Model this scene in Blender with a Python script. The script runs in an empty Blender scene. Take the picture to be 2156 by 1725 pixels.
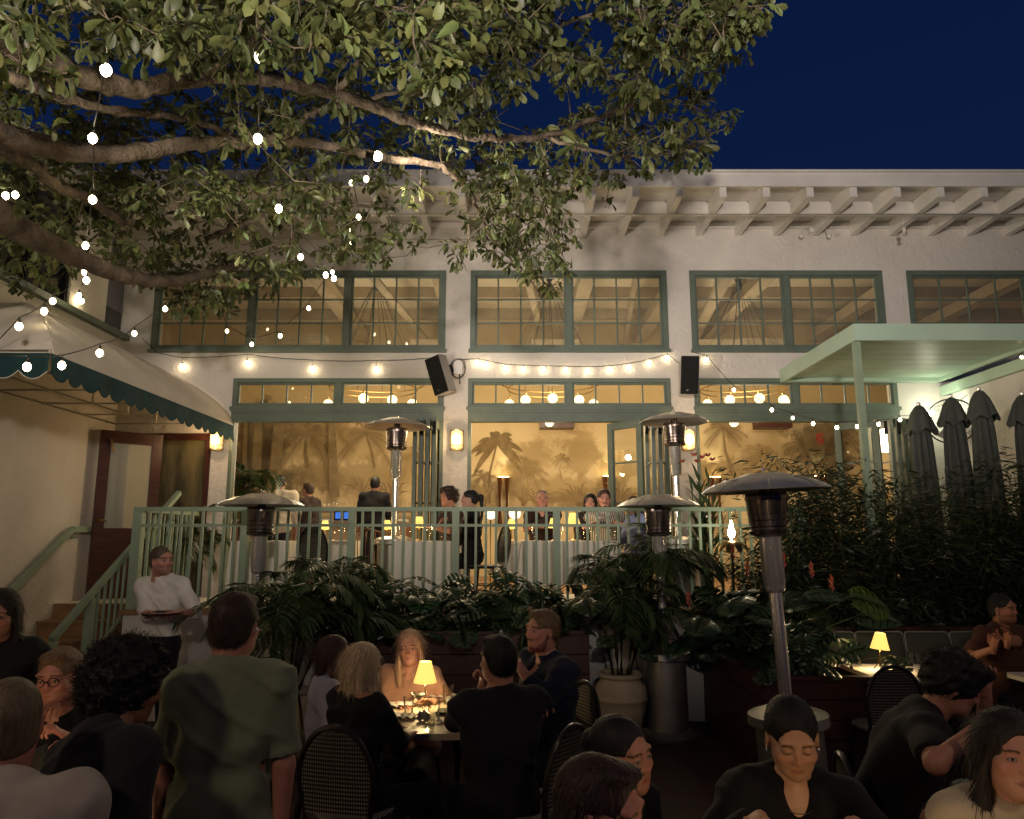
import bpy, math, random
import numpy as np
from mathutils import Vector, Matrix, Euler
R = math.radians
random.seed(7); rng = np.random.default_rng(11)
sc = bpy.context.scene
# ---------------------------------------------------------------- camera, sky, exposure
EYE = 1.85; PITCH = 9.8; FPX = 1550.0                      # lens measured in the 2156-px wide photograph
cam = bpy.data.cameras.new("camera"); camo = bpy.data.objects.new("camera", cam); sc.collection.objects.link(camo)
cam.sensor_width = 36; cam.lens = 36 * FPX / 2156; cam.clip_end = 400; cam.clip_start = 0.05
camo.location = (0, 0, EYE); camo.rotation_euler = (R(90 + PITCH), 0, 0); sc.camera = camo
wd = bpy.data.worlds.new("World"); sc.world = wd; wd.use_nodes = True
nt = wd.node_tree; bg = nt.nodes["Background"]
geo = nt.nodes.new("ShaderNodeTexCoord"); sep = nt.nodes.new("ShaderNodeSeparateXYZ"); rmp = nt.nodes.new("ShaderNodeValToRGB")
nt.links.new(geo.outputs["Generated"], sep.inputs[0]); nt.links.new(sep.outputs["Z"], rmp.inputs[0])
rmp.color_ramp.elements[0].position = 0.2; rmp.color_ramp.elements[0].color = (0.0040, 0.0135, 0.054, 1)
rmp.color_ramp.elements[1].position = 0.8; rmp.color_ramp.elements[1].color = (0.0020, 0.0068, 0.036, 1)
nt.links.new(rmp.outputs[0], bg.inputs[0]); bg.inputs[1].default_value = 1.0
sc.view_settings.view_transform = 'Standard'; sc.view_settings.look = 'None'
sc.view_settings.exposure = 0.0; sc.view_settings.gamma = 1
sc.render.engine = 'CYCLES'
cy = sc.cycles
cy.use_denoising = True; cy.max_bounces = 6; cy.diffuse_bounces = 3; cy.glossy_bounces = 3; cy.transmission_bounces = 5
cy.transparent_max_bounces = 16; cy.sample_clamp_indirect = 3.0; cy.sample_clamp_direct = 0; cy.caustics_reflective = False; cy.caustics_refractive = False
cy.use_light_tree = True; cy.blur_glossy = 0.5
try:
    cy.denoiser = 'OPENIMAGEDENOISE'; cy.denoising_input_passes = 'RGB_ALBEDO_NORMAL'
except Exception: pass
C = sc.collection
# ---------------------------------------------------------------- measuring: photo pixel + distance -> point in the place
def ray(px, py):
    a = (px - 1078) / FPX; b = (862.5 - py) / FPX; t = R(PITCH)
    return Vector((a, math.cos(t) - b * math.sin(t), math.sin(t) + b * math.cos(t)))
def at(px, py, Y):
    d = ray(px, py); return Vector((0, 0, EYE)) + d * (Y / d.y)
def atz(px, py, z):
    d = ray(px, py); return Vector((0, 0, EYE)) + d * ((z - EYE) / d.z)
def atx(px, py, X):
    d = ray(px, py); return Vector((0, 0, EYE)) + d * (X / d.x)
# ---------------------------------------------------------------- materials
def _lnk(t, a, b): t.links.new(a, b)
def mat(name, col, rough=0.6, metal=0.0, var=0.0, vscale=6.0, bump=0.0, bscale=40.0, emit=None, estr=0.0, spec=0.5, col2=None,
        island=0.0, vcol=False, detail=4.0, stretch=None, sheen=0.0, bdist=0.01, trans=0.0):
    m = bpy.data.materials.new(name); m.use_nodes = True; t = m.node_tree; p = t.nodes["Principled BSDF"]
    p.inputs["Base Color"].default_value = (*col, 1); p.inputs["Roughness"].default_value = rough; p.inputs["Metallic"].default_value = metal
    p.inputs["Specular IOR Level"].default_value = spec
    if sheen: p.inputs["Sheen Weight"].default_value = sheen
    tc = t.nodes.new("ShaderNodeTexCoord"); src = tc.outputs["Object"]
    if stretch:
        mp = t.nodes.new("ShaderNodeMapping"); mp.inputs["Scale"].default_value = stretch; _lnk(t, src, mp.inputs[0]); src = mp.outputs[0]
    cur = None
    if vcol:
        a = t.nodes.new("ShaderNodeAttribute"); a.attribute_name = "Col"; cur = a.outputs["Color"]
    if var > 0:
        n = t.nodes.new("ShaderNodeTexNoise"); n.inputs["Scale"].default_value = vscale; n.inputs["Detail"].default_value = detail; n.inputs["Roughness"].default_value = 0.6
        _lnk(t, src, n.inputs["Vector"])
        r = t.nodes.new("ShaderNodeValToRGB"); r.color_ramp.elements[0].position = 0.3; r.color_ramp.elements[1].position = 0.7
        c2 = col2 or tuple(min(1, c * (1 + var)) for c in col); c1 = tuple(c * (1 - var) for c in col) if col2 is None else col
        if vcol: c1 = (1 - var,) * 3; c2 = (1, 1, 1)
        r.color_ramp.elements[0].color = (*c1, 1); r.color_ramp.elements[1].color = (*c2, 1); _lnk(t, n.outputs["Fac"], r.inputs[0])
        if vcol:
            mx = t.nodes.new("ShaderNodeMixRGB"); mx.blend_type = 'MULTIPLY'; mx.inputs[0].default_value = 1; _lnk(t, cur, mx.inputs[1]); _lnk(t, r.outputs[0], mx.inputs[2]); cur = mx.outputs[0]
        else: cur = r.outputs[0]
    if island > 0:
        g = t.nodes.new("ShaderNodeNewGeometry"); hs = t.nodes.new("ShaderNodeHueSaturation")
        mr = t.nodes.new("ShaderNodeMapRange"); mr.inputs["To Min"].default_value = 1 - island; mr.inputs["To Max"].default_value = 1 + island
        _lnk(t, g.outputs["Random Per Island"], mr.inputs[0]); _lnk(t, mr.outputs[0], hs.inputs["Value"])
        mr2 = t.nodes.new("ShaderNodeMapRange"); mr2.inputs["To Min"].default_value = 0.46; mr2.inputs["To Max"].default_value = 0.53
        ml = t.nodes.new("ShaderNodeMath"); ml.operation = 'MULTIPLY'; ml.inputs[1].default_value = 7.31; fr = t.nodes.new("ShaderNodeMath"); fr.operation = 'FRACT'
        _lnk(t, g.outputs["Random Per Island"], ml.inputs[0]); _lnk(t, ml.outputs[0], fr.inputs[0]); _lnk(t, fr.outputs[0], mr2.inputs[0]); _lnk(t, mr2.outputs[0], hs.inputs["Hue"])
        if cur is None: hs.inputs["Color"].default_value = (*col, 1)
        else: _lnk(t, cur, hs.inputs["Color"])
        cur = hs.outputs[0]
    if cur is not None: _lnk(t, cur, p.inputs["Base Color"])
    if bump > 0:
        n2 = t.nodes.new("ShaderNodeTexNoise"); n2.inputs["Scale"].default_value = bscale; n2.inputs["Detail"].default_value = 5; _lnk(t, src, n2.inputs["Vector"])
        b = t.nodes.new("ShaderNodeBump"); b.inputs["Strength"].default_value = bump; b.inputs["Distance"].default_value = bdist
        _lnk(t, n2.outputs["Fac"], b.inputs["Height"]); _lnk(t, b.outputs[0], p.inputs["Normal"])
    if emit: p.inputs["Emission Color"].default_value = (*emit, 1); p.inputs["Emission Strength"].default_value = estr
    if trans:
        tr = t.nodes.new("ShaderNodeBsdfTranslucent"); ms = t.nodes.new("ShaderNodeMixShader"); ms.inputs[0].default_value = trans
        if cur is not None: _lnk(t, cur, tr.inputs[0])
        else: tr.inputs[0].default_value = (*col, 1)
        _lnk(t, p.outputs[0], ms.inputs[1]); _lnk(t, tr.outputs[0], ms.inputs[2]); _lnk(t, ms.outputs[0], t.nodes["Material Output"].inputs[0])
    return m
def glassmat(name, tint=(1, 1, 1), refl=0.06, rough=0.0, haze=0.0):
    m = bpy.data.materials.new(name); m.use_nodes = True; t = m.node_tree; t.nodes.remove(t.nodes["Principled BSDF"])
    tr = t.nodes.new("ShaderNodeBsdfTransparent"); tr.inputs[0].default_value = (*tint, 1)
    g = t.nodes.new("ShaderNodeBsdfGlossy"); g.inputs["Roughness"].default_value = rough
    fr = t.nodes.new("ShaderNodeFresnel"); fr.inputs[0].default_value = 1.45
    ad = t.nodes.new("ShaderNodeMath"); ad.operation = 'MULTIPLY_ADD'; ad.inputs[1].default_value = 0.4 if refl == 0.10 else 1.0; ad.inputs[2].default_value = refl * .4 if refl == 0.10 else refl; _lnk(t, fr.outputs[0], ad.inputs[0])
    mx = t.nodes.new("ShaderNodeMixShader"); _lnk(t, ad.outputs[0], mx.inputs[0]); _lnk(t, tr.outputs[0], mx.inputs[1]); _lnk(t, g.outputs[0], mx.inputs[2])
    o = mx.outputs[0]
    if haze:
        df = t.nodes.new("ShaderNodeBsdfDiffuse"); df.inputs[0].default_value = (0.5, 0.52, 0.45, 1); m2 = t.nodes.new("ShaderNodeMixShader"); m2.inputs[0].default_value = haze
        _lnk(t, o, m2.inputs[1]); _lnk(t, df.outputs[0], m2.inputs[2]); o = m2.outputs[0]
    _lnk(t, o, t.nodes["Material Output"].inputs[0]); return m
def emat(name, col, s):
    m = bpy.data.materials.new(name); m.use_nodes = True; t = m.node_tree; t.nodes.remove(t.nodes["Principled BSDF"])
    e = t.nodes.new("ShaderNodeEmission"); e.inputs[0].default_value = (*col, 1); e.inputs[1].default_value = s; _lnk(t, e.outputs[0], t.nodes["Material Output"].inputs[0]); return m
def stucco(name, col, tv=0.07, bs=0.35):
    m = mat(name, col, rough=0.85, var=tv, vscale=1.6, spec=0.25, detail=6); t = m.node_tree; p = t.nodes["Principled BSDF"]
    tc = t.nodes.new("ShaderNodeTexCoord"); n = t.nodes.new("ShaderNodeTexNoise"); n.inputs["Scale"].default_value = 9; n.inputs["Detail"].default_value = 8; n.inputs["Distortion"].default_value = 1.2; _lnk(t, tc.outputs["Object"], n.inputs["Vector"])
    v = t.nodes.new("ShaderNodeTexNoise"); v.inputs["Scale"].default_value = 120; v.inputs["Detail"].default_value = 3; _lnk(t, tc.outputs["Object"], v.inputs["Vector"])
    b1 = t.nodes.new("ShaderNodeBump"); b1.inputs["Strength"].default_value = bs; b1.inputs["Distance"].default_value = 0.05; _lnk(t, n.outputs["Fac"], b1.inputs["Height"])
    b2 = t.nodes.new("ShaderNodeBump"); b2.inputs["Strength"].default_value = bs * 0.8; b2.inputs["Distance"].default_value = 0.004; _lnk(t, v.outputs["Fac"], b2.inputs["Height"]); _lnk(t, b1.outputs[0], b2.inputs["Normal"])
    _lnk(t, b2.outputs[0], p.inputs["Normal"]); return m
M = {}
M['stucco'] = stucco('white_stucco', (0.66, 0.62, 0.57)); M['stucco_warm'] = stucco('cream_stucco', (0.63, 0.58, 0.50)); M['stucco_smooth'] = stucco('smooth_stucco', (0.66, 0.62, 0.57), 0.05, 0.15)
M['eave'] = mat('eave_paint', (0.70, 0.67, 0.62), 0.6, var=0.06, vscale=3, bump=0.15, bscale=60)
M['green'] = mat('sage_green_paint', (0.115, 0.150, 0.118), 0.5, var=0.12, vscale=5, bump=0.08, bscale=80)
M['green_light'] = mat('pale_green_paint', (0.26, 0.34, 0.24), 0.5, var=0.10, vscale=4, bump=0.08, bscale=70)
M['canopy'] = mat('canopy_paint', (0.42, 0.56, 0.44), 0.4, var=0.06, vscale=3)
M['ochre'] = mat('ochre_wall', (0.55, 0.415, 0.215), 0.8, var=0.16, vscale=0.9, detail=6, col2=(0.64, 0.495, 0.265))
M['ceil'] = mat('cream_ceiling', (0.76, 0.66, 0.48), 0.8, var=0.06, vscale=2)
M['beam'] = mat('ceiling_beam', (0.46, 0.37, 0.24), 0.7, var=0.12)
M['mural'] = mat('mural_paint', (0.21, 0.14, 0.06), 0.85, var=0.25, vscale=7)
M['mural_soft'] = mat('mural_paint_pale', (0.32, 0.22, 0.09), 0.85, var=0.2, vscale=5)
M['mural_dark'] = mat('mural_paint_dark', (0.19, 0.135, 0.06), 0.85, var=0.3, vscale=6)
M['glass'] = glassmat('window_glass', (0.93, 0.93, 0.90), 0.02); M['glass_up'] = glassmat('upper_window_glass', (0.50, 0.52, 0.52), 0.03, 0.0, 0.13); M['glass_door'] = glassmat('door_glass', (0.6, 0.62, 0.55), 0.05, 0.05, 0.45)  # upper panes: dim tint and haze stand in for reflections veiling the glass
M['clear'] = glassmat('drink_glass', (0.96, 0.97, 0.96), 0.10); M['dark_glass'] = mat('dark_pane', (0.012, 0.013, 0.018), 0.08, spec=0.8)
M['steel'] = mat('stainless_steel', (0.84, 0.81, 0.77), 0.24, 0.8, var=0.10, vscale=12, bump=0.05, bscale=30); M['steel_dull'] = mat('brushed_steel', (0.45, 0.43, 0.40), 0.38, 0.85, var=0.2, vscale=8, bump=0.1, bscale=25)
M['burner'] = mat('burner_mesh', (0.16, 0.13, 0.115), 0.24, 0.9, var=0.9, vscale=26, stretch=(1, 1, .15), bump=.4, bscale=60, bdist=.004)
M['darkwood'] = mat('dark_red_wood', (0.055, 0.017, 0.012), 0.35, var=0.35, vscale=3, stretch=(1, 1, 8), bump=0.1, bscale=20)
M['planter'] = mat('planter_wood', (0.045, 0.014, 0.010), 0.5, var=0.35, vscale=4, stretch=(1, 1, 6), bump=0.1, bscale=18)
M['brass'] = mat('aged_brass', (0.45, 0.30, 0.12), 0.3, 1.0, var=0.2); M['dome'] = mat('dull_dome_steel', (0.52, 0.49, 0.45), 0.36, 0.8, var=0.15, vscale=9, bump=0.1, bscale=20); M['black'] = mat('black_plastic', (0.010, 0.010, 0.010), 0.6, var=0.2, spec=0.15)
M['rubber'] = mat('black_cable', (0.015, 0.014, 0.013), 0.6); M['grey'] = mat('grey_casing', (0.30, 0.28, 0.26), 0.5, var=0.1)
M['canvas'] = mat('beige_canvas', (0.60, 0.55, 0.48), 0.9, var=0.10, vscale=2.5, bump=0.2, bscale=250, bdist=0.003, trans=0.08)
M['teal'] = mat('teal_canvas', (0.008, 0.042, 0.047), 0.9, var=0.2, vscale=6, trans=0.05); M['trim'] = mat('white_trim', (0.5, 0.46, 0.38), 0.7)
M['bark'] = mat('bark', (0.125, 0.095, 0.066), 0.9, var=0.5, vscale=7, bump=0.9, bscale=26, bdist=0.03)
M['leaf'] = mat('tree_leaf', (0.085, 0.104, 0.034), 0.5, var=0.45, vscale=1.4, island=0.55, trans=0.22)
M['palm'] = mat('palm_leaf', (0.045, 0.080, 0.025), 0.4, var=0.25, vscale=3, island=0.4, trans=0.15)
M['monstera'] = mat('monstera_leaf', (0.022, 0.050, 0.018), 0.32, var=0.3, vscale=4, island=0.35, trans=0.1)
M['bamboo'] = mat('bamboo_leaf', (0.022, 0.036, 0.012), 0.5, var=0.3, vscale=2, island=0.45, trans=0.12)
M['cane'] = mat('cane', (0.05, 0.06, 0.02), 0.5, var=0.3); M['stem'] = mat('palm_stem', (0.035, 0.026, 0.015), 0.8, var=0.4, bump=0.3, bscale=30)
M['flower'] = mat('coral_flower', (0.38, 0.06, 0.035), 0.6, var=0.3, island=0.3); M['soil'] = mat('potting_soil', (0.02, 0.014, 0.01), 0.95, var=0.4, vscale=30, bump=0.6)
M['pot'] = mat('glazed_pot', (0.46, 0.38, 0.27), 0.6, var=0.16, vscale=7, bump=0.15, bscale=25); M['tile'] = mat('sandstone_step', (0.28, 0.16, 0.07), 0.7, var=0.4, vscale=3.2, bump=0.25, bscale=20)
M['cloth'] = mat('white_linen', (0.80, 0.76, 0.68), 0.9, var=0.05, bump=0.15, bscale=120, bdist=0.003); M['paper'] = mat('paper', (0.7, 0.66, 0.58), 0.85, var=0.05)
M['shade'] = mat('lamp_shade', (0.9, 0.7, 0.25), 0.8, emit=(1.0, 0.70, 0.16), estr=1.15); M['bulb_core'] = emat('lamp_glow', (1.0, 0.72, 0.32), 22)
M['tabletop'] = mat('table_top', (0.58, 0.47, 0.34), 0.45, var=0.15, vscale=6); M['blackwood'] = mat('black_lacquer', (0.014, 0.011, 0.010), 0.3, var=0.2)
M['cushion'] = mat('grey_green_cushion', (0.040, 0.045, 0.038), 0.9, var=0.15, bump=0.2, bscale=90); M['piping'] = mat('pale_piping', (0.3, 0.3, 0.28), 0.8)
M['umbrella'] = mat('grey_umbrella_canvas', (0.062, 0.070, 0.060), 0.9, var=0.15, vscale=5); M['wood'] = mat('brown_wood', (0.20, 0.075, 0.030), 0.4, var=0.3, stretch=(1, 1, 6))
M['screen'] = emat('screen_blue', (0.08, 0.25, 0.9), 0.8); M['red'] = mat('red_plastic', (0.5, 0.02, 0.02), 0.5); M['napkin'] = mat('napkin', (0.62, 0.60, 0.58), 0.9, bump=0.2, bscale=60)
M['bar'] = mat('bar_front', (0.35, 0.24, 0.14), 0.6, var=0.2)
def weave():
    m = mat('woven_rattan', (0.02, 0.02, 0.018), 0.5); t = m.node_tree; p = t.nodes["Principled BSDF"]; tc = t.nodes.new("ShaderNodeTexCoord")
    mp = t.nodes.new("ShaderNodeMapping"); mp.inputs["Scale"].default_value = (1.25, 0.02, 0.8); _lnk(t, tc.outputs["Object"], mp.inputs[0])
    v = t.nodes.new("ShaderNodeTexVoronoi"); v.inputs["Scale"].default_value = 62; v.inputs["Randomness"].default_value = 0.0; _lnk(t, mp.outputs[0], v.inputs["Vector"])
    r = t.nodes.new("ShaderNodeValToRGB"); r.color_ramp.elements[0].position = 0.30; r.color_ramp.elements[0].color = (0.42, 0.38, 0.30, 1); r.color_ramp.elements[1].position = 0.42; r.color_ramp.elements[1].color = (0.012, 0.011, 0.01, 1)
    _lnk(t, v.outputs["Distance"], r.inputs[0]); _lnk(t, r.outputs[0], p.inputs["Base Color"])
    b = t.nodes.new("ShaderNodeBump"); b.invert = True; b.inputs["Strength"].default_value = 0.6; b.inputs["Distance"].default_value = 0.004; _lnk(t, v.outputs["Distance"], b.inputs["Height"]); _lnk(t, b.outputs[0], p.inputs["Normal"]); return m
M['weave'] = weave()
def pavers():
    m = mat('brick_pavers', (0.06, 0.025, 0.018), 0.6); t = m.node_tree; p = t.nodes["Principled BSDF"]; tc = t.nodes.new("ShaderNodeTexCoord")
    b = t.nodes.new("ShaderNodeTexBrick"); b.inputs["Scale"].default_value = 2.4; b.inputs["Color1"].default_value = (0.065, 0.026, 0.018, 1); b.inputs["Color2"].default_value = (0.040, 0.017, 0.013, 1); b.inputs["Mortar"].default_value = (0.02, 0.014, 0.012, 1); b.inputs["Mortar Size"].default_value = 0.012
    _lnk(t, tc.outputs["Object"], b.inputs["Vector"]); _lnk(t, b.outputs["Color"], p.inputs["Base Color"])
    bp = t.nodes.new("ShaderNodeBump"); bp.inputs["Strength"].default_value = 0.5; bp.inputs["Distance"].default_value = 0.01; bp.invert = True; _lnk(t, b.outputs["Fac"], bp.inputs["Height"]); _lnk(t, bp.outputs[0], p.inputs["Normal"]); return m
M['pavers'] = pavers()
# ---------------------------------------------------------------- mesh building
def worldloc(o):
    v = Vector((0, 0, 0))
    while o is not None: v += o.location; o = o.parent
    return v
def mkobj(name, verts, faces, mats, parent=None, mi=None, smooth=True, angle=38, cols=None, world=True, loc=None):
    me = bpy.data.meshes.new(name)
    V = np.asarray(verts, dtype=np.float32).reshape(-1, 3)
    off = worldloc(parent) if (parent is not None and world) else Vector((0, 0, 0))
    if loc is not None: off = Vector(loc) if world else off
    V = V - np.array(off, dtype=np.float32)
    if isinstance(faces, np.ndarray):
        n = len(faces); k = faces.shape[1]
        me.vertices.add(len(V)); me.vertices.foreach_set("co", V.ravel()); me.loops.add(n * k); me.loops.foreach_set("vertex_index", faces.astype(np.int32).ravel())
        me.polygons.add(n); me.polygons.foreach_set("loop_start", np.arange(0, n * k, k, dtype=np.int32)); me.polygons.foreach_set("loop_total", np.full(n, k, dtype=np.int32))
        me.update(calc_edges=True)
    else:
        me.from_pydata(V.tolist(), [], [list(f) for f in faces])
    if not isinstance(mats, (list, tuple)): mats = [mats]
    for m in mats: me.materials.append(m)
    n = len(me.polygons)
    if mi is not None: me.polygons.foreach_set("material_index", np.asarray(mi, dtype=np.int32))
    me.polygons.foreach_set("use_smooth", np.full(n, bool(smooth)))
    if smooth and angle < 180:
        try: me.set_sharp_from_angle(angle=R(angle))
        except Exception: pass
    if cols is not None:
        a = me.color_attributes.new("Col", 'FLOAT_COLOR', 'POINT'); c = np.ones((len(V), 4), dtype=np.float32); c[:, :3] = cols; a.data.foreach_set("color", c.ravel())
    o = bpy.data.objects.new(name, me); C.objects.link(o)
    if parent is not None: o.parent = parent
    elif loc is not None: o.location = loc
    return o
def frame(d, up=(0, 0, 1)):
    d = Vector(d).normalized(); u = Vector(up)
    if abs(d.dot(u)) > 0.98: u = Vector((1, 0, 0))
    x = d.cross(u).normalized(); y = x.cross(d).normalized(); return x, y, d
class MB:
    def __init__(s): s.v = []; s.f = []; s.m = []
    def add(s, vs, fs, m=0):
        b = len(s.v); s.v += [tuple(p) for p in vs]; s.f += [tuple(i + b for i in f) for f in fs]; s.m += [m] * len(fs); return s
    def box(s, x0, x1, y0, y1, z0, z1, m=0):
        return s.add([(x0, y0, z0), (x1, y0, z0), (x1, y1, z0), (x0, y1, z0), (x0, y0, z1), (x1, y0, z1), (x1, y1, z1), (x0, y1, z1)],
                     [(0, 3, 2, 1), (4, 5, 6, 7), (0, 1, 5, 4), (1, 2, 6, 5), (2, 3, 7, 6), (3, 0, 4, 7)], m)
    def bar(s, a, b, w, h, m=0, up=(0, 0, 1)):
        a = Vector(a); b = Vector(b); x, y, d = frame(b - a, up); vs = []
        for p in (a, b):
            for i, j in ((-1, -1), (1, -1), (1, 1), (-1, 1)): vs.append(p + x * (i * w / 2) + y * (j * h / 2))
        return s.add(vs, [(3, 2, 1, 0), (4, 5, 6, 7), (0, 1, 5, 4), (1, 2, 6, 5), (2, 3, 7, 6), (3, 0, 4, 7)], m)
    def tube(s, pts, r, n=8, m=0, cap=True):
        pts = [Vector(p) for p in pts]; k = len(pts); rs = r if isinstance(r, (list, tuple)) else [r] * k; vs = []; px = None
        for i, p in enumerate(pts):
            d = (pts[min(i + 1, k - 1)] - pts[max(i - 1, 0)]); d = d.normalized() if d.length > 1e-9 else Vector((0, 0, 1))
            if px is None: x, y, _ = frame(d)
            else:
                x = px - d * px.dot(d); x = x.normalized() if x.length > 1e-6 else frame(d)[0]; y = d.cross(x)
            px = x
            for j in range(n):
                a = 2 * math.pi * j / n; vs.append(p + (x * math.cos(a) + y * math.sin(a)) * rs[i])
        fs = [(i * n + j, i * n + (j + 1) % n, (i + 1) * n + (j + 1) % n, (i + 1) * n + j) for i in range(k - 1) for j in range(n)]
        if cap: fs += [tuple(range(n))[::-1], tuple((k - 1) * n + j for j in range(n))]
        return s.add(vs, fs, m)
    def lathe(s, prof, c=(0, 0, 0), n=24, m=0, axis=None):
        vs = []; fs = []; k = len(prof); A = axis or Matrix.Identity(3); c = Vector(c)
        for r, z in prof:
            for j in range(n):
                a = 2 * math.pi * j / n; vs.append(c + A @ Vector((r * math.cos(a), r * math.sin(a), z)))
        fs = [(i * n + j, i * n + (j + 1) % n, (i + 1) * n + (j + 1) % n, (i + 1) * n + j) for i in range(k - 1) for j in range(n)]
        return s.add(vs, fs, m)
    def ball(s, c, r, n=12, m=0, sc=(1, 1, 1)):
        k = max(4, n // 2); pr = []
        b = len(s.v); c = Vector(c)
        for i in range(k + 1):
            t = math.pi * i / k; pr.append((math.sin(t) * r + 1e-5, -math.cos(t) * r))
        s.lathe(pr, (0, 0, 0), n, m)
        for i in range(b, len(s.v)):
            v = s.v[i]; s.v[i] = (v[0] * sc[0] + c.x, v[1] * sc[1] + c.y, v[2] * sc[2] + c.z)
        return s
    def xf(s, mtx, start=0):
        for i in range(start, len(s.v)): s.v[i] = tuple(mtx @ Vector(s.v[i]))
        return s
    def build(s, name, mats, parent=None, smooth=True, angle=38, world=True, loc=None):
        return mkobj(name, s.v, s.f, mats, parent, s.m if isinstance(mats, (list, tuple)) and len(mats) > 1 else None, smooth, angle, world=world, loc=loc)
def tag(o, label=None, cat=None, group=None, kind=None):
    if label: o['label'] = label
    if cat: o['category'] = cat
    if group: o['group'] = group
    if kind: o['kind'] = kind
    return o
def thing(name, label, cat, loc=(0, 0, 0), group=None, rz=0.0):
    o = bpy.data.objects.new(name, None); C.objects.link(o); o.location = loc; o.rotation_euler = (0, 0, rz); o.empty_display_size = 0.1
    return tag(o, label, cat, group)
def copy_tree(o, parent=None):
    c = o.copy(); C.objects.link(c); c.parent = parent
    for ch in list(o.children): copy_tree(ch, c)
    return c
def dup(o, loc, rz=0.0, label=None, group=None):
    c = copy_tree(o); c.location = loc; c.rotation_euler = (0, 0, rz)
    if label: c['label'] = label
    if group: c['group'] = group
    return c
def area_fix(): pass
def light(kind, name, loc, power, col, parent=None, size=0.05, target=None, angle=60, blend=0.5):
    l = bpy.data.lights.new(name, kind); l.energy = power; l.color = col
    if kind in ('POINT', 'SPOT'): l.shadow_soft_size = size
    if kind == 'SPOT': l.spot_size = R(angle); l.spot_blend = blend
    o = bpy.data.objects.new(name, l); C.objects.link(o)
    off = worldloc(parent) if parent is not None else Vector((0, 0, 0)); o.location = Vector(loc) - off
    if target is not None: o.rotation_euler = (Vector(target) - Vector(loc)).to_track_quat('-Z', 'Y').to_euler()
    if parent is not None: o.parent = parent
    return o
# ================================================================ ground and terrace
FY = 10.2; TZ = 1.05; RY = 7.9; LX = -5.55; SX = -4.04; RX = 6.1; BY = 15.3; CZ = 6.40
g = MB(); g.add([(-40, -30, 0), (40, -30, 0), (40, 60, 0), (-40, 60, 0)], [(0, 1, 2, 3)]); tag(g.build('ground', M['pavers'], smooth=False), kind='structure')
g = MB(); g.box(SX, 9.0, RY, FY + 5.0, 0.004, TZ); g.box(LX, SX, 9.2, FY + 5.0, 0.004, TZ - 0.002); tag(g.build('terrace', M['stucco_smooth'], smooth=False), kind='structure')
g = MB(); g.box(SX - 0.03, 9.0, RY - 0.03, RY + 0.32, TZ + 0.002, TZ + 0.045); g.box(SX - 0.03, SX + 0.25, RY + 0.322, 9.2, TZ + 0.002, TZ + 0.045)
tag(g.build('terrace_coping', M['tile'], smooth=False), kind='structure')
st = thing('stone_stairs', 'worn sandstone stairs with blotchy tiles climbing along the cream wall to the red door', 'stairs', (-4.8, 8.0, 0))
for i in range(6):
    z1 = TZ - 0.175 * i; y0 = 9.2 - 0.3 * i
    g = MB(); g.box(LX + 0.002, SX - 0.002, y0 - 0.3 if i < 5 else y0 - 0.3, 9.2 - 0.3 * i - 0.001, 0.004, z1 - 0.175 - 0.03)
    g.box(LX + 0.002, SX - 0.002, y0 - 0.325, y0 - 0.001, z1 - 0.175 - 0.03, z1 - 0.175)
    if i < 5: g.build('step', M['tile'], st, smooth=False)
g = MB(); g.box(LX + 0.002, SX - 0.002, 9.175, 9.199, 0.01, TZ + 0.001); g.build('step', M['tile'], st, smooth=False)
# ================================================================ main building
bld = thing('restaurant_building', 'long white stucco restaurant with green framed windows and a deep rafter eave', 'building', (0, FY, 0))
UP = [(-5.16, -0.955), (-0.60, 2.24), (2.57, 5.37), (5.72, 9.2)]; UZ = (4.45, 5.66)
LO = [(-3.94, -0.96), (-0.62, 2.24), (2.57, 5.44)]; LZ = (TZ, 4.06)
def wallgrid(mb, x0, x1, z0, z1, y0, y1, holes):
    xs = sorted({x0, x1, *[h[0] for h in holes], *[h[1] for h in holes]}); zs = sorted({z0, z1, *[h[2] for h in holes], *[h[3] for h in holes]})
    for i in range(len(xs) - 1):
        for j in range(len(zs) - 1):
            cx = (xs[i] + xs[i + 1]) / 2; cz = (zs[j] + zs[j + 1]) / 2
            if any(h[0] < cx < h[1] and h[2] < cz < h[3] for h in holes): continue
            mb.box(xs[i], xs[i + 1], y0, y1, zs[j], zs[j + 1])
holes = [(a, b, *UZ) for a, b in UP] + [(a, b, TZ, 4.06) for a, b in LO] + [(-5.47, -4.19, TZ, 3.27)]
w = MB(); wallgrid(w, -6.0, 9.4, TZ, CZ - 0.005, FY, FY + 0.28, holes); w.build('wall', M['stucco'], bld, smooth=False)
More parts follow.
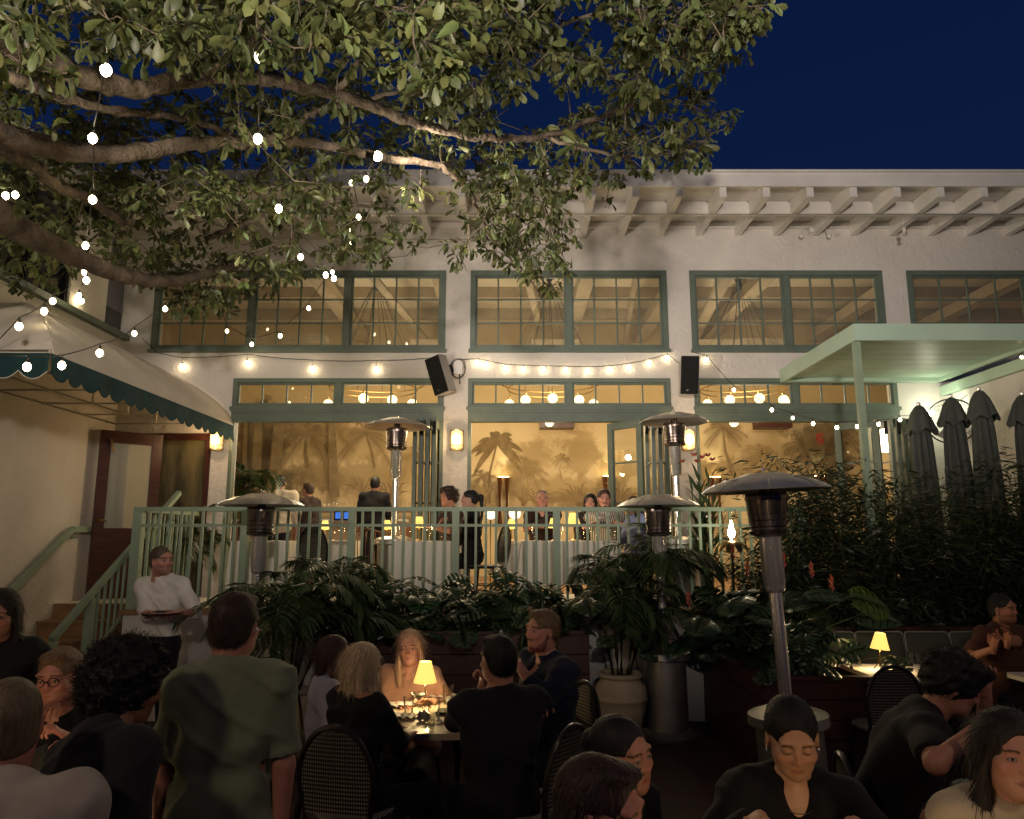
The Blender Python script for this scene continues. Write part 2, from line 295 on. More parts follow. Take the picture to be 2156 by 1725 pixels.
# roof + eave
EY = 8.88; MY = 9.49
rf = MB(); rf.box(-8.5, 10.5, EY + 0.045, 18, CZ, CZ + 0.16); rf.build('roof', M['eave'], bld, smooth=False)
fa = MB(); fa.box(-8.5, 10.5, EY, EY + 0.04, 6.315, 6.50); fa.box(-8.5, 10.5, EY - 0.03, EY + 0.05, 6.502, 6.53); fa.build('fascia', M['eave'], bld, smooth=False)
x = -8.0; xs = []
while x < 10.2:
    f = MB(); f.box(x - 0.045, x + 0.045, EY + 0.045, FY - 0.001, 6.19, CZ - 0.004); f.build('rafter', M['eave'], bld, smooth=False); xs.append(x); x += 0.565
for a, b in zip(xs[:-1], xs[1:]):
    bl = MB()
    p = [(a + 0.046, 6.192), (b - 0.046, 6.192), (b - 0.046, CZ - 0.006), (a + 0.046, CZ - 0.006)]
    x0, x1 = a + 0.046, b - 0.046; zz0, zz1 = 6.205, CZ - 0.006
    c = 0.03; prof = [(x0, zz0), (x1, zz0), (x1, zz1 - c), (x1 - c, zz1), (x0 + c, zz1), (x0, zz1 - c)]
    vs = [(q[0], MY, q[1]) for q in prof] + [(q[0], MY + 0.04, q[1]) for q in prof]; n = 6
    bl.add(vs, [tuple(range(n)), tuple(range(n, 2 * n))[::-1]] + [(i, i + n, (i + 1) % n + n, (i + 1) % n) for i in range(n)])
    bl.build('eave_blocking', M['eave'], bld, smooth=False); bl = MB(); bl.box(x0, x1, FY - 0.05, FY - 0.002, 6.30, CZ - 0.006); bl.build('eave_blocking', M['eave'], bld, smooth=False)
pp = MB(); pp.tube([(-8, MY - 0.06, 6.165), (10, MY - 0.06, 6.165)], 0.022, 8); pp.tube([(-8, FY - 0.03, 6.12), (0.9, FY - 0.03, 6.12)], 0.008, 6)
pp.build('conduit_pipe', M['eave'], bld)
# spot fittings on eave
for px, py in ((1190, 487), (1715, 483)):
    c = at(px, py, FY - 0.12); e = MB(); e.box(c.x - 0.06, c.x + 0.06, FY - 0.10, FY - 0.002, c.z - 0.03, c.z + 0.03)
    for sgn in (-1, 1):
        e.tube([(c.x + sgn * 0.05, FY - 0.08, c.z), (c.x + sgn * 0.16, FY - 0.12, c.z + 0.02), (c.x + sgn * 0.19, FY - 0.12, c.z - 0.08)], 0.012, 6)
        e.ball((c.x + sgn * 0.2, FY - 0.14, c.z - 0.11), 0.035, 10)
    e.build('eave_light_fitting', M['eave'], bld)
c = at(1905, 488, MY); e = MB(); e.tube([c + Vector((0, 0, 0.17)), c + Vector((0, 0, 0.05))], 0.008, 6); e.tube([c + Vector((0, 0, 0.05)), c - Vector((0, 0, 0.05))], 0.032, 10); e.build('pendant_sensor', M['eave'], bld)
def window(x0, x1, z0, z1, sashes, cols, rows, yf=FY - 0.012, fw=0.075, name='window', vis=None):
    f = MB(); y0, y1 = yf, FY + 0.10
    f.box(x0, x1, y0, y1, z0, z0 + fw); f.box(x0, x1, y0, y1, z1 - fw, z1); f.box(x0, x0 + fw, y0, y1, z0 + fw, z1 - fw); f.box(x1 - fw, x1, y0, y1, z0 + fw, z1 - fw)
    f.box(x0 - 0.02, x1 + 0.02, y0 - 0.03, y0 - 0.001, z0 - 0.02, z0 + 0.03)
    W = bld_part(f, name)
    n = sashes; iw = (x1 - x0 - 2 * fw); mw = 0.085
    sw = (iw - (n - 1) * mw) / n
    mu = MB()
    for i in range(n):
        a = x0 + fw + i * (sw + mw)
        if i: mu.box(a - mw, a, y0 + 0.004, y1 - 0.004, z0 + fw, z1 - fw)
        g = 0.028
        mu.box(a + 0.001, a + g, y0 + 0.03, y0 + 0.07, z0 + fw, z1 - fw); mu.box(a + sw - g, a + sw - 0.001, y0 + 0.03, y0 + 0.07, z0 + fw, z1 - fw)
        mu.box(a + g, a + sw - g, y0 + 0.03, y0 + 0.07, z0 + fw + 0.001, z0 + fw + g); mu.box(a + g, a + sw - g, y0 + 0.03, y0 + 0.07, z1 - fw - g, z1 - fw - 0.001)
        for k in range(1, cols): xx = a + sw * k / cols; mu.box(xx - 0.011, xx + 0.011, y0 + 0.035, y0 + 0.062, z0 + fw + g, z1 - fw - g)
        for k in range(1, rows): zz = z0 + fw + (z1 - z0 - 2 * fw) * k / rows; mu.box(a + g, a + sw - g, y0 + 0.038, y0 + 0.060, zz - 0.010, zz + 0.010)
    mu.build('window_bars', M['green'], W, smooth=False)
    p = MB()
    for i in range(n):
        a = x0 + fw + i * (sw + mw); p.add([(a + 0.02, y0 + 0.049, z0 + fw + 0.01), (a + sw - 0.02, y0 + 0.049, z0 + fw + 0.01), (a + sw - 0.02, y0 + 0.049, z1 - fw - 0.01), (a + 0.02, y0 + 0.049, z1 - fw - 0.01)], [(0, 1, 2, 3)])
    p.build('pane', M['glass_up'] if rows > 1 else M['glass'], W, smooth=False)
    return W
def bld_part(mb, name): return mb.build(name, M['green'], bld, smooth=False)
window(UP[0][0], UP[0][1], *UZ, 3, 4, 3); window(UP[1][0], UP[1][1], *UZ, 2, 4, 3); window(UP[2][0], UP[2][1], *UZ, 2, 4, 3); window(UP[3][0], UP[3][1], *UZ, 2, 4, 3)
for a, b in LO:
    window(a, b, 3.62, 4.06, 2, 4, 1, fw=0.06, name='transom_window')
    h = MB(); h.box(a, b, FY - 0.012, FY + 0.12, 3.44, 3.617); h.box(a, b, FY - 0.03, FY - 0.013, 3.565, 3.60); h.build('header_beam', M['green'], bld, smooth=False)
    j = MB(); j.box(a, a + 0.05, FY - 0.012, FY + 0.12, TZ + 0.002, 3.438); j.build('door_jamb', M['green'], bld, smooth=False); j = MB(); j.box(b - 0.05, b, FY - 0.012, FY + 0.12, TZ + 0.002, 3.438); j.build('door_jamb', M['green'], bld, smooth=False)
# folded glass doors
def folded(x1, n, dirn, y0=FY - 0.42, y1=FY + 0.22, spacing=0.088, firstopen=None):
    for k in range(n):
        x = x1 + dirn * spacing * k; tw = 0.05
        a = Vector((x, y0, 0)); b = Vector((x + 0.015, y1, 0))
        if firstopen and k == n - 1: a, b = Vector(firstopen[0] + (0,)), Vector(firstopen[1] + (0,))
        d = MB(); up = Vector((0, 0, 1)); st = 0.09
        dd = (b - a).normalized()
        for p, q in ((a, a + dd * st), (b - dd * st, b)):
            m_ = (p + q) / 2; d.bar(m_ + up * (TZ + 0.03), m_ + up * 3.42, tw, st, up=dd)
        L = (b - a).length
        for z, h in ((TZ + 0.14, 0.22), (3.37, 0.10)): d.bar(a + dd * (st + 0.001) + up * z, b - dd * (st + 0.001) + up * z, tw * 0.98, h)
        for z in (1.75, 2.3, 2.85): d.bar(a + dd * st + up * z, b - dd * st + up * z, 0.025, 0.022)
        P = d.build('folding_door', M['green'], bld, smooth=False)
        q = MB(); ga = a + dd * st; gb = b - dd * st; q.add([ga + up * (TZ + 0.25), gb + up * (TZ + 0.25), gb + up * 3.32, ga + up * 3.32], [(0, 1, 2, 3)]); q.build('pane', M['glass'], P, smooth=False)
        if k % 2 == 0:
            q = MB(); q.box(x - 0.02, x + 0.02, y0 - 0.03, y0 - 0.012, 3.2, 3.38); q.box(x - 0.02, x + 0.02, y0 - 0.03, y0 - 0.012, 1.5, 1.62); q.build('hinge', M['black'], P, smooth=False)
folded(-1.04, 4, -1)
folded(2.16, 5, -1, firstopen=((1.76, FY - 0.35), (1.36, FY + 0.1)))
folded(5.36, 5, -1, firstopen=((4.96, FY - 0.35), (4.56, FY + 0.1)))
# red door (open leaf) and its frame
d = MB(); d.box(-5.47, -5.40, FY - 0.02, FY + 0.12, TZ + 0.002, 3.27); d.box(-4.26, -4.19, FY - 0.02, FY + 0.12, TZ + 0.002, 3.27); d.box(-5.398, -4.262, FY - 0.02, FY + 0.12, 3.18, 3.27)
d.build('door_frame', M['darkwood'], bld, smooth=False)
def leaf(a, b, z0, z1):
    a = Vector(a); b = Vector(b); dd = (b - a).normalized(); up = Vector((0, 0, 1)); st = 0.13; L = MB()
    for m_ in (a + dd * st / 2, b - dd * st / 2): L.bar(m_ + up * z0, m_ + up * z1, 0.05, st, up=dd)
    for z, h in ((z1 - 0.08, 0.16), (z0 + 0.13, 0.26), (z0 + 0.82, 0.16)): L.bar(a + dd * (st + 0.001) + up * z, b - dd * (st + 0.001) + up * z, 0.049, h)
    L.bar(a + dd * st + up * (z0 + 0.5), b - dd * st + up * (z0 + 0.5), 0.03, 0.48)
    P = L.build('door', M['darkwood'], bld, smooth=False)
    q = MB(); ga = a + dd * st; gb = b - dd * st; nrm = dd.cross(up) * 0.004
    q.add([ga + up * (z0 + 0.9) + nrm, gb + up * (z0 + 0.9) + nrm, gb + up * (z1 - 0.16) + nrm, ga + up * (z1 - 0.16) + nrm], [(0, 1, 2, 3)]); q.build('pane', M['glass_door'], P, smooth=False)
    q = MB(); hp = a + dd * 0.06 + up * (z0 + 1.0) + dd.cross(up) * 0.04
    q.tube([hp - up * 0.02, hp + up * 0.02], 0.028, 10); q.tube([hp, hp + dd.cross(up) * 0.05, hp + dd.cross(up) * 0.05 + dd * 0.08], 0.009, 6); q.build('handle', M['brass'], P)
    q = MB(); q.bar(a + dd * 0.12 + up * (z1 - 0.12) + dd.cross(up) * 0.05, a + dd * 0.16 + up * (z1 - 0.30) + dd.cross(up) * 0.05, 0.02, 0.02); q.build('door_closer', M['brass'], P, smooth=False)
q = MB(); q.box(-4.99, -4.262, FY + 0.03, FY + 0.05, TZ + 0.01, 3.178); q.build('closed_door_pane', mat('painted_reflection_pane', (.035, .032, .018), .18, var=.9, vscale=2.2, col2=(.16, .13, .06), stretch=(2.5, 1, .5)), bld, smooth=False)  # opaque pane, its dim foliage reflections painted in as stretched olive noise
leaf((-5.42, 9.62, 0), (-4.86, 10.16, 0), TZ + 0.01, 3.24)
# ================================================================ interior
w = MB(); w.box(-7.5, 12.0, BY, BY + 0.2, TZ, CZ - 0.01); w.build('mural_wall', M['ochre'], bld, smooth=False)
w = MB(); w.box(-7.7, -7.5, FY + 0.28, BY, TZ, CZ - 0.01); w.box(12, 12.2, FY + 0.28, BY, TZ, CZ - 0.01); w.build('side_wall', M['ochre'], bld, smooth=False)
w = MB(); w.box(-7.5, 12, FY + 0.281, BY - 0.001, CZ - 0.04, CZ - 0.012); w.build('ceiling', M['ceil'], bld, smooth=False)
for y in (11.6, 12.9, 14.2): b_ = MB(); b_.box(-7.4, 11.9, y, y + 0.14, CZ - 0.24, CZ - 0.042); b_.build('ceiling_beam', M['beam'], bld, smooth=False)
for x in (-3.3, -1.3, 1.1, 2.6, 4.0, 6.3, 8.2): b_ = MB(); b_.box(x, x + 0.24, FY + 0.4, BY - 0.01, CZ - 0.46, CZ - 0.26); b_.build('ceiling_beam', M['beam'], bld, smooth=False)
b_ = MB()
for x, r in ((0.2, 0.06), (1.9, 0.05), (3.3, 0.12), (-2.2, 0.07)): b_.tube([(x, FY + 0.5, CZ - 0.56), (x + 0.5, BY - 0.02, CZ - 0.56)], r, 10)
b_.build('ceiling_duct', M['beam'], bld)
b_ = MB(); b_.box(-7.4, 11.9, FY + 0.5, BY - 0.02, TZ + 0.001, TZ + 0.006); b_.build('interior_floor', M['tile'], bld, smooth=False)
for px, py in ((1168, 724), (640, 716), (915, 724), (1500, 724), (1600, 722)):
    c = at(px, py, 13.5); b_ = MB(); b_.box(c.x - 0.45, c.x + 0.45, 13.4, 13.6, c.z - 0.06, c.z + 0.06)
    for sx in (-0.35, 0.35): b_.tube([(c.x + sx, 13.5, c.z), (c.x + sx, 13.5, CZ - 0.04)], 0.006, 5)
    b_.build('air_grille', M['beam'], bld, smooth=False)
for px in (1172, 1625):
    c = at(px, 893, 14.6); b_ = MB(); b_.box(c.x - 0.34, c.x + 0.34, 14.4, 14.75, c.z - 0.1, c.z + 0.12); b_.bar((c.x, 14.75, c.z), (c.x, BY, c.z + 0.1), 0.06, 0.06); b_.build('wall_speaker', M['darkwood'], bld, smooth=False)
# painted palms and undergrowth of the mural (flat paint on the back wall)
def mural():
    y = BY - 0.004; lay = [0]
    def P(px, py): p = at(px, py, BY); return (p.x, p.z)
    def emit(polys, m, name):
        mb = MB()
        for pl in polys:
            lay[0] += 1; yy = y - 0.00006 * lay[0]; mb.add([(p[0], yy, p[1]) for p in pl], [tuple(range(len(pl)))])
        mb.build(name, m, bld, smooth=False)
    def strip(pts, ws):
        L = []; Rr = []
        for i, p in enumerate(pts):
            q = pts[min(i + 1, len(pts) - 1)]; o = pts[max(i - 1, 0)]; dx, dz = q[0] - o[0], q[1] - o[1]; l = math.hypot(dx, dz) or 1; nx, nz = -dz / l * ws[i], dx / l * ws[i]
            L.append((p[0] + nx, p[1] + nz)); Rr.append((p[0] - nx, p[1] - nz))
        return L + Rr[::-1]
    def palm(cx, cy, s, base, n=11, feather=True, m='mural', seed=0):
        rr = random.Random(seed); c = P(cx, cy); b = P(*base); polys = []
        mid = ((c[0] + b[0]) / 2 + rr.uniform(-.1, .1), (c[1] + b[1]) / 2)
        polys.append(strip([b, mid, c], [0.055 * s, 0.04 * s, 0.028 * s]))
        for k in range(n):
            a = R(-35 + 250 * k / (n - 1) + rr.uniform(-8, 8)); L = s * rr.uniform(.75, 1.05); dx, dz = math.cos(a), math.sin(a); pts = []
            for i in range(8):
                t = i / 7; pts.append((c[0] + dx * L * t, c[1] + dz * L * t - 0.55 * L * t * t))
            if not feather: polys.append(strip(pts, [0.012, .07 * s, .10 * s, .115 * s, .105 * s, .085 * s, .05 * s, 0.004]))
            else:
                polys.append(strip(pts, [0.010 * s] * 7 + [0.002]))
                for i in range(1, 22):
                    t = i / 22; f = t * 7; i0 = min(int(f), 6); u = f - i0; p = (pts[i0][0] * (1 - u) + pts[i0 + 1][0] * u, pts[i0][1] * (1 - u) + pts[i0 + 1][1] * u)
                    for sg in (-1, 1):
                        ll = 0.26 * s * math.sin(math.pi * (0.12 + 0.8 * t)); aa = math.atan2(dz - 1.1 * t, dx) + sg * R(55)
                        e = (p[0] + math.cos(aa) * ll, p[1] + math.sin(aa) * ll - 0.35 * ll); polys.append([(p[0] - .008 * s, p[1]), (p[0] + .010 * s, p[1] + .006), e])
        emit(polys, M[m], 'mural_palm')
    def blob(cx, cy, rx, ry, m='mural_soft', seed=0, n=150, ls=0.13):
        rr = random.Random(seed); c = P(cx, cy); k = rx / FPX * 15.2; kz = ry / FPX * 15.2; polys = []
        for _ in range(n):
            a = rr.uniform(0, 2 * math.pi); q = math.sqrt(rr.random()); x, z = c[0] + math.cos(a) * q * k, c[1] + math.sin(a) * q * kz
            r = rr.uniform(.4, 1) * ls; t = rr.uniform(0, 6.28); polys.append([(x + r * math.cos(t + j * 1.05) * rr.uniform(.6, 1.1), z + r * math.sin(t + j * 1.05) * rr.uniform(.5, 1)) for j in range(6)])
        emit(polys, M[m], 'mural_foliage')
    def reeds(cx, cy, s, n=16, m='mural', seed=0):
        rr = random.Random(seed); c = P(cx, cy); polys = []
        for _ in range(n):
            a = R(rr.uniform(25, 155)); L = s * rr.uniform(.5, 1); polys.append(strip([c, (c[0] + math.cos(a) * L * .6, c[1] + math.sin(a) * L * .7), (c[0] + math.cos(a) * L * 1.1, c[1] + math.sin(a) * L * .8)], [.02 * s, .025 * s, .002]))
        emit(polys, M[m], 'mural_grass')
    # soft far trees: pigment clouds in the wall paint itself
    t = M['ochre'].node_tree; pb = t.nodes["Principled BSDF"]; cur = pb.inputs["Base Color"].links[0].from_socket; tc = t.nodes.new("ShaderNodeTexCoord"); nz = t.nodes.new("ShaderNodeTexNoise"); nz.inputs["Scale"].default_value = 3.4; nz.inputs["Detail"].default_value = 9; nz.inputs["Roughness"].default_value = .68; _lnk(t, tc.outputs["Object"], nz.inputs["Vector"])
    off = w_mural.location if False else Vector((0, FY, 0))
    for cx, cy, rx, ry, dep, colr in ((1130, 965, 46, 44, .75, 0), (1222, 955, 48, 62, .85, 0), (1300, 985, 60, 36, .6, 0), (1180, 1030, 150, 34, .85, 0), (1075, 1010, 34, 50, .8, 1), (1270, 1055, 150, 30, .9, 1), (1010, 1050, 60, 40, .8, 1), (640, 1005, 110, 36, 1, 1), (545, 950, 80, 110, 1, 2), (760, 1000, 110, 42, .8, 1), (860, 990, 60, 50, .7, 0), (1590, 1000, 140, 44, .95, 1), (1480, 1010, 60, 40, .8, 1), (1730, 960, 80, 90, 1, 2), (700, 940, 120, 60, .45, 0), (1600, 940, 110, 40, .4, 0), (500, 1040, 160, 80, 1, 2)):
        c = at(cx, cy, BY); k = 15.1 / FPX; mp = t.nodes.new("ShaderNodeMapping"); mp.vector_type = 'POINT'; sxx, szz = 1 / (rx * k), 1 / (ry * k); mp.inputs["Scale"].default_value = (sxx, 0, szz); mp.inputs["Location"].default_value = (-c.x * sxx, 0, -c.z * szz); _lnk(t, tc.outputs["Object"], mp.inputs[0])
        ln = t.nodes.new("ShaderNodeVectorMath"); ln.operation = 'LENGTH'; _lnk(t, mp.outputs[0], ln.inputs[0]); ad = t.nodes.new("ShaderNodeMath"); ad.operation = 'MULTIPLY_ADD'; ad.inputs[1].default_value = 2.4; _lnk(t, nz.outputs["Fac"], ad.inputs[0]); _lnk(t, ln.outputs["Value"], ad.inputs[2])
        mr = t.nodes.new("ShaderNodeMapRange"); mr.interpolation_type = 'SMOOTHSTEP'; mr.inputs["From Min"].default_value = 1.75; mr.inputs["From Max"].default_value = 2.3; mr.inputs["To Min"].default_value = dep * .92; mr.inputs["To Max"].default_value = 0; _lnk(t, ad.outputs[0], mr.inputs[0])
        mx = t.nodes.new("ShaderNodeMixRGB"); mx.inputs[2].default_value = (*((.34, .235, .095), (.26, .18, .075), (.13, .095, .045))[colr], 1); _lnk(t, mr.outputs[0], mx.inputs[0]); _lnk(t, cur, mx.inputs[1]); cur = mx.outputs[0]
    _lnk(t, cur, pb.inputs["Base Color"])
    palm(1046, 935, 0.60, (1030, 1060), 11, False, 'mural', 1); palm(1015, 1005, 0.35, (1020, 1070), 9, True, 'mural', 2); palm(1185, 965, 0.22, (1182, 1010), 8, True, 'mural_soft', 3); palm(1105, 985, .5, (1100, 1065), 10, True, 'mural_soft', 15)
    palm(650, 915, 0.62, (652, 985), 11, True, 'mural', 4); palm(772, 915, 0.62, (790, 985), 11, True, 'mural', 5); palm(710, 905, 0.55, (690, 985), 10, True, 'mural_soft', 6); palm(870, 960, 0.45, (872, 1010), 9, True, 'mural_soft', 7)
    palm(1517, 905, 0.50, (1540, 1000), 11, True, 'mural', 8); palm(1480, 985, .35, (1480, 1020), 9, True, 'mural_soft', 9); palm(1590, 955, .42, (1590, 1010), 9, True, 'mural_soft', 10); palm(1680, 940, .52, (1690, 1000), 12, True, 'mural_dark', 11); palm(1748, 905, .6, (1760, 1010), 11, True, 'mural_dark', 12)
    palm(590, 885, .6, (600, 1010), 11, True, 'mural_dark', 14)
    for bx, tx, wd in ((525, 530, .05), (550, 556, .09), (588, 600, .12), (713, 706, .08)):
        emit([strip([P(bx, 1050), P((bx + tx) / 2, 960), P(tx, 870)], [wd * 1.3, wd, wd * .8])], M['mural_dark'], 'mural_trunk')
    for i, (cx, cy, s_) in enumerate(((1020, 1060, .7), (1130, 1065, .5), (1215, 1062, .6), (1300, 1060, .6), (830, 1055, .6), (770, 1040, .5), (1100, 1062, .5), (1260, 1064, .45), (930, 1060, .6))): reeds(cx, cy, s_, seed=i)
mural()
# back-wall uplights: twin wooden half columns with a real spot each
def uplight(px, py, label):
    c = at(px, py, BY - 0.12); t = thing('wall_sconce', label, 'wall lamp', (c.x, BY - 0.12, c.z), 'wooden uplights on the mural wall')
    for s in (-1, 1):
        m_ = MB(); m_.tube([(c.x + s * 0.075, BY - 0.13, c.z - 1.0), (c.x + s * 0.075, BY - 0.13, c.z)], 0.062, 10); m_.build('column', M['wood'], t)
    m_ = MB(); m_.box(c.x - 0.11, c.x + 0.11, BY - 0.16, BY - 0.10, c.z + 0.001, c.z + 0.012); m_.build('lamp_glow', M['bulb_core'], t, smooth=False)
    light('SPOT', 'uplight', (c.x, BY - 0.15, c.z - 0.0 + 0.02), 10, (0.95, 1.0, 0.62), t, 0.02, (c.x, BY + 0.04, c.z + 0.9), 40, 0.25)
uplight(1060, 1005, 'wooden uplight sconce on the mural below the large painted banana palm'); uplight(1281, 1003, 'wooden uplight sconce on the mural beside the folded doors of the middle bay')
uplight(1505, 1005, 'wooden uplight sconce on the mural behind the red canna flowers'); uplight(1727, 1003, 'wooden uplight sconce on the mural half hidden behind the bamboo tips')
# ================================================================ left wing
lw = thing('left_wing_building', 'cream stucco side wing with dark upper windows over a green sill, left of the stairs', 'building', (LX, 6, 0))
w = MB(); w.box(LX - 0.3, LX - 0.001, -3, FY - 0.001, 0.004, 4.60); w.box(LX - 0.3, LX - 0.001, 8.86, 9.68, 4.601, 6.5); w.box(LX - 0.3, LX - 0.001, -3, 5.2, 4.601, 6.5); w.box(LX - 0.3, LX - 0.001, 5.2, 10.19, 6.0, 6.5); w.build('wall', M['stucco_warm'], lw, smooth=False)
w = MB(); w.box(LX - 0.03, LX + 0.09, -3, FY - 0.005, 4.602, 4.68); w.build('sill', M['green'], lw, smooth=False)
w = MB(); w.box(LX - 0.12, LX - 0.08, 5.2, 8.86, 4.68, 5.999); w.build('window', M['dark_glass'], lw, smooth=False)
w = MB()
for y in (5.2, 6.1, 7.0, 8.05, 8.80): w.box(LX - 0.079, LX - 0.03, y, y + 0.06, 4.681, 5.999)
w.build('mullion', M['black'], lw, smooth=False)
def gril():
    m = mat('vent_mesh', (0.1, 0.1, 0.13), 0.6); t = m.node_tree; p = t.nodes["Principled BSDF"]; tc = t.nodes.new("ShaderNodeTexCoord"); v = t.nodes.new("ShaderNodeTexVoronoi"); v.inputs["Scale"].default_value = 55; v.inputs["Randomness"].default_value = 0
    r = t.nodes.new("ShaderNodeValToRGB"); r.color_ramp.elements[0].color = (0.02, 0.02, 0.03, 1); r.color_ramp.elements[1].color = (0.24, 0.23, 0.27, 1); r.color_ramp.elements[0].position = .25; r.color_ramp.elements[1].position = .5
    _lnk(t, tc.outputs["Object"], v.inputs["Vector"]); _lnk(t, v.outputs["Distance"], r.inputs[0]); _lnk(t, r.outputs[0], p.inputs["Base Color"]); return m
w = MB(); w.box(LX - 0.1, LX - 0.05, 9.70, 10.18, 5.0, 6.0); w.build('vent_grille', gril(), lw, smooth=False)
w = MB(); w.box(LX - 0.1, LX - 0.05, 9.70, 10.18, 4.69, 4.998); w.build('vent_pane', M['dark_glass'], lw, smooth=False)
# handrail on the left wall
hr = thing('wall_handrail', 'sage green handrail climbing the cream wall beside the stairs', 'handrail', (LX + 0.1, 8.5, 0.5))
m_ = MB(); hx = LX + 0.08; m_.bar((hx, 6.9, 0.36), (hx, 9.27, 1.94), 0.05, 0.07); m_.bar((hx, 9.28, 1.94), (hx, 9.95, 1.94), 0.05, 0.07); m_.build('rail', M['green_light'], hr, smooth=False)
for y, z in ((7.3, 0.62), (8.4, 1.36), (9.4, 1.93)): m_ = MB(); m_.tube([(hx, y, z - 0.04), (hx, y, z - 0.08), (LX, y, z - 0.1)], 0.012, 6); m_.build('bracket', M['green_light'], hr)
# ================================================================ right wing wall
rw = thing('right_wing_wall', 'rough cream stucco wall running forward behind the closed umbrellas', 'wall', (RX, 9, 0))
w = MB(); w.box(RX, RX + 0.3, 3.0, FY - 0.002, 0.004, 3.80); w.build('wall', M['stucco'], rw, smooth=False)
w = MB(); w.box(RX - 0.06, RX + 0.34, 3.0, FY - 0.004, 3.802, 3.94); w.build('coping', M['canopy'], rw, smooth=False)
# ================================================================ green canopy
cn = thing('patio_canopy', 'pale green flat metal canopy on a thin post, lit from below', 'canopy', (5, 9, TZ))
CX0, CX1, CY0 = 3.79, 6.02, 7.89
m_ = MB(); m_.box(CX0, CX1, CY0, CY0 + 0.05, 3.99, 4.18); m_.box(CX0, CX0 + 0.05, CY0 + 0.051, FY - 0.015, 3.99, 4.18); m_.box(CX1 - 0.05, CX1, CY0 + 0.051, FY - 0.015, 3.99, 4.18); m_.box(CX0 + 0.051, CX1 - 0.051, FY - 0.12, FY - 0.015, 3.99, 4.18)
m_.build('fascia', M['canopy'], cn, smooth=False)
m_ = MB(); n = 8; ww = (FY - 0.14 - CY0 - 0.06) / n
for i in range(n): m_.box(CX0 + 0.055, CX1 - 0.055, CY0 + 0.06 + i * ww, CY0 + 0.06 + (i + 1) * ww - 0.012, 4.04, 4.07)
m_.box(CX0 + 0.055, CX1 - 0.055, CY0 + 0.055, FY - 0.125, 4.072, 4.16); m_.build('ceiling_boards', M['canopy'], cn, smooth=False)
m_ = MB(); m_.box(CX0 + 0.02, CX0 + 0.09, CY0 + 0.06, CY0 + 0.13, TZ + 0.05, 4.035); m_.build('post', M['green_light'], cn, smooth=False)
# ================================================================ awning over the stairs
aw = thing('stair_awning', 'domed beige canvas awning with scalloped dark teal valance over the stairs', 'awning', (-4.7, 8.1, 3.3))
AX = 1.65; AYF = 6.05; AYR = 7.95; AZ0 = 3.38; AZH = 1.06
def awp(t): return AZ0 + AZH * (0.55 * (1 - t) + 0.45 * math.sqrt(max(0, 1 - t * t)))
def awning():
    nu, nv = 34, 76; vs = []; fs = []
    for j in range(nv + 1):
        for i in range(nu + 1):
            u = i / nu; y = FY - 0.02 - (FY - 0.02 - AYF) * j / nv; v = max(0, (AYR - y) / (AYR - AYF)); t = max(u, v)
            z = awp(min(1, t)); 
            seam = (y - AYF) / 0.83 if u >= v else (u * AX) / 0.55; sag = math.sin(math.pi * (seam % 1.0)); z -= 0.055 * sag * (1 - t) * t * 4 * (0.8 if u >= v else 1)
            vs.append((LX + 0.005 + u * AX, y, z))
    fs = [(j * (nu + 1) + i, j * (nu + 1) + i + 1, (j + 1) * (nu + 1) + i + 1, (j + 1) * (nu + 1) + i) for j in range(nv) for i in range(nu)]
    mkobj('canopy', vs, fs, M['canvas'], aw, angle=30)
    sm = MB(); y = AYF + .83
    while y < FY: v = max(0, (AYR - y) / (AYR - AYF)); sm.tube([(LX + AX * u, y, awp(max(u, v)) + .003) for u in [max(v, k / 14) for k in range(15)]], .0035, 5); y += .83 / 1
    sm.tube([(LX + .005 + AX * u, AYR - (AYR - AYF) * u, awp(u) + .004) for u in [k / 14 for k in range(15)]], .006, 5); sm.build('seam', M['trim'], aw)
    def val(pts_fn, L, name):
        n = int(L / 0.02); a = []; b = []
        for i in range(n + 1):
            s = i / n * L; p, nx = pts_fn(s); k = abs(math.sin(math.pi * s / 0.235)); wv = 0.012 * math.sin(s * 11)
            a.append(p + nx * 0.004); b.append(p + nx * (0.02 + wv) + Vector((0, 0, -0.15 - 0.075 * k ** 0.7)))
        vs = a + b; m = len(a); mkobj(name, vs, [(i, i + 1, m + i + 1, m + i) for i in range(m - 1)], M['teal'], aw)
        tr = MB(); tr.tube(b, 0.006, 5); tr.build('valance_trim', M['teal'] if name == 'valance' else M['trim'], aw)
    val(lambda s: (Vector((LX + AX, AYF + s, AZ0)), Vector((1, 0, 0))), FY - 0.02 - AYF, 'valance')
    val(lambda s: (Vector((LX + s, AYF, AZ0)), Vector((0, -1, 0))), AX, 'front_valance')
    fr = MB(); r = 0.013
    for y in (AYF + 0.01, 6.9, 7.75, 8.55, 9.35, 10.12):
        v = max(0, (AYR - y) / (AYR - AYF)); pts = [(LX + 0.01 + AX * u * 0.985, y, awp(min(1, max(u, v))) - 0.06) for u in [k / 8 for k in range(9)]]
        fr.tube(pts, r, 6); fr.tube([(LX, y, AZ0 + 0.02), (LX + AX - 0.02, y, AZ0 + 0.02)], r, 6)
        if y > AYR: fr.tube([(LX + 0.6, y, AZ0 + 0.02), (LX + 0.6, y, awp(.36) - .06)], r, 6)
    for x, z in ((AX - 0.03, AZ0 + 0.02), (0.02, AZ0 + 0.02), (0.6, AZ0 + .02), (0.6, awp(.36) - .07), (1.15, awp(.7) - 0.07)): fr.tube([(LX + x, AYF + (0.02 if z < AZ0 + .1 else 1.2), z), (LX + x, FY - 0.03, z)], r, 6)
    fr.build('awning_frame', M['trim'], aw)
awning()
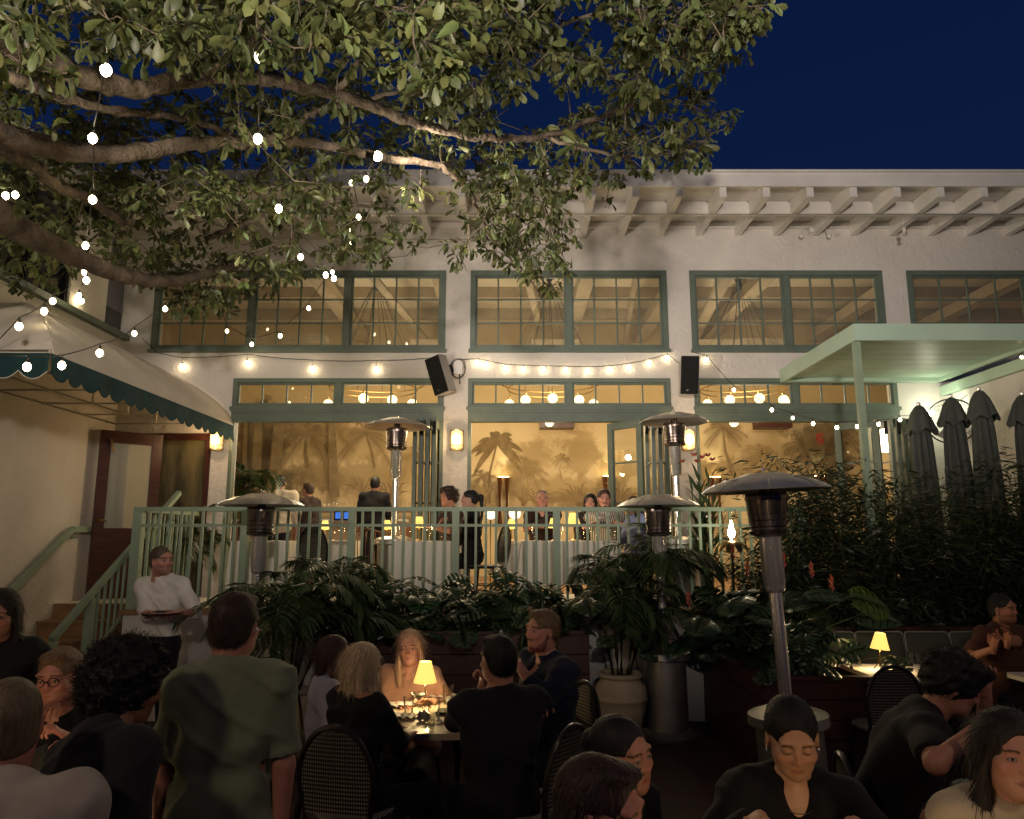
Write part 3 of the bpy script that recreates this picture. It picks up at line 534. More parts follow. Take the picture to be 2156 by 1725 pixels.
# ================================================================ terrace railing
rl = thing('terrace_railing', 'sage green metal railing with square posts along the terrace edge and down the stairs', 'railing', (0, RY, TZ))
TOPZ, SUBZ, BOTZ = 2.165, 1.985, 1.16
r_ = MB(); XR = 3.15
r_.box(SX - 0.03, XR, RY + 0.09, RY + 0.145, TOPZ - 0.045, TOPZ); r_.build('top_rail', M['green_light'], rl, smooth=False)
r_ = MB(); r_.box(SX + 0.05, XR, RY + 0.10, RY + 0.135, SUBZ - 0.03, SUBZ); r_.build('middle_rail', M['green_light'], rl, smooth=False)
r_ = MB(); r_.box(SX + 0.05, XR, RY + 0.10, RY + 0.135, BOTZ - 0.03, BOTZ); r_.build('bottom_rail', M['green_light'], rl, smooth=False)
posts = [SX + 0.02, at(510, 1200, RY + .1).x, at(737, 1200, RY + .1).x, at(958, 1200, RY + .1).x, at(1173, 1200, RY + .1).x, at(1392, 1200, RY + .1).x, XR - 0.04]
for x in posts:
    p = MB(); w_ = 0.095 if x < SX + .1 else 0.075; p.box(x - w_ / 2, x + w_ / 2, RY + 0.08, RY + 0.08 + w_, TZ + 0.046, TOPZ - 0.046); p.build('post', M['green_light'], rl, smooth=False)
for a, b in zip(posts[:-1], posts[1:]):
    n = round((b - a) / 0.1125)
    for k in range(1, n):
        x = a + (b - a) * k / n; p = MB(); p.box(x - 0.013, x + 0.013, RY + 0.104, RY + 0.130, BOTZ + 0.001, TOPZ - 0.046); p.build('baluster', M['green_light'], rl, smooth=False)
ex = SX + 0.06
r_ = MB(); r_.bar((ex, RY + 0.15, TOPZ - 0.03), (ex, 9.4, TOPZ - 0.03), 0.05, 0.05); r_.build('return_rail', M['green_light'], rl, smooth=False)
for k in range(1, 11):
    y = RY + 0.15 + k * 0.115; p = MB(); p.box(ex - 0.012, ex + 0.012, y - 0.012, y + 0.012, TZ + 0.046, TOPZ - 0.055); p.build('baluster', M['green_light'], rl, smooth=False)
sx = SX - 0.10
def sz(y): return 0.95 + (y - 6.9) * 0.625
r_ = MB(); r_.bar((sx, 6.88, sz(6.88)), (sx, 9.2, sz(9.2)), 0.055, 0.055); r_.bar((sx, 6.95, sz(6.9) - 0.62), (sx, 9.0, sz(9.0) - 0.68), 0.03, 0.03); r_.build('stair_rail', M['green_light'], rl, smooth=False)
for y in (6.9, 7.45, 8.6):
    p = MB(); p.box(sx - 0.035, sx + 0.035, y - 0.035, y + 0.035, 0.01 if y < 7.5 else 0.7, sz(y) - 0.035); p.build('post', M['green_light'], rl, smooth=False)
for k in range(9):
    y = 7.58 + k * 0.115; p = MB(); p.box(sx - 0.011, sx + 0.011, y - 0.011, y + 0.011, sz(y) - 0.7, sz(y) - 0.03); p.build('baluster', M['green_light'], rl, smooth=False)
# ================================================================ wall sconces
def sconce(x, z, label, power=9):
    y = FY - 0.012; t = thing('wall_lantern', label, 'wall lamp', (x, FY, z), 'caged wall lanterns on the pillars')
    m_ = MB(); m_.box(x - 0.062, x + 0.062, y - 0.02, y, z - 0.14, z + 0.14); m_.build('back_plate', M['brass'], t, smooth=False)
    m_ = MB(); m_.lathe([(0.001, -0.125), (0.066, -0.125), (0.082, -0.10), (0.085, 0), (0.082, 0.10), (0.066, 0.125), (0.001, 0.125)], (x, y - 0.095, z), 20); m_.build('glass_shade', SG, t)
    m_ = MB()
    for zz in (-0.13, -0.075, 0.075, 0.13): m_.tube([(x + 0.092 * math.cos(a), y - 0.095 + 0.092 * math.sin(a), z + zz) for a in [k * math.pi / 10 for k in range(21)]], 0.004, 5, cap=False)
    for a in (0, 90, 180, 270): m_.tube([(x + 0.092 * math.cos(R(a)), y - 0.095 + 0.092 * math.sin(R(a)), z + q) for q in (-0.13, 0.13)], 0.004, 5)
    m_.build('cage', M['brass'], t)
    light('POINT', 'glow', (x, y - 0.24, z), power, (1.0, 0.66, 0.32), t, 0.05)
    return t
SG = mat('lantern_glass', (0.9, 0.7, 0.35), 0.5, emit=(1.0, 0.62, 0.20), estr=2.6)
_t = SG.node_tree; _p = _t.nodes["Principled BSDF"]; _tc = _t.nodes.new("ShaderNodeTexCoord"); _w = _t.nodes.new("ShaderNodeTexWave"); _w.inputs["Scale"].default_value = 12; _w.inputs["Distortion"].default_value = 2.5
_r = _t.nodes.new("ShaderNodeMapRange"); _r.inputs["To Min"].default_value = 0.85; _r.inputs["To Max"].default_value = 1.6; _lnk(_t, _tc.outputs["Object"], _w.inputs[0]); _lnk(_t, _w.outputs["Fac"], _r.inputs[0]); _lnk(_t, _r.outputs[0], _p.inputs["Emission Strength"])
for px, lb in ((457, 'amber caged lantern on the pillar at the awning tip by the red door'), (962, 'amber caged lantern on the pillar below the tilted black speaker'), (1449, 'amber caged lantern half hidden behind the tall steel patio heater')):
    c = at(px, 927, FY - 0.09); sconce(c.x, c.z, lb, 13)
# ================================================================ speakers on the pillars
def speaker(c, rz, ry, label):
    t = thing('loudspeaker', label, 'speaker', c, 'loudspeakers on the facade'); mt = Matrix.Rotation(rz, 4, 'Z') @ Matrix.Rotation(R(12), 4, 'X') @ Matrix.Rotation(ry, 4, 'Y')
    def loc(mb, name, m, sm=False): mb.xf(Matrix.Translation(Vector(c)) @ mt); return mb.build(name, m, t, smooth=sm)
    w_, h_, d_ = 0.125, 0.265, 0.11
    m_ = MB(); vs = [(-w_, -d_, -h_), (w_, -d_, -h_), (w_ * .7, d_, -h_), (-w_ * .7, d_, -h_), (-w_, -d_, h_), (w_, -d_, h_), (w_ * .7, d_, h_), (-w_ * .7, d_, h_)]
    m_.add(vs, [(0, 3, 2, 1), (4, 5, 6, 7), (0, 1, 5, 4), (1, 2, 6, 5), (2, 3, 7, 6), (3, 0, 4, 7)]); loc(m_, 'cabinet', M['grey'])
    m_ = MB(); m_.box(-w_ + .006, w_ - .006, -d_ - 0.016, -d_ - 0.001, -h_ + .006, h_ - .006); loc(m_, 'grille', M['black'])
    m_ = MB(); m_.tube([(-.03 + 0.012 * math.cos(a), -d_ - 0.018, -h_ + 0.06 + 0.012 * math.sin(a)) for a in [k * 0.7 for k in range(9)]], 0.002, 5); loc(m_, 'round_badge', M['steel'])
    m_ = MB(); m_.tube([(0, d_, 0.05), (0.02, d_ + 0.12, 0.05)], 0.02, 8); m_.box(-0.05, 0.06, d_ + 0.10, d_ + 0.12, -0.02, 0.14); loc(m_, 'bracket', M['black'])
    return t
c = at(930, 790, FY - 0.24); speaker(tuple(c), R(-32), R(-12), 'tilted black loudspeaker with grey side on the pillar above the left amber lantern')
c = at(1450, 790, FY - 0.24); speaker(tuple(c), R(-6), R(2), 'upright black loudspeaker on the pillar above the patio heater dome')
jb = thing('junction_box', 'white junction box with coiled black cables beside the tilted speaker', 'box', tuple(at(965, 778, FY)))
c = at(965, 775, FY - 0.05); m_ = MB(); m_.box(c.x - 0.06, c.x + 0.06, FY - 0.1, FY - 0.013, c.z - 0.10, c.z + 0.10); m_.build('casing', M['eave'], jb, smooth=False)
m_ = MB()
for k in range(3): m_.tube([(c.x + (0.09 + .01 * k) * math.cos(a), FY - 0.11 - .006 * k, c.z - .02 + (0.13 + .01 * k) * math.sin(a)) for a in [j * 0.35 + k for j in range(17)]], 0.004, 5)
m_.tube([(c.x + 0.02, FY - 0.1, c.z - 0.1), (c.x + 0.03, FY - 0.11, c.z - 0.24)], 0.012, 6); m_.build('cable_coil', M['rubber'], jb)
# ================================================================ patio heaters
def heater(loc, label, lean=(0, 0)):
    t = thing('patio_heater', label, 'patio heater', loc, 'mushroom patio heaters')
    def b(mb, n, m): return mb.build(n, m, t, world=False, angle=40)
    m_ = MB(); m_.lathe([(0.001, 0.0), (0.27, 0.0), (0.28, 0.03), (0.22, 0.07), (0.205, 0.08), (0.001, 0.08)], n=32); b(m_, 'base', M['steel_dull'])
    m_ = MB(); m_.lathe([(0.20, 0.081), (0.20, 0.70), (0.001, 0.70)], n=36); b(m_, 'tank_housing', M['steel_dull'])
    m_ = MB(); m_.lathe([(0.001, 0.701), (0.235, 0.701), (0.245, 0.71), (0.24, 0.765), (0.14, 0.80), (0.001, 0.80)], n=36); b(m_, 'tank_lid', M['steel_dull'])
    m_ = MB(); m_.lathe([(0.040, 0.80), (0.040, 1.25), (0.044, 1.25), (0.044, 1.262), (0.040, 1.262), (0.042, 1.60)], n=18); b(m_, 'pole', M['steel'])
    m_ = MB(); m_.lathe([(0.042, 1.50), (0.058, 1.51), (0.066, 1.53), (0.066, 1.56), (0.070, 1.565), (0.070, 1.84), (0.08, 1.86)], n=24); b(m_, 'pole_sleeve', M['steel'])
    m_ = MB(); m_.lathe([(0.07, 1.85), (0.120, 1.87), (0.128, 1.89), (0.120, 1.90), (0.130, 2.08), (0.136, 2.10), (0.130, 2.13), (0.04, 2.14), (0.04, 2.19)], n=32)
    for zz in (1.90, 1.94, 1.98): m_.lathe([(0.118, zz + .01), (0.128, zz + .018), (0.120, zz + .026)], n=32)
    b(m_, 'burner', M['burner'])
    m_ = MB(); n = 32; pr = [(0.001, 2.264), (0.12, 2.260), (0.16, 2.246), (0.24, 2.226), (0.31, 2.203), (0.37, 2.175), (0.405, 2.150), (0.402, 2.144), (0.37, 2.166), (0.27, 2.204), (0.15, 2.236), (0.001, 2.250)]
    m_.lathe(pr, n=n)
    for k in range(8):
        a = k * math.pi / 4; m_.tube([(math.cos(a) * r, math.sin(a) * r, z + .002) for r, z in pr[3:7]], 0.004, 5)
    b(m_, 'reflector_dome', M['dome'])
    m_ = MB(); m_.ball((0, 0, 2.285), 0.015, 8)
    for a in (0, 2.1, 4.2): m_.tube([(0.05 * math.cos(a), 0.05 * math.sin(a), 2.12), (0.05 * math.cos(a), 0.05 * math.sin(a), 2.262)], 0.006, 6)
    b(m_, 'stud', M['steel'])
    t.rotation_euler = (R(lean[0]), R(lean[1]), random.uniform(0, 1)); return t
def floor_at(px, Y): return at(px, 1130, Y).x
heater((floor_at(547, 7.2) - 0.0, 7.2, 0), 'patio heater standing on the courtyard in front of the left part of the railing')
heater((floor_at(830, 9.15), 9.15, TZ + 0.006), 'patio heater on the terrace beside the folded doors of the left bay')
heater((floor_at(1428, 8.75), 8.75, TZ + 0.006), 'tallest looking patio heater, in front of the amber lantern right of the middle bay')
heater((floor_at(1392, 7.35), 7.35, 0), 'patio heater with steel tank housing standing beside the big clay pot', (0, -0.6))
heater((floor_at(1640, 4.85) + .02, 4.85, 0), 'nearest patio heater with wide tilted dome in front of the bamboo', (-1.0, -2.4))
# ================================================================ closed umbrellas on the right
def umbrella(px, topy, Y, label, rz=0):
    top = at(px, topy, Y); t = thing('closed_umbrella', label, 'umbrella', (top.x, Y, TZ), 'closed grey umbrellas behind the bamboo'); H = top.z
    m_ = MB(); m_.tube([(top.x, Y, TZ + 0.02), (top.x, Y, H - 0.08)], 0.022, 8); m_.build('pole', M['steel'], t)
    m_ = MB(); m_.lathe([(0.001, 0), (0.02, -0.01), (0.024, -0.04), (0.014, -0.06), (0.02, -0.08), (0.001, -0.09)], (top.x, Y, H), 10); m_.build('finial', M['steel'], t)
    def folds(name, prof, nf, seed, flare):
        n = nf * 8; rr = random.Random(seed); ph = [rr.uniform(.7, 1.3) for _ in range(nf)]; vs = []
        for r, z in prof:
            for j in range(n):
                a = 2 * math.pi * j / n + rz; k = j * nf // n; u = (j * nf / n) % 1; f = 1 + flare * (abs(math.sin(math.pi * u)) - 0.5) * ph[k] * min(1, (H - .06 - z) / .35)
                vs.append((top.x + r * f * math.cos(a + 0.15 * (H - z)), Y + r * f * math.sin(a + 0.15 * (H - z)), z + (0.03 * ph[k] * math.sin(math.pi * u * 2) if z == prof[-1][1] else 0)))
        k = len(prof); mkobj(name, vs, [(i * n + j, i * n + (j + 1) % n, (i + 1) * n + (j + 1) % n, (i + 1) * n + j) for i in range(k - 1) for j in range(n)], M['umbrella'], t, angle=180)
    folds('canopy', [(0.022, H - .06), (0.05, H - .12), (0.080, H - .26), (0.095, H - .5), (0.105, H - .8), (0.118, H - 1.1), (0.118, H - 1.4), (0.11, H - 1.75)], 9, int(px), 0.5)
    folds('vent_cap', [(0.018, H - .045), (0.05, H - .065), (0.095, H - .14), (0.125, H - .25), (0.155, H - .38)], 6, int(px) + 1, 0.35)
umbrella(1933, 846, 8.75, 'closed grey umbrella nearest the doors, left of the wall fan'); umbrella(2001, 829, 8.6, 'closed grey umbrella directly in front of the round wall fan', .3)
umbrella(2060, 814, 8.3, 'closed grey umbrella just right of the round wall fan, with the highest top', .6); umbrella(2150, 824, 8.1, 'closed grey umbrella at the far right edge of the photo', .2)
# wall fan
fx = at(2004, 890, 9.7); fc = Vector((RX - 0.22, 9.35, at(2004, 888, 9.4).z))
fc = atx(2003, 887, RX - 0.2); fn = thing('wall_fan', 'large round caged fan on the cream wall behind the closed umbrellas', 'fan', tuple(fc))
ax = Matrix.Rotation(R(-35), 3, 'Z') @ Matrix.Rotation(R(90), 3, 'X')
m_ = MB()
for r in (0.30, 0.302): m_.tube([fc + ax @ Vector((r * math.cos(a), r * math.sin(a), 0)) for a in [k * math.pi / 18 for k in range(37)]], 0.009, 6, cap=False)
for r in (0.25, 0.2, 0.15, 0.1): m_.tube([fc + ax @ Vector((r * math.cos(a), r * math.sin(a), 0.05)) for a in [k * math.pi / 12 for k in range(25)]], 0.002, 4, cap=False)
for k in range(48):
    a = k * math.pi / 24; m_.tube([fc + ax @ Vector((0.30 * math.cos(a), 0.30 * math.sin(a), 0)), fc + ax @ Vector((0.05 * math.cos(a), 0.05 * math.sin(a), 0.07))], 0.0022, 4)
m_.build('cage', M['black'], fn)
m_ = MB()
for k in range(3):
    a = k * 2.09; m_.add([fc + ax @ Vector(p) for p in ((0.03 * math.cos(a), 0.03 * math.sin(a), 0.02), (0.26 * math.cos(a - .3), 0.26 * math.sin(a - .3), -0.02), (0.27 * math.cos(a + .3), 0.27 * math.sin(a + .3), 0.02), (0.04 * math.cos(a + .8), 0.04 * math.sin(a + .8), 0.03))], [(0, 1, 2, 3)])
m_.build('blade', M['grey'], fn, smooth=False)
m_ = MB(); m_.tube([fc + ax @ Vector((0, 0, 0.02)), fc + ax @ Vector((0, 0, -0.12))], 0.06, 12); m_.tube([fc + ax @ Vector((0, 0, -0.1)), (RX, fc.y + 0.05, fc.z)], 0.02, 8); m_.build('motor', M['black'], fn)
# floodlight under canopy lighting wall and boards
fl = thing('wall_floodlight', 'small bright white floodlight on the stucco beside the round fan', 'floodlight', tuple(at(1963, 868, FY - 0.15)), None); c = at(1962, 868, FY - 0.16)
m_ = MB(); m_.box(c.x - 0.06, c.x + 0.06, FY - 0.10, FY - 0.013, c.z - 0.05, c.z + 0.05); m_.build('casing', M['eave'], fl, smooth=False)
m_ = MB(); m_.ball((c.x, FY - 0.13, c.z), 0.045, 12); m_.build('lamp', emat('flood_white', (1, .95, .75), 30), fl); light('POINT', 'glow', (c.x - .02, FY - 0.35, c.z), 12, (0.95, 1.0, 0.72), fl, 0.05)
# ================================================================ string lights
bulbglass = emat('bulb_light', (1.0, 0.80, 0.48), 34.0); dimglass = emat('bulb_light_dim', (1.0, 0.78, 0.45), 9.0)
def stringlight(name_label, pts, bulbs, r=0.021, sub=6, sag=0.0, drop=0.05, dim=()):
    """pts: cable points in the place; bulbs: list of points where a bulb hangs"""
    base = pts[0]; t = thing('string_light', name_label, 'string lights', tuple(base), 'strings of festoon bulbs')
    path = []
    for a, b in zip(pts[:-1], pts[1:]):
        a = Vector(a); b = Vector(b); L = (b - a).length
        for k in range(sub): u = k / sub; path.append(a.lerp(b, u) - Vector((0, 0, 4 * sag * u * (1 - u) * L)))
    path.append(Vector(pts[-1])); m_ = MB(); m_.tube(path, 0.0045, 5); m_.build('cable', M['rubber'], t)
    for i, b in enumerate(bulbs):
        b = Vector(b); m_ = MB(); m_.lathe([(0.001, r * 1.1), (r * .55, r * .95), (r * .95, r * .3), (r, -r * .2), (r * .8, -r * .8), (r * .35, -r * 1.25), (0.001, -r * 1.3)], b, 10)
        o = m_.build('bulb', dimglass if i in dim else bulbglass, t)
        m_ = MB(); q = min(path, key=lambda p: (p - (b + Vector((0, 0, drop + r)))).length); m_.tube([b + Vector((0, 0, r * .9)), b + Vector((0, 0, r * .9 + 0.035))], 0.011, 7); m_.tube([b + Vector((0, 0, r * .9 + 0.035)), q], 0.003, 4); m_.build('socket', M['rubber'], o)
    return t
def S(label, raw, r=0.021, drop=0.05, sag=0.0, ends=None, dim=()):
    bl_ = [at(x, y, Y) for x, y, Y in raw]; cab = [b + Vector((0, 0, drop + r)) for b in bl_]
    if ends:
        if ends[0]: cab = [at(*e) for e in ends[0]] + cab
        if ends[1]: cab = cab + [at(*e) for e in ends[1]]
    return stringlight(label, cab, bl_, r, 5, sag, drop, dim)
WY = FY - 0.065
S('string of small bulbs in a shallow swag between the two speakers', [(1004 + 0, 762, WY)] + [(x, y, WY) for x, y in ((1025, 766), (1065, 774), (1102, 776), (1145, 777), (1192, 778), (1238, 779), (1285, 777), (1325, 772), (1368, 763), (1406, 752))], 0.020, 0.03, 0.02, ([(963, 757, WY)], [(1430, 765, WY)]))
S('string of four bulbs in low swags under the left windows', [(383, 771, WY), (520, 764, WY), (657, 776, WY), (792, 777, WY)], 0.024, 0.10, 0.015, ([(300, 712, WY), (330, 742, WY)], [(925, 752, WY)]))
S('string of bulbs sloping from the right speaker down under the green canopy', [(1488, 757, WY), (1545, 821, 9.6), (1625, 863, 9.2), (1669, 880, 9.0), (1712, 892, 8.9), (1762, 900, 8.7), (1805, 898, 8.6), (1850, 893, 8.9), (1895, 884, 9.6)], 0.020, 0.04, 0.02, ([(1462, 742, WY)], [(1960, 868, WY)]), dim=(3,))
S('string of dark bulbs high on the right wall', [(2102, 788, 9.2), (2151, 752, 8.4)], 0.018, 0.03, 0.02, ([(2010, 850, 9.9)], [(2200, 720, 7.9)]), dim=(0, 1))
S('long string of bulbs dropping through the branches at the left', [(223, 147, 3.6), (195, 291, 4.6), (195, 420, 5.5), (180, 517, 6.5), (176, 553, 7.2), (178, 573, 7.8), (182, 590, 6.9), (166, 622, 8.6), (172, 634, 9.0), (178, 645, 9.4)], 0.029, 0.05, 0.01, ([(222, 20, 3.0)], [(185, 700, 10.0)]), dim=())
S('string of bulbs running down through the middle of the tree', [(547, 119, 3.6), (543, 292, 4.6), (587, 439, 5.8), (633, 541, 7.0), (686, 579, 8.0), (703, 586, 8.4)], 0.029, 0.06, 0.0, ([(515, -20, 3.0), (533, 110, 3.5)], [(712, 570, 8.8)]), dim=(0, 3))
S('string of bulbs hanging from the lit branch end to the left windows', [(771, 377, 6.4), (740, 385, 6.8), (755, 457, 7.2), (733, 484, 7.6), (741, 512, 8.0), (713, 553, 8.4), (700, 573, 8.8), (650, 649, 9.2), (590, 707, 9.6), (530, 725, 9.9), (478, 697, 9.6), (430, 580, 9.0)], 0.024, 0.05, 0.01, ([(790, 335, 6.2)], [(420, 540, 8.8)]), dim=(1, 10))
S('string of bulbs crossing over the domed awning', [(348, 650, 8.2), (283, 702, 7.4), (210, 743, 5.7), (130, 769, 5.3), (57, 772, 5.0)], 0.026, 0.05, 0.02, ([(400, 610, 9.0)], [(-60, 740, 5.2)]), dim=(1,))
S('short string of bulbs above the awning ridge', [(111, 634, 6.9), (93, 655, 6.3), (40, 687, 5.6)], 0.027, 0.05, 0.02, ([(150, 600, 8.4)], [(-40, 750, 6.0)]))
S('string with two bulbs at the far left edge of the tree', [(12, 412, 6.0), (32, 410, 6.3)], 0.028, 0.05, 0.0, ([(-30, 390, 5.5)], [(60, 420, 6.8)]))
# flood lamp on the branch end (visible lit lamp)
tf = thing('tree_floodlight', 'glaring floodlight strapped to the end of a middle branch', 'floodlight', tuple(at(795, 330, 5.9))); c = at(795, 330, 5.9)
m_ = MB(); m_.tube([c + Vector((-0.10, -0.02, 0.01)), c + Vector((-0.03, 0, 0))], [0.035, 0.045], 12); m_.tube([c + Vector((-0.09, 0.02, 0)), c + Vector((-0.10, 0.06, -0.06))], 0.01, 6); m_.build('casing', M['black'], tf)
m_ = MB(); m_.ball(c + Vector((0.0, -0.005, 0)), 0.042, 12, sc=(1, 1, 1)); m_.build('lamp', emat('flood_warm', (1, .85, .55), 40), tf)
light('SPOT', 'beam', c + Vector((0.10, 0.03, -0.02)), 110, (1.0, 0.83, 0.66), tf, 0.05, (3.2, 9.2, 5.6), 130, 0.7)
# ================================================================ chandeliers
globem = emat('opal_globe', (1.0, 0.82, 0.40), 3.0)
def chandelier(px, label):
    c = at(px, 856, 12.35); t = thing('chandelier', label, 'chandelier', (c.x, 12.35, c.z), 'ring chandeliers with opal globes'); Rr = 0.74
    m_ = MB()
    for rr, zz in ((Rr, 0.30), (Rr * 1.18, 0.42)): m_.tube([(c.x + rr * math.cos(a), 12.35 + rr * math.sin(a), c.z + zz) for a in [k * math.pi / 20 for k in range(41)]], 0.010, 6, cap=False)
    m_.build('ring', M['brass'], t)
    m_ = MB()
    for k in range(12): a = k * math.pi / 6; m_.tube([(c.x + Rr * 1.18 * math.cos(a), 12.35 + Rr * 1.18 * math.sin(a), c.z + 0.42), (c.x + 0.10 * math.cos(a), 12.35 + 0.10 * math.sin(a), CZ - 0.3)], 0.005, 4)
    m_.tube([(c.x, 12.35, CZ - 0.28), (c.x, 12.35, CZ - 0.05)], 0.09, 12); m_.build('cable', M['rubber'], t)
    for k in range(10):
        a = k * math.pi / 5 + 0.3; x, y = c.x + Rr * math.cos(a), 12.35 + Rr * math.sin(a); zz = c.z - (0.16 if math.sin(a) > 0.3 else 0)
        if math.sin(a) > 0.3 and k % 2: continue
        m_ = MB(); m_.ball((x, y, zz), 0.082, 16); g_ = m_.build('globe', globem, t)
        m_ = MB(); m_.tube([(x, y, zz + 0.075), (x, y, zz + 0.11)], 0.03, 8); m_.tube([(x, y, zz + 0.11), (x, y, c.z + 0.3)], 0.003, 4); m_.build('stem', M['brass'], g_)
    light('POINT', 'glow', (c.x, 12.35, c.z - 0.30), 135, (1.0, 0.79, 0.50), t, 0.5)
    light('POINT', 'upglow', (c.x, 12.35, c.z + 0.75), 55, (1.0, 0.82, 0.56), t, 0.5)
chandelier(785, 'ring chandelier of opal globes seen through the left bay'); chandelier(1160, 'ring chandelier of opal globes seen through the middle bay'); chandelier(1570, 'ring chandelier of opal globes seen through the right bay')
# unseen floodlights added to match how crown, eave and facade are lit
for i, (x, y, z, p, tg, an, col) in enumerate(((-3.9, 2.2, 3.0, 300, (-1.5, 6.0, 6.5), 120, (1.0, 0.88, 0.58)), (-3.6, 4.0, 2.5, 750, (2.6, 9.4, 6.3), 70, (1.0, 0.87, 0.77)), (0.4, -2.2, 3.4, 2300, (-0.2, 10, 4.9), 84, (1.0, 0.87, 0.77)))):
    t = thing('added_floodlight', ('added unseen floodlight on the tree trunk aimed into the crown', 'added unseen floodlight low on the tree trunk aimed at the eave', 'added unseen floodlight behind the camera aimed at the facade')[i], 'floodlight', (x, y, z))
    m_ = MB(); m_.box(x - 0.1, x + 0.1, y - 0.12, y - 0.04, z - 0.07, z + 0.07); m_.build('casing', M['black'], t, smooth=False)
    if i == 2: m_ = MB(); m_.box(x - 2.4, x + 2.4, y + .8, y + .83, z - .75, z - .095); m_.build('cutoff_plate', M['black'], t, smooth=False)  # unseen plate added to keep the flood off the foreground
    light('SPOT', 'beam', (x, y, z), p, col, t, 0.08 if i == 0 else 0.22, tg, an, 0.8)

for i, (x, y, z, p) in enumerate(((-2.6, 0.2, 3.5, 74), (2.6, 0.0, 3.5, 52), (0.2, -1.6, 3.2, 66), (4.6, 3.4, 3.9, 20))):  # unseen fill lights, added to brighten the people in the foreground
    t = thing('fill_lamp', ('added fill lamp high to the left of the camera', 'added fill lamp high to the right of the camera', 'added fill lamp above and behind the camera', 'added fill lamp out of view at the far right')[i], 'lamp', (x, y, z)); m_ = MB(); m_.tube([(x, y, z + .12), (x, y, z + 1.6)], .005, 5); m_.lathe([(.02, .14), (.1, .10), (.1, .09)], (x, y, z), 16); m_.build('fill_lamp_cap', M['black'], t)
    light('POINT', 'glow', (x, y, z), p, (1.0, 0.72, 0.47), t, 0.12)
# ================================================================ leaves
def leaf_obovate():
    w = [0.0, 0.10, 0.185, 0.165, 0.0]; xs = [0.0, 0.28, 0.6, 0.85, 1.0]; v = [(0, 0, 0)]; 
    for i in (1, 2, 3): zc = 0.05 * math.sin(math.pi * xs[i]); v += [(xs[i], -w[i], zc + 0.05), (xs[i], 0, zc), (xs[i], w[i], zc + 0.05)]
    v.append((1.0, 0, -0.03)); f = [(0, 1, 2), (0, 2, 3), (1, 4, 5), (1, 5, 2), (2, 5, 6), (2, 6, 3), (4, 7, 8), (4, 8, 5), (5, 8, 9), (5, 9, 6), (7, 10, 8), (8, 10, 9)]
    return np.array(v, np.float32), np.array(f, np.int32)
def leaf_lance():
    v = [(0, 0, 0), (0.35, -0.075, 0.02), (0.35, 0.075, 0.02), (0.75, -0.045, -0.02), (0.75, 0.045, -0.02), (1, 0, -0.10)]
    return np.array(v, np.float32), np.array([(0, 1, 2), (1, 3, 4), (1, 4, 2), (3, 5, 4)], np.int32)
def leaf_broad(seed=0, cuts=4):
    rr = random.Random(seed); v = []; f = []; n = 7; v.append((0, 0, 0)); mid = [(i / n, 0, 0.06 * math.sin(math.pi * i / n) - 0.10 * (i / n) ** 2) for i in range(n + 1)]
    def wd(t): return 0.46 * math.sin(math.pi * min(1, t * 0.92 + 0.10)) ** 0.75
    base = len(v); v += mid
    for sg in (-1, 1):
        for i in range(n):
            t0 = i / n + 0.012; t1 = (i + 1) / n - (0.035 if cuts else 0.0); a = len(v); w0, w1 = wd(t0), wd(t1)
            v += [(t0 + 0.10 * w0, sg * w0, mid[i][2] - 0.10 * w0 - .02), (t1 + 0.10 * w1, sg * w1, mid[i + 1][2] - 0.10 * w1 - .02), (t0 + 0.02, sg * w0 * .5, mid[i][2] + .02), (t1, sg * w1 * .5, mid[i + 1][2] + .02)]
            f += [(base + i, a + 2, a + 3), (base + i, a + 3, base + i + 1), (a + 2, a, a + 1), (a + 2, a + 1, a + 3)]
    return np.array(v, np.float32), np.array(f, np.int32)
def rotframes(d, roll):
    """rows x(dir), y(side), z(normal) for each direction"""
    d = d / np.linalg.norm(d, axis=1, keepdims=True); up = np.tile(np.array([[0, 0, 1.0]]), (len(d), 1)); up[np.abs(d[:, 2]) > 0.95] = (1, 0, 0)
    s = np.cross(up, d); s /= np.linalg.norm(s, axis=1, keepdims=True); n = np.cross(d, s); c, q = np.cos(roll)[:, None], np.sin(roll)[:, None]
    return np.stack([d, s * c + n * q, n * c - s * q], 1)
def scatter(tmpl, P, F, S):
    tv, tf = tmpl; V = np.einsum('vi,nij->nvj', tv, F) * S[:, None, None] + P[:, None, :]; k = len(tv)
    return V.reshape(-1, 3), (tf[None] + (np.arange(len(P)) * k)[:, None, None]).reshape(-1, 3)
def inpoly(x, y, poly):
    c = np.zeros(len(x), bool); j = len(poly) - 1
    for i in range(len(poly)):
        xi, yi = poly[i]; xj, yj = poly[j]; t = ((yi > y) != (yj > y)) & (x < (xj - xi) * (y - yi) / ((yj - yi) or 1e-9) + xi); c ^= t; j = i
    return c
# ================================================================ the big tree
tree = thing('spreading_tree', 'large spreading ficus tree with thick bare limbs reaching in over the courtyard from the left', 'tree', (-4.3, 3.2, 0))
def catmull(p, n=8):
    p = [Vector(q) for q in p]; p = [p[0] * 2 - p[1]] + p + [p[-1] * 2 - p[-2]]; o = []
    for i in range(1, len(p) - 2):
        for k in range(n):
            t = k / n; o.append(0.5 * ((2 * p[i]) + (p[i + 1] - p[i - 1]) * t + (2 * p[i - 1] - 5 * p[i] + 4 * p[i + 1] - p[i + 2]) * t * t + (3 * p[i] - p[i - 1] - 3 * p[i + 1] + p[i + 2]) * t ** 3))
    return o + [p[-2]]
m_ = MB(); tp = catmull([(-4.35, 3.2, -0.05), (-4.3, 3.25, 1.0), (-4.25, 3.3, 2.1), (-4.1, 3.5, 3.0)]); m_.tube(tp, [0.42 - 0.15 * k / len(tp) for k in range(len(tp))], 16); m_.build('trunk', M['bark'], tree, angle=180)
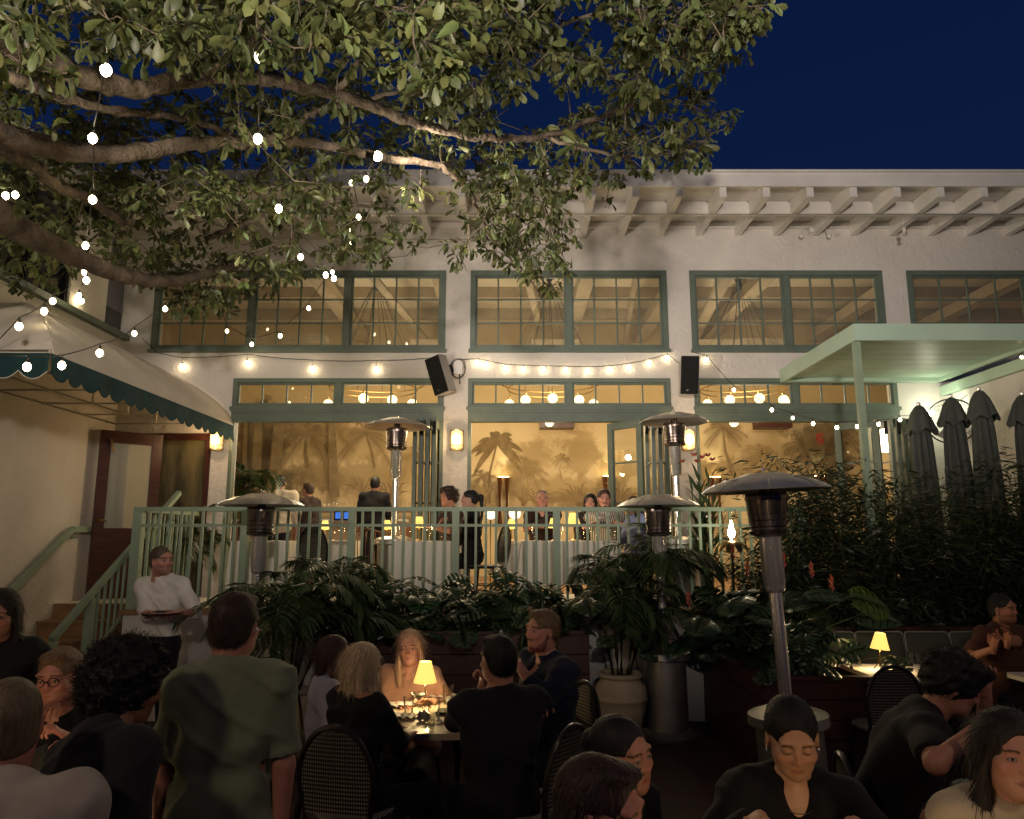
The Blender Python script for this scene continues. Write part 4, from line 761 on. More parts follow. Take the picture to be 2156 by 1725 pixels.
TB = Vector((-4.15, 3.45, 2.7)); LIMBS = [
    ([TB, at(-120, 425, 4.4), at(0, 462, 5.0), at(60, 494, 5.3), at(170, 548, 5.9), at(280, 586, 6.4), at(370, 592, 6.9), at(440, 575, 7.3), at(500, 560, 7.7)], 0.15, 0.03),
    ([TB, at(-150, 250, 4.0), at(0, 285, 4.6), at(100, 312, 5.0), at(200, 322, 5.3), at(300, 318, 5.5), at(380, 306, 5.7), at(480, 300, 5.8), at(560, 296, 5.9), at(650, 300, 6.0), at(760, 322, 6.1), at(850, 338, 6.3), at(950, 350, 6.5)], 0.105, 0.03),
    ([TB + Vector((0, 0, .3)), at(-100, 60, 3.9), at(0, 88, 4.3), at(100, 130, 4.6), at(200, 170, 4.8), at(300, 186, 5.0), at(420, 163, 5.2), at(560, 165, 5.4), at(700, 200, 5.6), at(830, 243, 5.8), at(950, 278, 6.0), at(1060, 292, 6.1), at(1150, 288, 6.2), at(1250, 250, 6.2), at(1330, 225, 6.2)], 0.11, 0.018),
    ([at(60, 105, 4.45), at(130, 190, 4.9), at(230, 232, 5.2), at(340, 240, 5.5), at(430, 262, 5.8), at(520, 300, 6.1)], 0.055, 0.02),
    ([TB, at(-90, 270, 4.2), at(0, 308, 4.7), at(60, 345, 5.1), at(120, 390, 5.5), at(190, 422, 5.9), at(260, 470, 6.3)], 0.075, 0.035),
    ([at(590, 300, 5.9), at(650, 245, 5.9), at(720, 218, 5.9), at(820, 200, 5.9), at(900, 182, 5.9), at(1000, 160, 6.0)], 0.03, 0.012),
    ([at(440, 500, 7.0), at(520, 470, 7.0), at(590, 440, 6.9), at(720, 432, 6.9), at(830, 440, 7.0)], 0.035, 0.012),
    ([at(930, 348, 6.4), at(985, 400, 6.7), at(1020, 470, 7.1), at(1060, 530, 7.5), at(1110, 580, 7.8), at(1140, 630, 8.0)], 0.026, 0.006),
    ([at(0, 155, 3.9), at(60, 178, 4.0), at(150, 212, 4.4), at(270, 235, 4.8)], 0.04, 0.025),
    ([at(1150, 288, 6.2), at(1260, 320, 6.1), at(1380, 330, 6.0), at(1470, 300, 5.9), at(1530, 266, 5.9)], 0.022, 0.004),
    ([at(900, 182, 5.9), at(1050, 110, 5.6), at(1220, 120, 5.3), at(1330, 200, 5.6)], 0.025, 0.01), ([at(1050, 110, 5.6), at(1250, 30, 5.0), at(1450, 20, 4.7), at(1620, 10, 4.6)], 0.02, 0.004),
    ([at(420, 163, 5.2), at(520, 90, 4.8), at(640, 30, 4.3), at(700, -40, 4.0)], 0.035, 0.02), ([at(700, 200, 5.6), at(800, 90, 5.2), at(950, 10, 4.8)], 0.03, 0.015)]
nodes = []
for pts, r0, r1 in LIMBS:
    p = catmull(pts, 7); k = len(p); p = [q + Vector((rng.normal(0, .008), rng.normal(0, .008), rng.normal(0, .008))) for q in p]
    m_ = MB(); m_.tube(p, [(r0 + (r1 - r0) * (i / (k - 1)) ** 0.8) * (1 + 0.06 * math.sin(i * 1.7)) for i in range(k)], 12); m_.build('limb', M['bark'], tree, angle=180); nodes += [tuple(q) for q in p]
OUT = [(-60, -60), (1650, -60), (1640, 10), (1575, 60), (1565, 140), (1500, 165), (1470, 130), (1500, 230), (1530, 265), (1490, 325), (1390, 345), (1300, 372), (1272, 420), (1225, 385), (1195, 430), (1190, 500), (1180, 560), (1205, 580), (1150, 645), (1095, 600), (1060, 560), (1000, 540), (965, 548), (950, 470), (905, 470), (890, 525), (850, 540), (760, 545), (705, 520), (650, 560), (545, 650), (450, 655), (400, 665), (340, 625), (300, 600), (230, 560), (150, 560), (100, 600), (-60, 590)]
GAPS = [(275, 160, 90, 70, 1), (120, 60, 60, 50, .7), (40, 230, 50, 50, .9), (30, 30, 60, 40, .75), (835, 140, 60, 66, 1), (1120, 235, 78, 70, 1), (1235, 75, 70, 60, .95), (1050, 240, 40, 30, .7), (620, 480, 110, 60, .72), (940, 430, 80, 60, .92), (420, 470, 60, 40, .5), (830, 480, 80, 50, .7), (750, 430, 60, 35, .5), (1420, 150, 50, 40, .8), (560, 400, 60, 40, .4), (240, 500, 90, 30, .45), (100, 430, 70, 40, .3), (1500, 200, 60, 30, .6), (1000, 520, 30, 40, .7), (400, 230, 60, 20, .3), (700, 120, 40, 30, .4), (200, 620, 120, 40, .9)]
NC = 2650; px = rng.uniform(-60, 1650, NC * 3); py = rng.uniform(-60, 660, NC * 3); ok = inpoly(px, py, OUT)
for gx, gy, rx, ry, pr in GAPS: ok &= ~((((px - gx) / rx) ** 2 + ((py - gy) / ry) ** 2 < 1) & (rng.uniform(0, 1, len(px)) < pr))
ok &= rng.uniform(0, 1, len(px)) < np.where((px > 1180) & (py > 300), 0.8, 1); px = px[ok][:NC]; py = py[ok][:NC]
Yd = 4.3 + 3.1 * np.clip(py / 600, 0, 1) + rng.normal(0, 0.65, len(px)) + 0.3 * (px / 1600); Yd = np.clip(Yd, 3.0, 8.6)
LP = []
for pts, r0, r1 in LIMBS[:5]:
    for q in catmull(pts, 7):
        if q.y > 1: dv = q - Vector((0, 0, EYE)); dd_ = dv.y * math.cos(R(PITCH)) + dv.z * math.sin(R(PITCH)); LP.append((1078 + FPX * q.x / dd_, 862.5 - FPX * (dv.z * math.cos(R(PITCH)) - dv.y * math.sin(R(PITCH))) / dd_, q.y))
LP = np.array(LP)
for i in range(len(px)):
    dL = np.hypot(LP[:, 0] - px[i], LP[:, 1] - py[i]); j = int(np.argmin(dL))
    if dL[j] < 52 and rng.uniform() < .93: Yd[i] = max(Yd[i], LP[j, 2] + rng.uniform(.25, 1.2))
Yd = np.where((py < 120) & (rng.uniform(0, 1, len(px)) < .2) & (px < 1000), rng.uniform(2.6, 3.4, len(px)), Yd)
cl = np.array([tuple(at(a, b, c)) for a, b, c in zip(px, py, Yd)])
cl += 0.10 * np.sin(cl[:, [1, 2, 0]] * 4.1) # clumping
N0 = np.array(nodes); d0 = np.array([np.min(((N0 - c) ** 2).sum(1)) for c in cl]); order = np.argsort(d0); cl = cl[order]
allN = np.zeros((len(N0) + len(cl), 3)); allN[:len(N0)] = N0; cnt = len(N0); tw = MB(); dirs = np.zeros_like(cl)
for i, c in enumerate(cl):
    dd = ((allN[:cnt] - c) ** 2).sum(1); j = int(np.argmin(dd)); p = allN[j]; L = math.sqrt(dd[j]); mid = (p + c) / 2 + rng.normal(0, 0.12, 3) * L
    tw.tube([p, mid, c], [0.004 + 0.006 * min(1, L), 0.004 + .002 * min(1, L), 0.0025], 4, cap=False); dirs[i] = (c - p) / (L + 1e-6); allN[cnt] = c; cnt += 1
tw.build('twigs', M['bark'], tree, angle=180)
per = 10; n = len(cl) * per; base = np.repeat(cl, per, 0) + rng.normal(0, 0.022, (n, 3)); ax = np.repeat(dirs, per, 0)
rd = rng.normal(0, 1, (n, 3)); rd /= np.linalg.norm(rd, axis=1, keepdims=True); d = ax * 0.5 + rd * 0.85 + np.array([0, 0, -0.62]); S = rng.uniform(0.05, 0.135, n)
V, Fc = scatter(leaf_obovate(), base, rotframes(d, rng.normal(0, .7, n)), S); crown = mkobj('crown', V, Fc, M['leaf'], tree, angle=180)
# a second tree mass, dark, behind and left of the near crown
# ================================================================ palms
def frond(mb, base, az, el, L, leafl, droop=0.8, n=20, curl=0.6):
    p = Vector(base); pts = []; e = el; st = L / 12
    for k in range(13): pts.append(p.copy()); p = p + Vector((math.cos(az) * math.cos(e), math.sin(az) * math.cos(e), math.sin(e))) * st; e -= droop / 12 * (1 + k / 8)
    mb.tube(pts, [0.008 * (1 - k / 14) + .001 for k in range(13)], 5, cap=False)
    for k in range(n):
        t = 0.22 + 0.78 * k / (n - 1); f = t * 12; i = min(int(f), 11); q = pts[i].lerp(pts[i + 1], f - i); tg = (pts[i + 1] - pts[i]).normalized(); side = tg.cross(Vector((0, 0, 1))); side = side.normalized() if side.length > .01 else Vector((1, 0, 0))
        ll = leafl * (math.sin(math.pi * (0.18 + 0.72 * t)) ** 0.7) * random.uniform(.85, 1.1)
        for sg in (-1, 1):
            dr = (side * sg * 0.85 + tg * (0.45 + .5 * t) + Vector((0, 0, random.uniform(-.05, .2)))).normalized(); w = 0.011 + 0.006 * random.random(); a = q; b = q + dr * ll * .5 - Vector((0, 0, ll * .06)); c = q + dr * ll - Vector((0, 0, ll * curl * random.uniform(.3, .8)))
            wv = dr.cross(Vector((0, 0, 1))); wv = (wv.normalized() if wv.length > .01 else tg) * w; h = Vector((0, 0, w * .5))
            mb.add([a, b - wv + h, b, b + wv + h, c], [(0, 1, 2), (0, 2, 3), (1, 4, 2), (2, 4, 3)])
def palm_plant(name, label, loc, stems, nfr, L, leafl, z0, pot=None, group=None, mat_='palm', el=(0.5, 1.35), droop=(0.9, 1.6)):
    t = thing(name, label, 'palm plant', loc, group); lx, ly, lz = loc
    for dx, dy, h in stems:
        m_ = MB(); b = Vector((lx + dx * .3, ly + dy * .3, lz + z0)); tpt = Vector((lx + dx, ly + dy, lz + h)); m_.tube([b, b.lerp(tpt, .5) + Vector((dx * .05, 0, 0)), tpt], [0.022, 0.018, 0.014], 8); m_.build('stem', M['stem'], t)
        for k in range(nfr): m_ = MB(); frond(m_, tpt - Vector((0, 0, random.uniform(0, .12))), random.uniform(0, 6.28), random.uniform(*el), L * random.uniform(.75, 1.1), leafl, random.uniform(*droop)); m_.build('frond', M[mat_], t, angle=180)
    return t
def pot(loc, s, label):
    t = thing('clay_pot', label, 'plant pot', loc, 'pale glazed plant pots'); m_ = MB()
    pr = [(0.001, 0), (0.155, 0), (0.17, 0.02), (0.20, 0.15), (0.235, 0.30), (0.245, 0.36), (0.252, 0.365), (0.252, 0.385), (0.247, 0.39), (0.25, 0.43), (0.235, 0.49), (0.195, 0.535), (0.185, 0.55), (0.195, 0.565), (0.215, 0.575), (0.215, 0.60), (0.195, 0.61), (0.175, 0.60), (0.165, 0.55), (0.001, 0.55)]
    m_.lathe([(r * s, z * s) for r, z in pr], n=40); m_.build('pot_body', M['pot'], t, world=False, angle=60); m_ = MB(); m_.lathe([(0.001, 0.56 * s), (0.168 * s, 0.56 * s)], n=24); m_.build('soil', M['soil'], t, world=False)
    return t
pc = at(1308, 1500, 7.25); pot((pc.x, 7.25, 0), 0.98, 'pale banded clay pot in full view beside the steel heater base')
palm_plant('potted_palm', 'slender potted palm with drooping fronds in the pale clay pot by the heater', (pc.x, 7.25, 0), [(-0.16, 0.05, 1.15), (0.04, 0.1, 1.35), (0.16, -0.05, 1.2), (0.24, 0.12, 1.05), (-0.05, -.05, 1.0)], 6, 0.72, 0.27, 0.5)
pl = at(603, 1480, 6.7); pot((pl.x, 6.7, 0), 0.92, 'pale clay pot half hidden behind the man in the green shirt')
palm_plant('potted_palm', 'bushy potted palm with dark arching fronds left of the dining party', (pl.x, 6.7, 0), [(-0.18, 0.05, 1.15), (0.02, 0.12, 1.3), (0.18, -0.05, 1.2), (0.26, 0.1, 1.05), (-0.05, -.1, 1.1), (.08, .05, 1.0)], 6, 0.80, 0.29, 0.5)
palm_plant('terrace_palm', 'dark palm on the terrace in the left corner of the first bay', (at(498, 1000, 10.9).x, 10.9, TZ), [(0, 0, 1.3), (0.1, 0.1, 1.65), (-0.1, 0.1, 1.5)], 7, .62, 0.34, 0.1)
palm_plant('terrace_palm', 'leafy potted palm behind the railing in front of the red door', (at(385, 1150, 9.35).x, 9.35, TZ), [(-.1, 0, 0.6), (0.12, 0, 0.75), (0, .05, .9)], 7, 0.65, 0.26, 0.02, el=(0.3, 1.3))
# ================================================================ planters
def planter(x0, x1, y0, y1, z, label):
    t = thing('wooden_planter', label, 'planter', ((x0 + x1) / 2, y0, 0), 'dark red wooden planters'); m_ = MB(); th = 0.035; nb = 5; h = z / nb
    for k in range(nb):
        a, b = 0.003 + k * h, (k + 1) * h - 0.006
        m_.box(x0, x1, y0, y0 + th, a, b); m_.box(x0, x1, y1 - th, y1, a, b); m_.box(x0, x0 + th, y0 + th + .001, y1 - th - .001, a, b); m_.box(x1 - th, x1, y0 + th + .001, y1 - th - .001, a, b)
    m_.build('side_boards', M['planter'], t, smooth=False)
    m_ = MB(); m_.box(x0 - .03, x1 + .03, y0 - .03, y0 + .06, z, z + .03); m_.box(x0 - .03, x1 + .03, y1 - .06, y1 + .005, z, z + .03); m_.box(x0 - .03, x0 + .06, y0 + .061, y1 - .061, z, z + .03); m_.box(x1 - .06, x1 + .03, y0 + .061, y1 - .061, z, z + .03); m_.build('rim', M['planter'], t, smooth=False)
    m_ = MB(); m_.box(x0 + th, x1 - th, y0 + th, y1 - th, z - .12, z - .05); m_.build('soil', M['soil'], t, smooth=False); return t
planter(-1.85, 0.74, 7.32, 7.84, 0.93, 'long dark red planter full of monstera behind the centre table')
planter(1.95, 2.80, 6.05, 7.84, 0.74, 'deep dark red planter of tropical plants right of the clay pot')
def broadplant(name, label, cat, x0, x1, y0, y1, z0, n, zr, sz, m='monstera', seed=0, cuts=4, spread=0.3, droop=-0.25, group=None, el=0.5):
    rr = np.random.default_rng(seed); t = thing(name, label, cat, ((x0 + x1) / 2, (y0 + y1) / 2, z0), group)
    bx = rr.uniform(x0, x1, n); by = rr.uniform(y0, y1, n); h = rr.uniform(*zr, n); ox = rr.normal(0, spread, n); oy = rr.normal(-0.08, spread * .7, n); st = MB(); P = []; D = []
    for i in range(n):
        b = Vector((bx[i], by[i], z0)); e = Vector((bx[i] + ox[i], by[i] + oy[i], z0 + h[i])); st.tube([b, b.lerp(e, .5) + Vector((-ox[i] * .2, -oy[i] * .2, h[i] * .18)), e], [.008, .006, .004], 5, cap=False); P.append(tuple(e)); D.append((ox[i] * 2 + rr.normal(0, .5), oy[i] * 2 + rr.normal(-.3, .4), rr.normal(droop, .3)))
    st.build('stems', M['cane'], t, angle=180); V, F_ = scatter(leaf_broad(seed, cuts), np.array(P), rotframes(np.array(D), rr.normal(0, .45, n)), rr.uniform(*sz, n)); mkobj('leaves', V, F_, M[m], t, angle=180); return t
for k in range(5):
    x0 = -1.75 + k * 0.50; broadplant('monstera_plant', ('monstera at the left end of the long planter behind the dark-haired woman', 'monstera above the blonde woman in the black top', 'monstera directly above the peach-shirted woman', 'monstera above the man with clasped hands', 'monstera at the right end of the long planter above the bearded man')[k], 'monstera', x0, x0 + .45, 7.40, 7.78, 0.85, 34, (.10, .58), (.22, .38), seed=20 + k, group='monstera plants in the long planter')
palm_plant('planter_palm', 'spiky palm standing up above the left end of the long planter', (at(690, 1250, 7.6).x, 7.6, 0.85), [(0, 0, .45), (.12, .05, .55)], 7, .75, .30, 0.02)
palm_plant('planter_palm', 'bright green palm brushing the railing left of the heater by the pot', (at(1365, 1250, 7.75).x, 7.65, 0.3), [(0, 0, 1.15), (.12, .05, 1.25), (-.12, .02, 1.2), (-.3, .0, 1.1)], 8, .75, .30, 0.02, el=(0.7, 1.5))
broadplant('tropical_plant', 'bird of paradise with big paddle leaves at the back of the deep planter', 'tropical plant', 2.0, 2.75, 6.9, 7.75, 0.66, 60, (.15, .68), (.24, .42), seed=40, cuts=0, m='monstera')
broadplant('tropical_plant', 'low dark paddle leaved plant spilling over the front of the deep planter', 'tropical plant', 2.05, 2.6, 6.2, 6.9, 0.66, 50, (.1, .5), (.20, .34), seed=41, cuts=4, spread=.14)
palm_plant('planter_palm', 'dark feathery palm over the deep planter beside the leaning steel pole', (at(1600, 1300, 7.4).x, 7.3, 0.66), [(0, 0, .35), (.2, .05, .4), (-.2, 0, .3)], 6, .6, .26, 0.02)
def flowerspike(c, k):
    c = Vector(c); t = thing('flower_spike', ('coral flower spike just under the glowing lantern', 'coral flower spike right of the heater sleeve', 'coral flower spike beside the leaning pole', 'coral flower spike against the bamboo', 'orange flower spike, rightmost above the planter', 'low coral flower left of the deep planter')[k], 'flower', tuple(c - Vector((0, 0, .4))), 'coral flower spikes in the deep planter'); m_ = MB()
    for q in range(7): a = q * 2.3; d_ = Vector((math.cos(a) * .4, math.sin(a) * .4, 1)).normalized(); b = c + Vector((0, 0, (q - 3) * .016)); m_.add([b, b + d_ * .03 + Vector((.010, 0, 0)), b + d_ * .065, b + d_ * .03 - Vector((.010, 0, 0))], [(0, 1, 2), (0, 2, 3)])
    m_.build('petals', M['flower'], t); m_ = MB(); m_.tube([c - Vector((0, 0, .45)), c], .004, 5); m_.build('stem', M['cane'], t)
for k, (x, y, Y) in enumerate(((1543, 1169, 7.2), (1650, 1186, 6.8), (1573, 1203, 6.9), (1709, 1206, 6.9), (1751, 1235, 6.6), (1449, 1269, 7.2))): flowerspike(at(x, y, Y), k)
# canna on the terrace
cx = at(1480, 1050, 8.6).x; cn_ = thing('canna_plant', 'tall canna with red flowers on the terrace right of the heater pole', 'canna', (cx, 8.6, TZ)); st = MB(); P = []; D = []
for i in range(16):
    a = rng.uniform(0, 6.28); r = rng.uniform(0, .16); h = rng.uniform(.9, 1.55); b = Vector((cx + r * .4 * math.cos(a), 8.6 + r * .4 * math.sin(a), TZ)); e = Vector((cx + r * math.cos(a), 8.6 + r * math.sin(a), TZ + h)); st.tube([b, e], .007, 5)
    for q in range(7): f = .35 + .1 * q; P.append(tuple(b.lerp(e, min(1, f)))); aa = rng.uniform(0, 6.28); D.append((math.cos(aa) * .6, math.sin(aa) * .6, 1.0))
st.build('stems', M['cane'], cn_); V, F_ = scatter(leaf_lance(), np.array(P), rotframes(np.array(D), rng.normal(0, .6, len(P))), rng.uniform(.2, .34, len(P))); V_ = V; mkobj('leaves', V_, F_, M['palm'], cn_, angle=180)
m_ = MB()
for x, y in ((1461, 961), (1478, 966), (1500, 971), (1468, 975), (1490, 962), (1436, 975)):
    c = at(x, y, 8.55)
    for q in range(7): a = q * .9; m_.add([c, c + Vector((math.cos(a) * .03, math.sin(a) * .03, .015)), c + Vector((math.cos(a + .5) * .045, math.sin(a + .5) * .04, .05)), c + Vector((math.cos(a + .9) * .03, math.sin(a + .9) * .03, .02))], [(0, 1, 2, 3)])
m_.build('blossoms', M['flower'], cn_)
# ================================================================ bamboo hedge: separate clumps
def bamboo(x0, x1, y0, y1, h0, h1, ncane, label, seed):
    rr = np.random.default_rng(seed); t = thing('bamboo_clump', label, 'bamboo', ((x0 + x1) / 2, (y0 + y1) / 2, 0.75), 'bamboo clumps of the hedge'); st = MB(); P = []; D = []
    for i in range(ncane):
        x = rr.uniform(x0, x1); y = rr.uniform(y0, y1); h = rr.uniform(h0, h1); lx, ly = rr.normal(0, .10), rr.normal(-.02, .08); b = Vector((x, y, .75)); e = Vector((x + lx * 2, y + ly * 2, h)); m = b.lerp(e, .6) - Vector((lx * .4, ly * .4, 0)); st.tube([b, m, e], [.007, .005, .002], 5, cap=False)
        for q in range(125):
            f = rr.uniform(.18, 1.0) ** .8; p = b.lerp(m, f / .6) if f < .6 else m.lerp(e, (f - .6) / .4); a = rr.uniform(0, 6.28); r = rr.uniform(.03, .20); P.append((p.x + r * math.cos(a), p.y + r * math.sin(a), p.z + rr.uniform(-.06, .08))); D.append((math.cos(a), math.sin(a), rr.uniform(-.7, .35)))
    st.build('canes', M['cane'], t, angle=180); P = np.array(P); V, F_ = scatter(leaf_lance(), P, rotframes(np.array(D), rr.normal(0, .6, len(P))), rr.uniform(.08, .17, len(P))); mkobj('leaves', V, F_, M['bamboo'], t, angle=180)
bl = ['leftmost bamboo clump behind the dome of the nearest heater', 'bamboo clump in front of the right bay opening', 'bamboo clump beside the thin canopy post', 'bamboo clump in front of the folded doors at the right', 'bamboo clump below the leftmost closed umbrella', 'bamboo clump below the umbrella in front of the fan', 'bamboo clump below the tallest closed umbrella', 'rightmost bamboo clump at the photo edge']
hx = [2.60, 2.95, 3.25, 3.75, 4.25, 4.75, 5.25, 5.70, 6.08]; tops = [2.35, 2.72, 2.72, 2.55, 2.55, 2.62, 2.78, 2.8]
for k in range(8): bamboo(hx[k], hx[k + 1], 7.86, 8.35, tops[k] - .9, tops[k] + .05, 24, bl[k], 60 + k)
for k, (a, b) in enumerate(((2.85, 3.7), (3.7, 4.6), (4.6, 5.4), (5.4, 6.05))): bamboo(a, b, 7.68, 7.86, 1.2, 2.1, 22, ('low dark bamboo behind the table lamp of the banquette', 'low dark bamboo behind the middle of the banquette', 'low dark bamboo left of the man in the brown polo', 'low dark bamboo right of the man in the brown polo')[k], 80 + k)
# glass lantern with lit bulb above metal leaves
c = at(1540, 1122, 7.68); t = thing('palm_leaf_lantern', 'brass palm leaf lamp with a glaring bulb behind the nearest heater pole', 'lamp', (c.x, 7.68, .69))
m_ = MB(); m_.lathe([(0.02, -0.10), (0.07, -0.09), (0.11, -0.03), (0.115, 0.05), (0.09, 0.13), (0.06, 0.19), (0.058, 0.24)], c, 20); m_.build('glass_chimney', M['clear'], t)
m_ = MB(); m_.lathe([(.001, .055), (.022, .045), (.036, .012), (.036, -.015), (.022, -.045), (.001, -.055)], c, 12); m_.build('bulb', emat('lantern_bulb', (1, .86, .58), 60), t)
m_ = MB()
for k in range(9):
    a = k * 0.7; d_ = Vector((math.cos(a), math.sin(a), 0)); s_ = Vector((-math.sin(a), math.cos(a), 0)); b = c - Vector((0, 0, .12)); L = .17; row = []
    for i in range(6):
        tt = i / 5; p = b + d_ * (L * tt) + Vector((0, 0, .06 * math.sin(math.pi * tt * .9) - .09 * tt * tt)); w = .045 * math.sin(math.pi * (.1 + .8 * tt)); row.append((p - s_ * w - Vector((0, 0, .012)), p, p + s_ * w - Vector((0, 0, .012))))
    vs = [q for r in row for q in r]; m_.add(vs, [(i * 3 + j, i * 3 + j + 1, (i + 1) * 3 + j + 1, (i + 1) * 3 + j) for i in range(5) for j in range(2)])
m_.build('metal_leaves', M['brass'], t); m_ = MB(); m_.tube([c - Vector((0, 0, .12)), (c.x, 7.68, .72)], .014, 8); m_.lathe([(.001, .0), (.09, .0), (.10, .01), (.02, .03)], (c.x, 7.68, .695), 20); m_.build('stand', M['brass'], t)
# ================================================================ smooth-union sculpting on a grid (surface nets)
class Grid:
    def __init__(s, lo, hi, h):
        s.h = h; s.lo = np.array(lo, float) - 2 * h; n = np.ceil((np.array(hi) + 2 * h - s.lo) / h).astype(int) + 1; s.n = n; s.F = np.full(n, 1.0, np.float32)
        s.ax = [(s.lo[i] + h * np.arange(n[i])).astype(np.float32) for i in range(3)]
    def win(s, lo, hi):
        a = [max(0, int((lo[i] - s.lo[i]) / s.h)) for i in range(3)]; b = [min(s.n[i], int((hi[i] - s.lo[i]) / s.h) + 2) for i in range(3)]
        if any(b[i] <= a[i] for i in range(3)): return None
        X = s.ax[0][a[0]:b[0]][:, None, None]; Y = s.ax[1][a[1]:b[1]][None, :, None]; Z = s.ax[2][a[2]:b[2]][None, None, :]
        return (slice(a[0], b[0]), slice(a[1], b[1]), slice(a[2], b[2])), X, Y, Z
    def merge(s, w, d, k, carve=False):
        f = s.F[w]
        if carve:
            d = -d
            if k > 0: h = np.maximum(k - np.abs(f - d), 0) / k; s.F[w] = np.maximum(f, d) + h * h * k * .25
            else: s.F[w] = np.maximum(f, d)
        elif k > 0: h = np.maximum(k - np.abs(f - d), 0) / k; s.F[w] = np.minimum(f, d) - h * h * k * .25
        else: s.F[w] = np.minimum(f, d)
    def cap(s, a, b, ra, rb, k=0.02, carve=False, flat=None):
        """tapered capsule; flat=(axis vector, factor>1) squashes it along that axis"""
        a = np.array(a, float); b = np.array(b, float); r = max(ra, rb) + k + 2 * s.h; W = s.win(np.minimum(a, b) - r, np.maximum(a, b) + r)
        if W is None: return
        w, X, Y, Z = W; ab = b - a; L = float(ab @ ab) + 1e-9; px, py, pz = X - a[0], Y - a[1], Z - a[2]; t = np.clip((px * ab[0] + py * ab[1] + pz * ab[2]) / L, 0, 1)
        qx, qy, qz = px - t * ab[0], py - t * ab[1], pz - t * ab[2]; q2 = qx * qx + qy * qy + qz * qz
        if flat is not None:
            f, m = flat; f = np.array(f); f = f / np.linalg.norm(f); q = qx * f[0] + qy * f[1] + qz * f[2]; q2 = q2 + q * q * (m * m - 1)
        s.merge(w, np.sqrt(q2) - (ra + (rb - ra) * t), k, carve)
    def ell(s, c, r, k=0.02, carve=False, rot=None, margin=0.0):
        c = np.array(c, float); r = np.array(r, float); m = max(r) + k + 2 * s.h + margin; W = s.win(c - m, c + m)
        if W is None: return
        w, X, Y, Z = W; X, Y, Z = X - c[0], Y - c[1], Z - c[2]
        if rot is not None: Rm = rot; X, Y, Z = Rm[0, 0] * X + Rm[1, 0] * Y + Rm[2, 0] * Z, Rm[0, 1] * X + Rm[1, 1] * Y + Rm[2, 1] * Z, Rm[0, 2] * X + Rm[1, 2] * Y + Rm[2, 2] * Z
        q = np.sqrt((X / r[0]) ** 2 + (Y / r[1]) ** 2 + (Z / r[2]) ** 2); s.merge(w, (q - 1) * min(r), k, carve)
    def noise(s, amp, freq, seed=0, dirs=5, stretch=(1, 1, 1)):
        rr = np.random.default_rng(seed); X = s.ax[0][:, None, None]; Y = s.ax[1][None, :, None]; Z = s.ax[2][None, None, :]; N = 0
        for i in range(dirs):
            d = rr.normal(0, 1, 3) * freq * rr.uniform(.6, 1.5) * np.array(stretch); N = N + np.sin(X * d[0] + Y * d[1] + Z * d[2] + rr.uniform(0, 6.28))
        s.F += (amp * N / dirs).astype(np.float32)
    def folds(s, amp, seed=0):
        rr = np.random.default_rng(seed); X = s.ax[0][:, None, None]; Y = s.ax[1][None, :, None]; Z = s.ax[2][None, None, :]
        for i in range(3):
            d = rr.normal(0, 1, 3) * 16 + np.array([0, 0, 14.0]); w = rr.normal(0, 1, 3) * 11; u = rr.normal(0, 1, 3) * 7; ph = X * d[0] + Y * d[1] + Z * d[2] + 1.5 * np.sin(X * w[0] + Y * w[1] + Z * w[2]); s.F -= (amp / 2 * np.maximum(0, np.sin(X * u[0] + Y * u[1] + Z * u[2] + i)) * np.maximum(0, np.sin(ph)) ** 3).astype(np.float32)
    def mesh(s):
        F = s.F; S = F < 0; c = np.zeros(tuple(s.n - 1), np.int8)
        for i in (0, 1):
            for j in (0, 1):
                for k in (0, 1): c += S[i:s.n[0] - 1 + i, j:s.n[1] - 1 + j, k:s.n[2] - 1 + k]
        act = (c > 0) & (c < 8); I = np.argwhere(act); idx = np.full(act.shape, -1, np.int64); idx[act] = np.arange(len(I)); acc = np.zeros((len(I), 3)); cn = np.zeros(len(I))
        cor = [(i, j, k) for i in (0, 1) for j in (0, 1) for k in (0, 1)]; val = {q: F[I[:, 0] + q[0], I[:, 1] + q[1], I[:, 2] + q[2]] for q in cor}
        for q in cor:
            for a in range(3):
                if q[a] == 0:
                    p = list(q); p[a] = 1; p = tuple(p); v0, v1 = val[q], val[p]; m = (v0 < 0) != (v1 < 0); t = np.where(m, v0 / np.where(m, v0 - v1, 1), 0); pos = np.tile(np.array(q, float), (len(I), 1)); pos[:, a] += t; acc[m] += pos[m]; cn[m] += 1
        V = s.lo + (I + acc / cn[:, None]) * s.h; faces = []
        for a in range(3):
            b, d = (a + 1) % 3, (a + 2) % 3; sl0 = [slice(None)] * 3; sl1 = [slice(None)] * 3; sl0[a] = slice(0, -1); sl1[a] = slice(1, None); ch = S[tuple(sl0)] != S[tuple(sl1)]
            E = np.argwhere(ch); E = E[(E[:, b] > 0) & (E[:, d] > 0) & (E[:, b] < s.n[b] - 1) & (E[:, d] < s.n[d] - 1)]
            ins = S[E[:, 0], E[:, 1], E[:, 2]]; q = []
            for db, dd in ((-1, -1), (0, -1), (0, 0), (-1, 0)): P = E.copy(); P[:, b] += db; P[:, d] += dd; q.append(idx[P[:, 0], P[:, 1], P[:, 2]])
            Q = np.stack(q, 1); Q[~ins] = Q[~ins][:, ::-1]; faces.append(Q)
        return V, np.concatenate(faces).astype(np.int32)
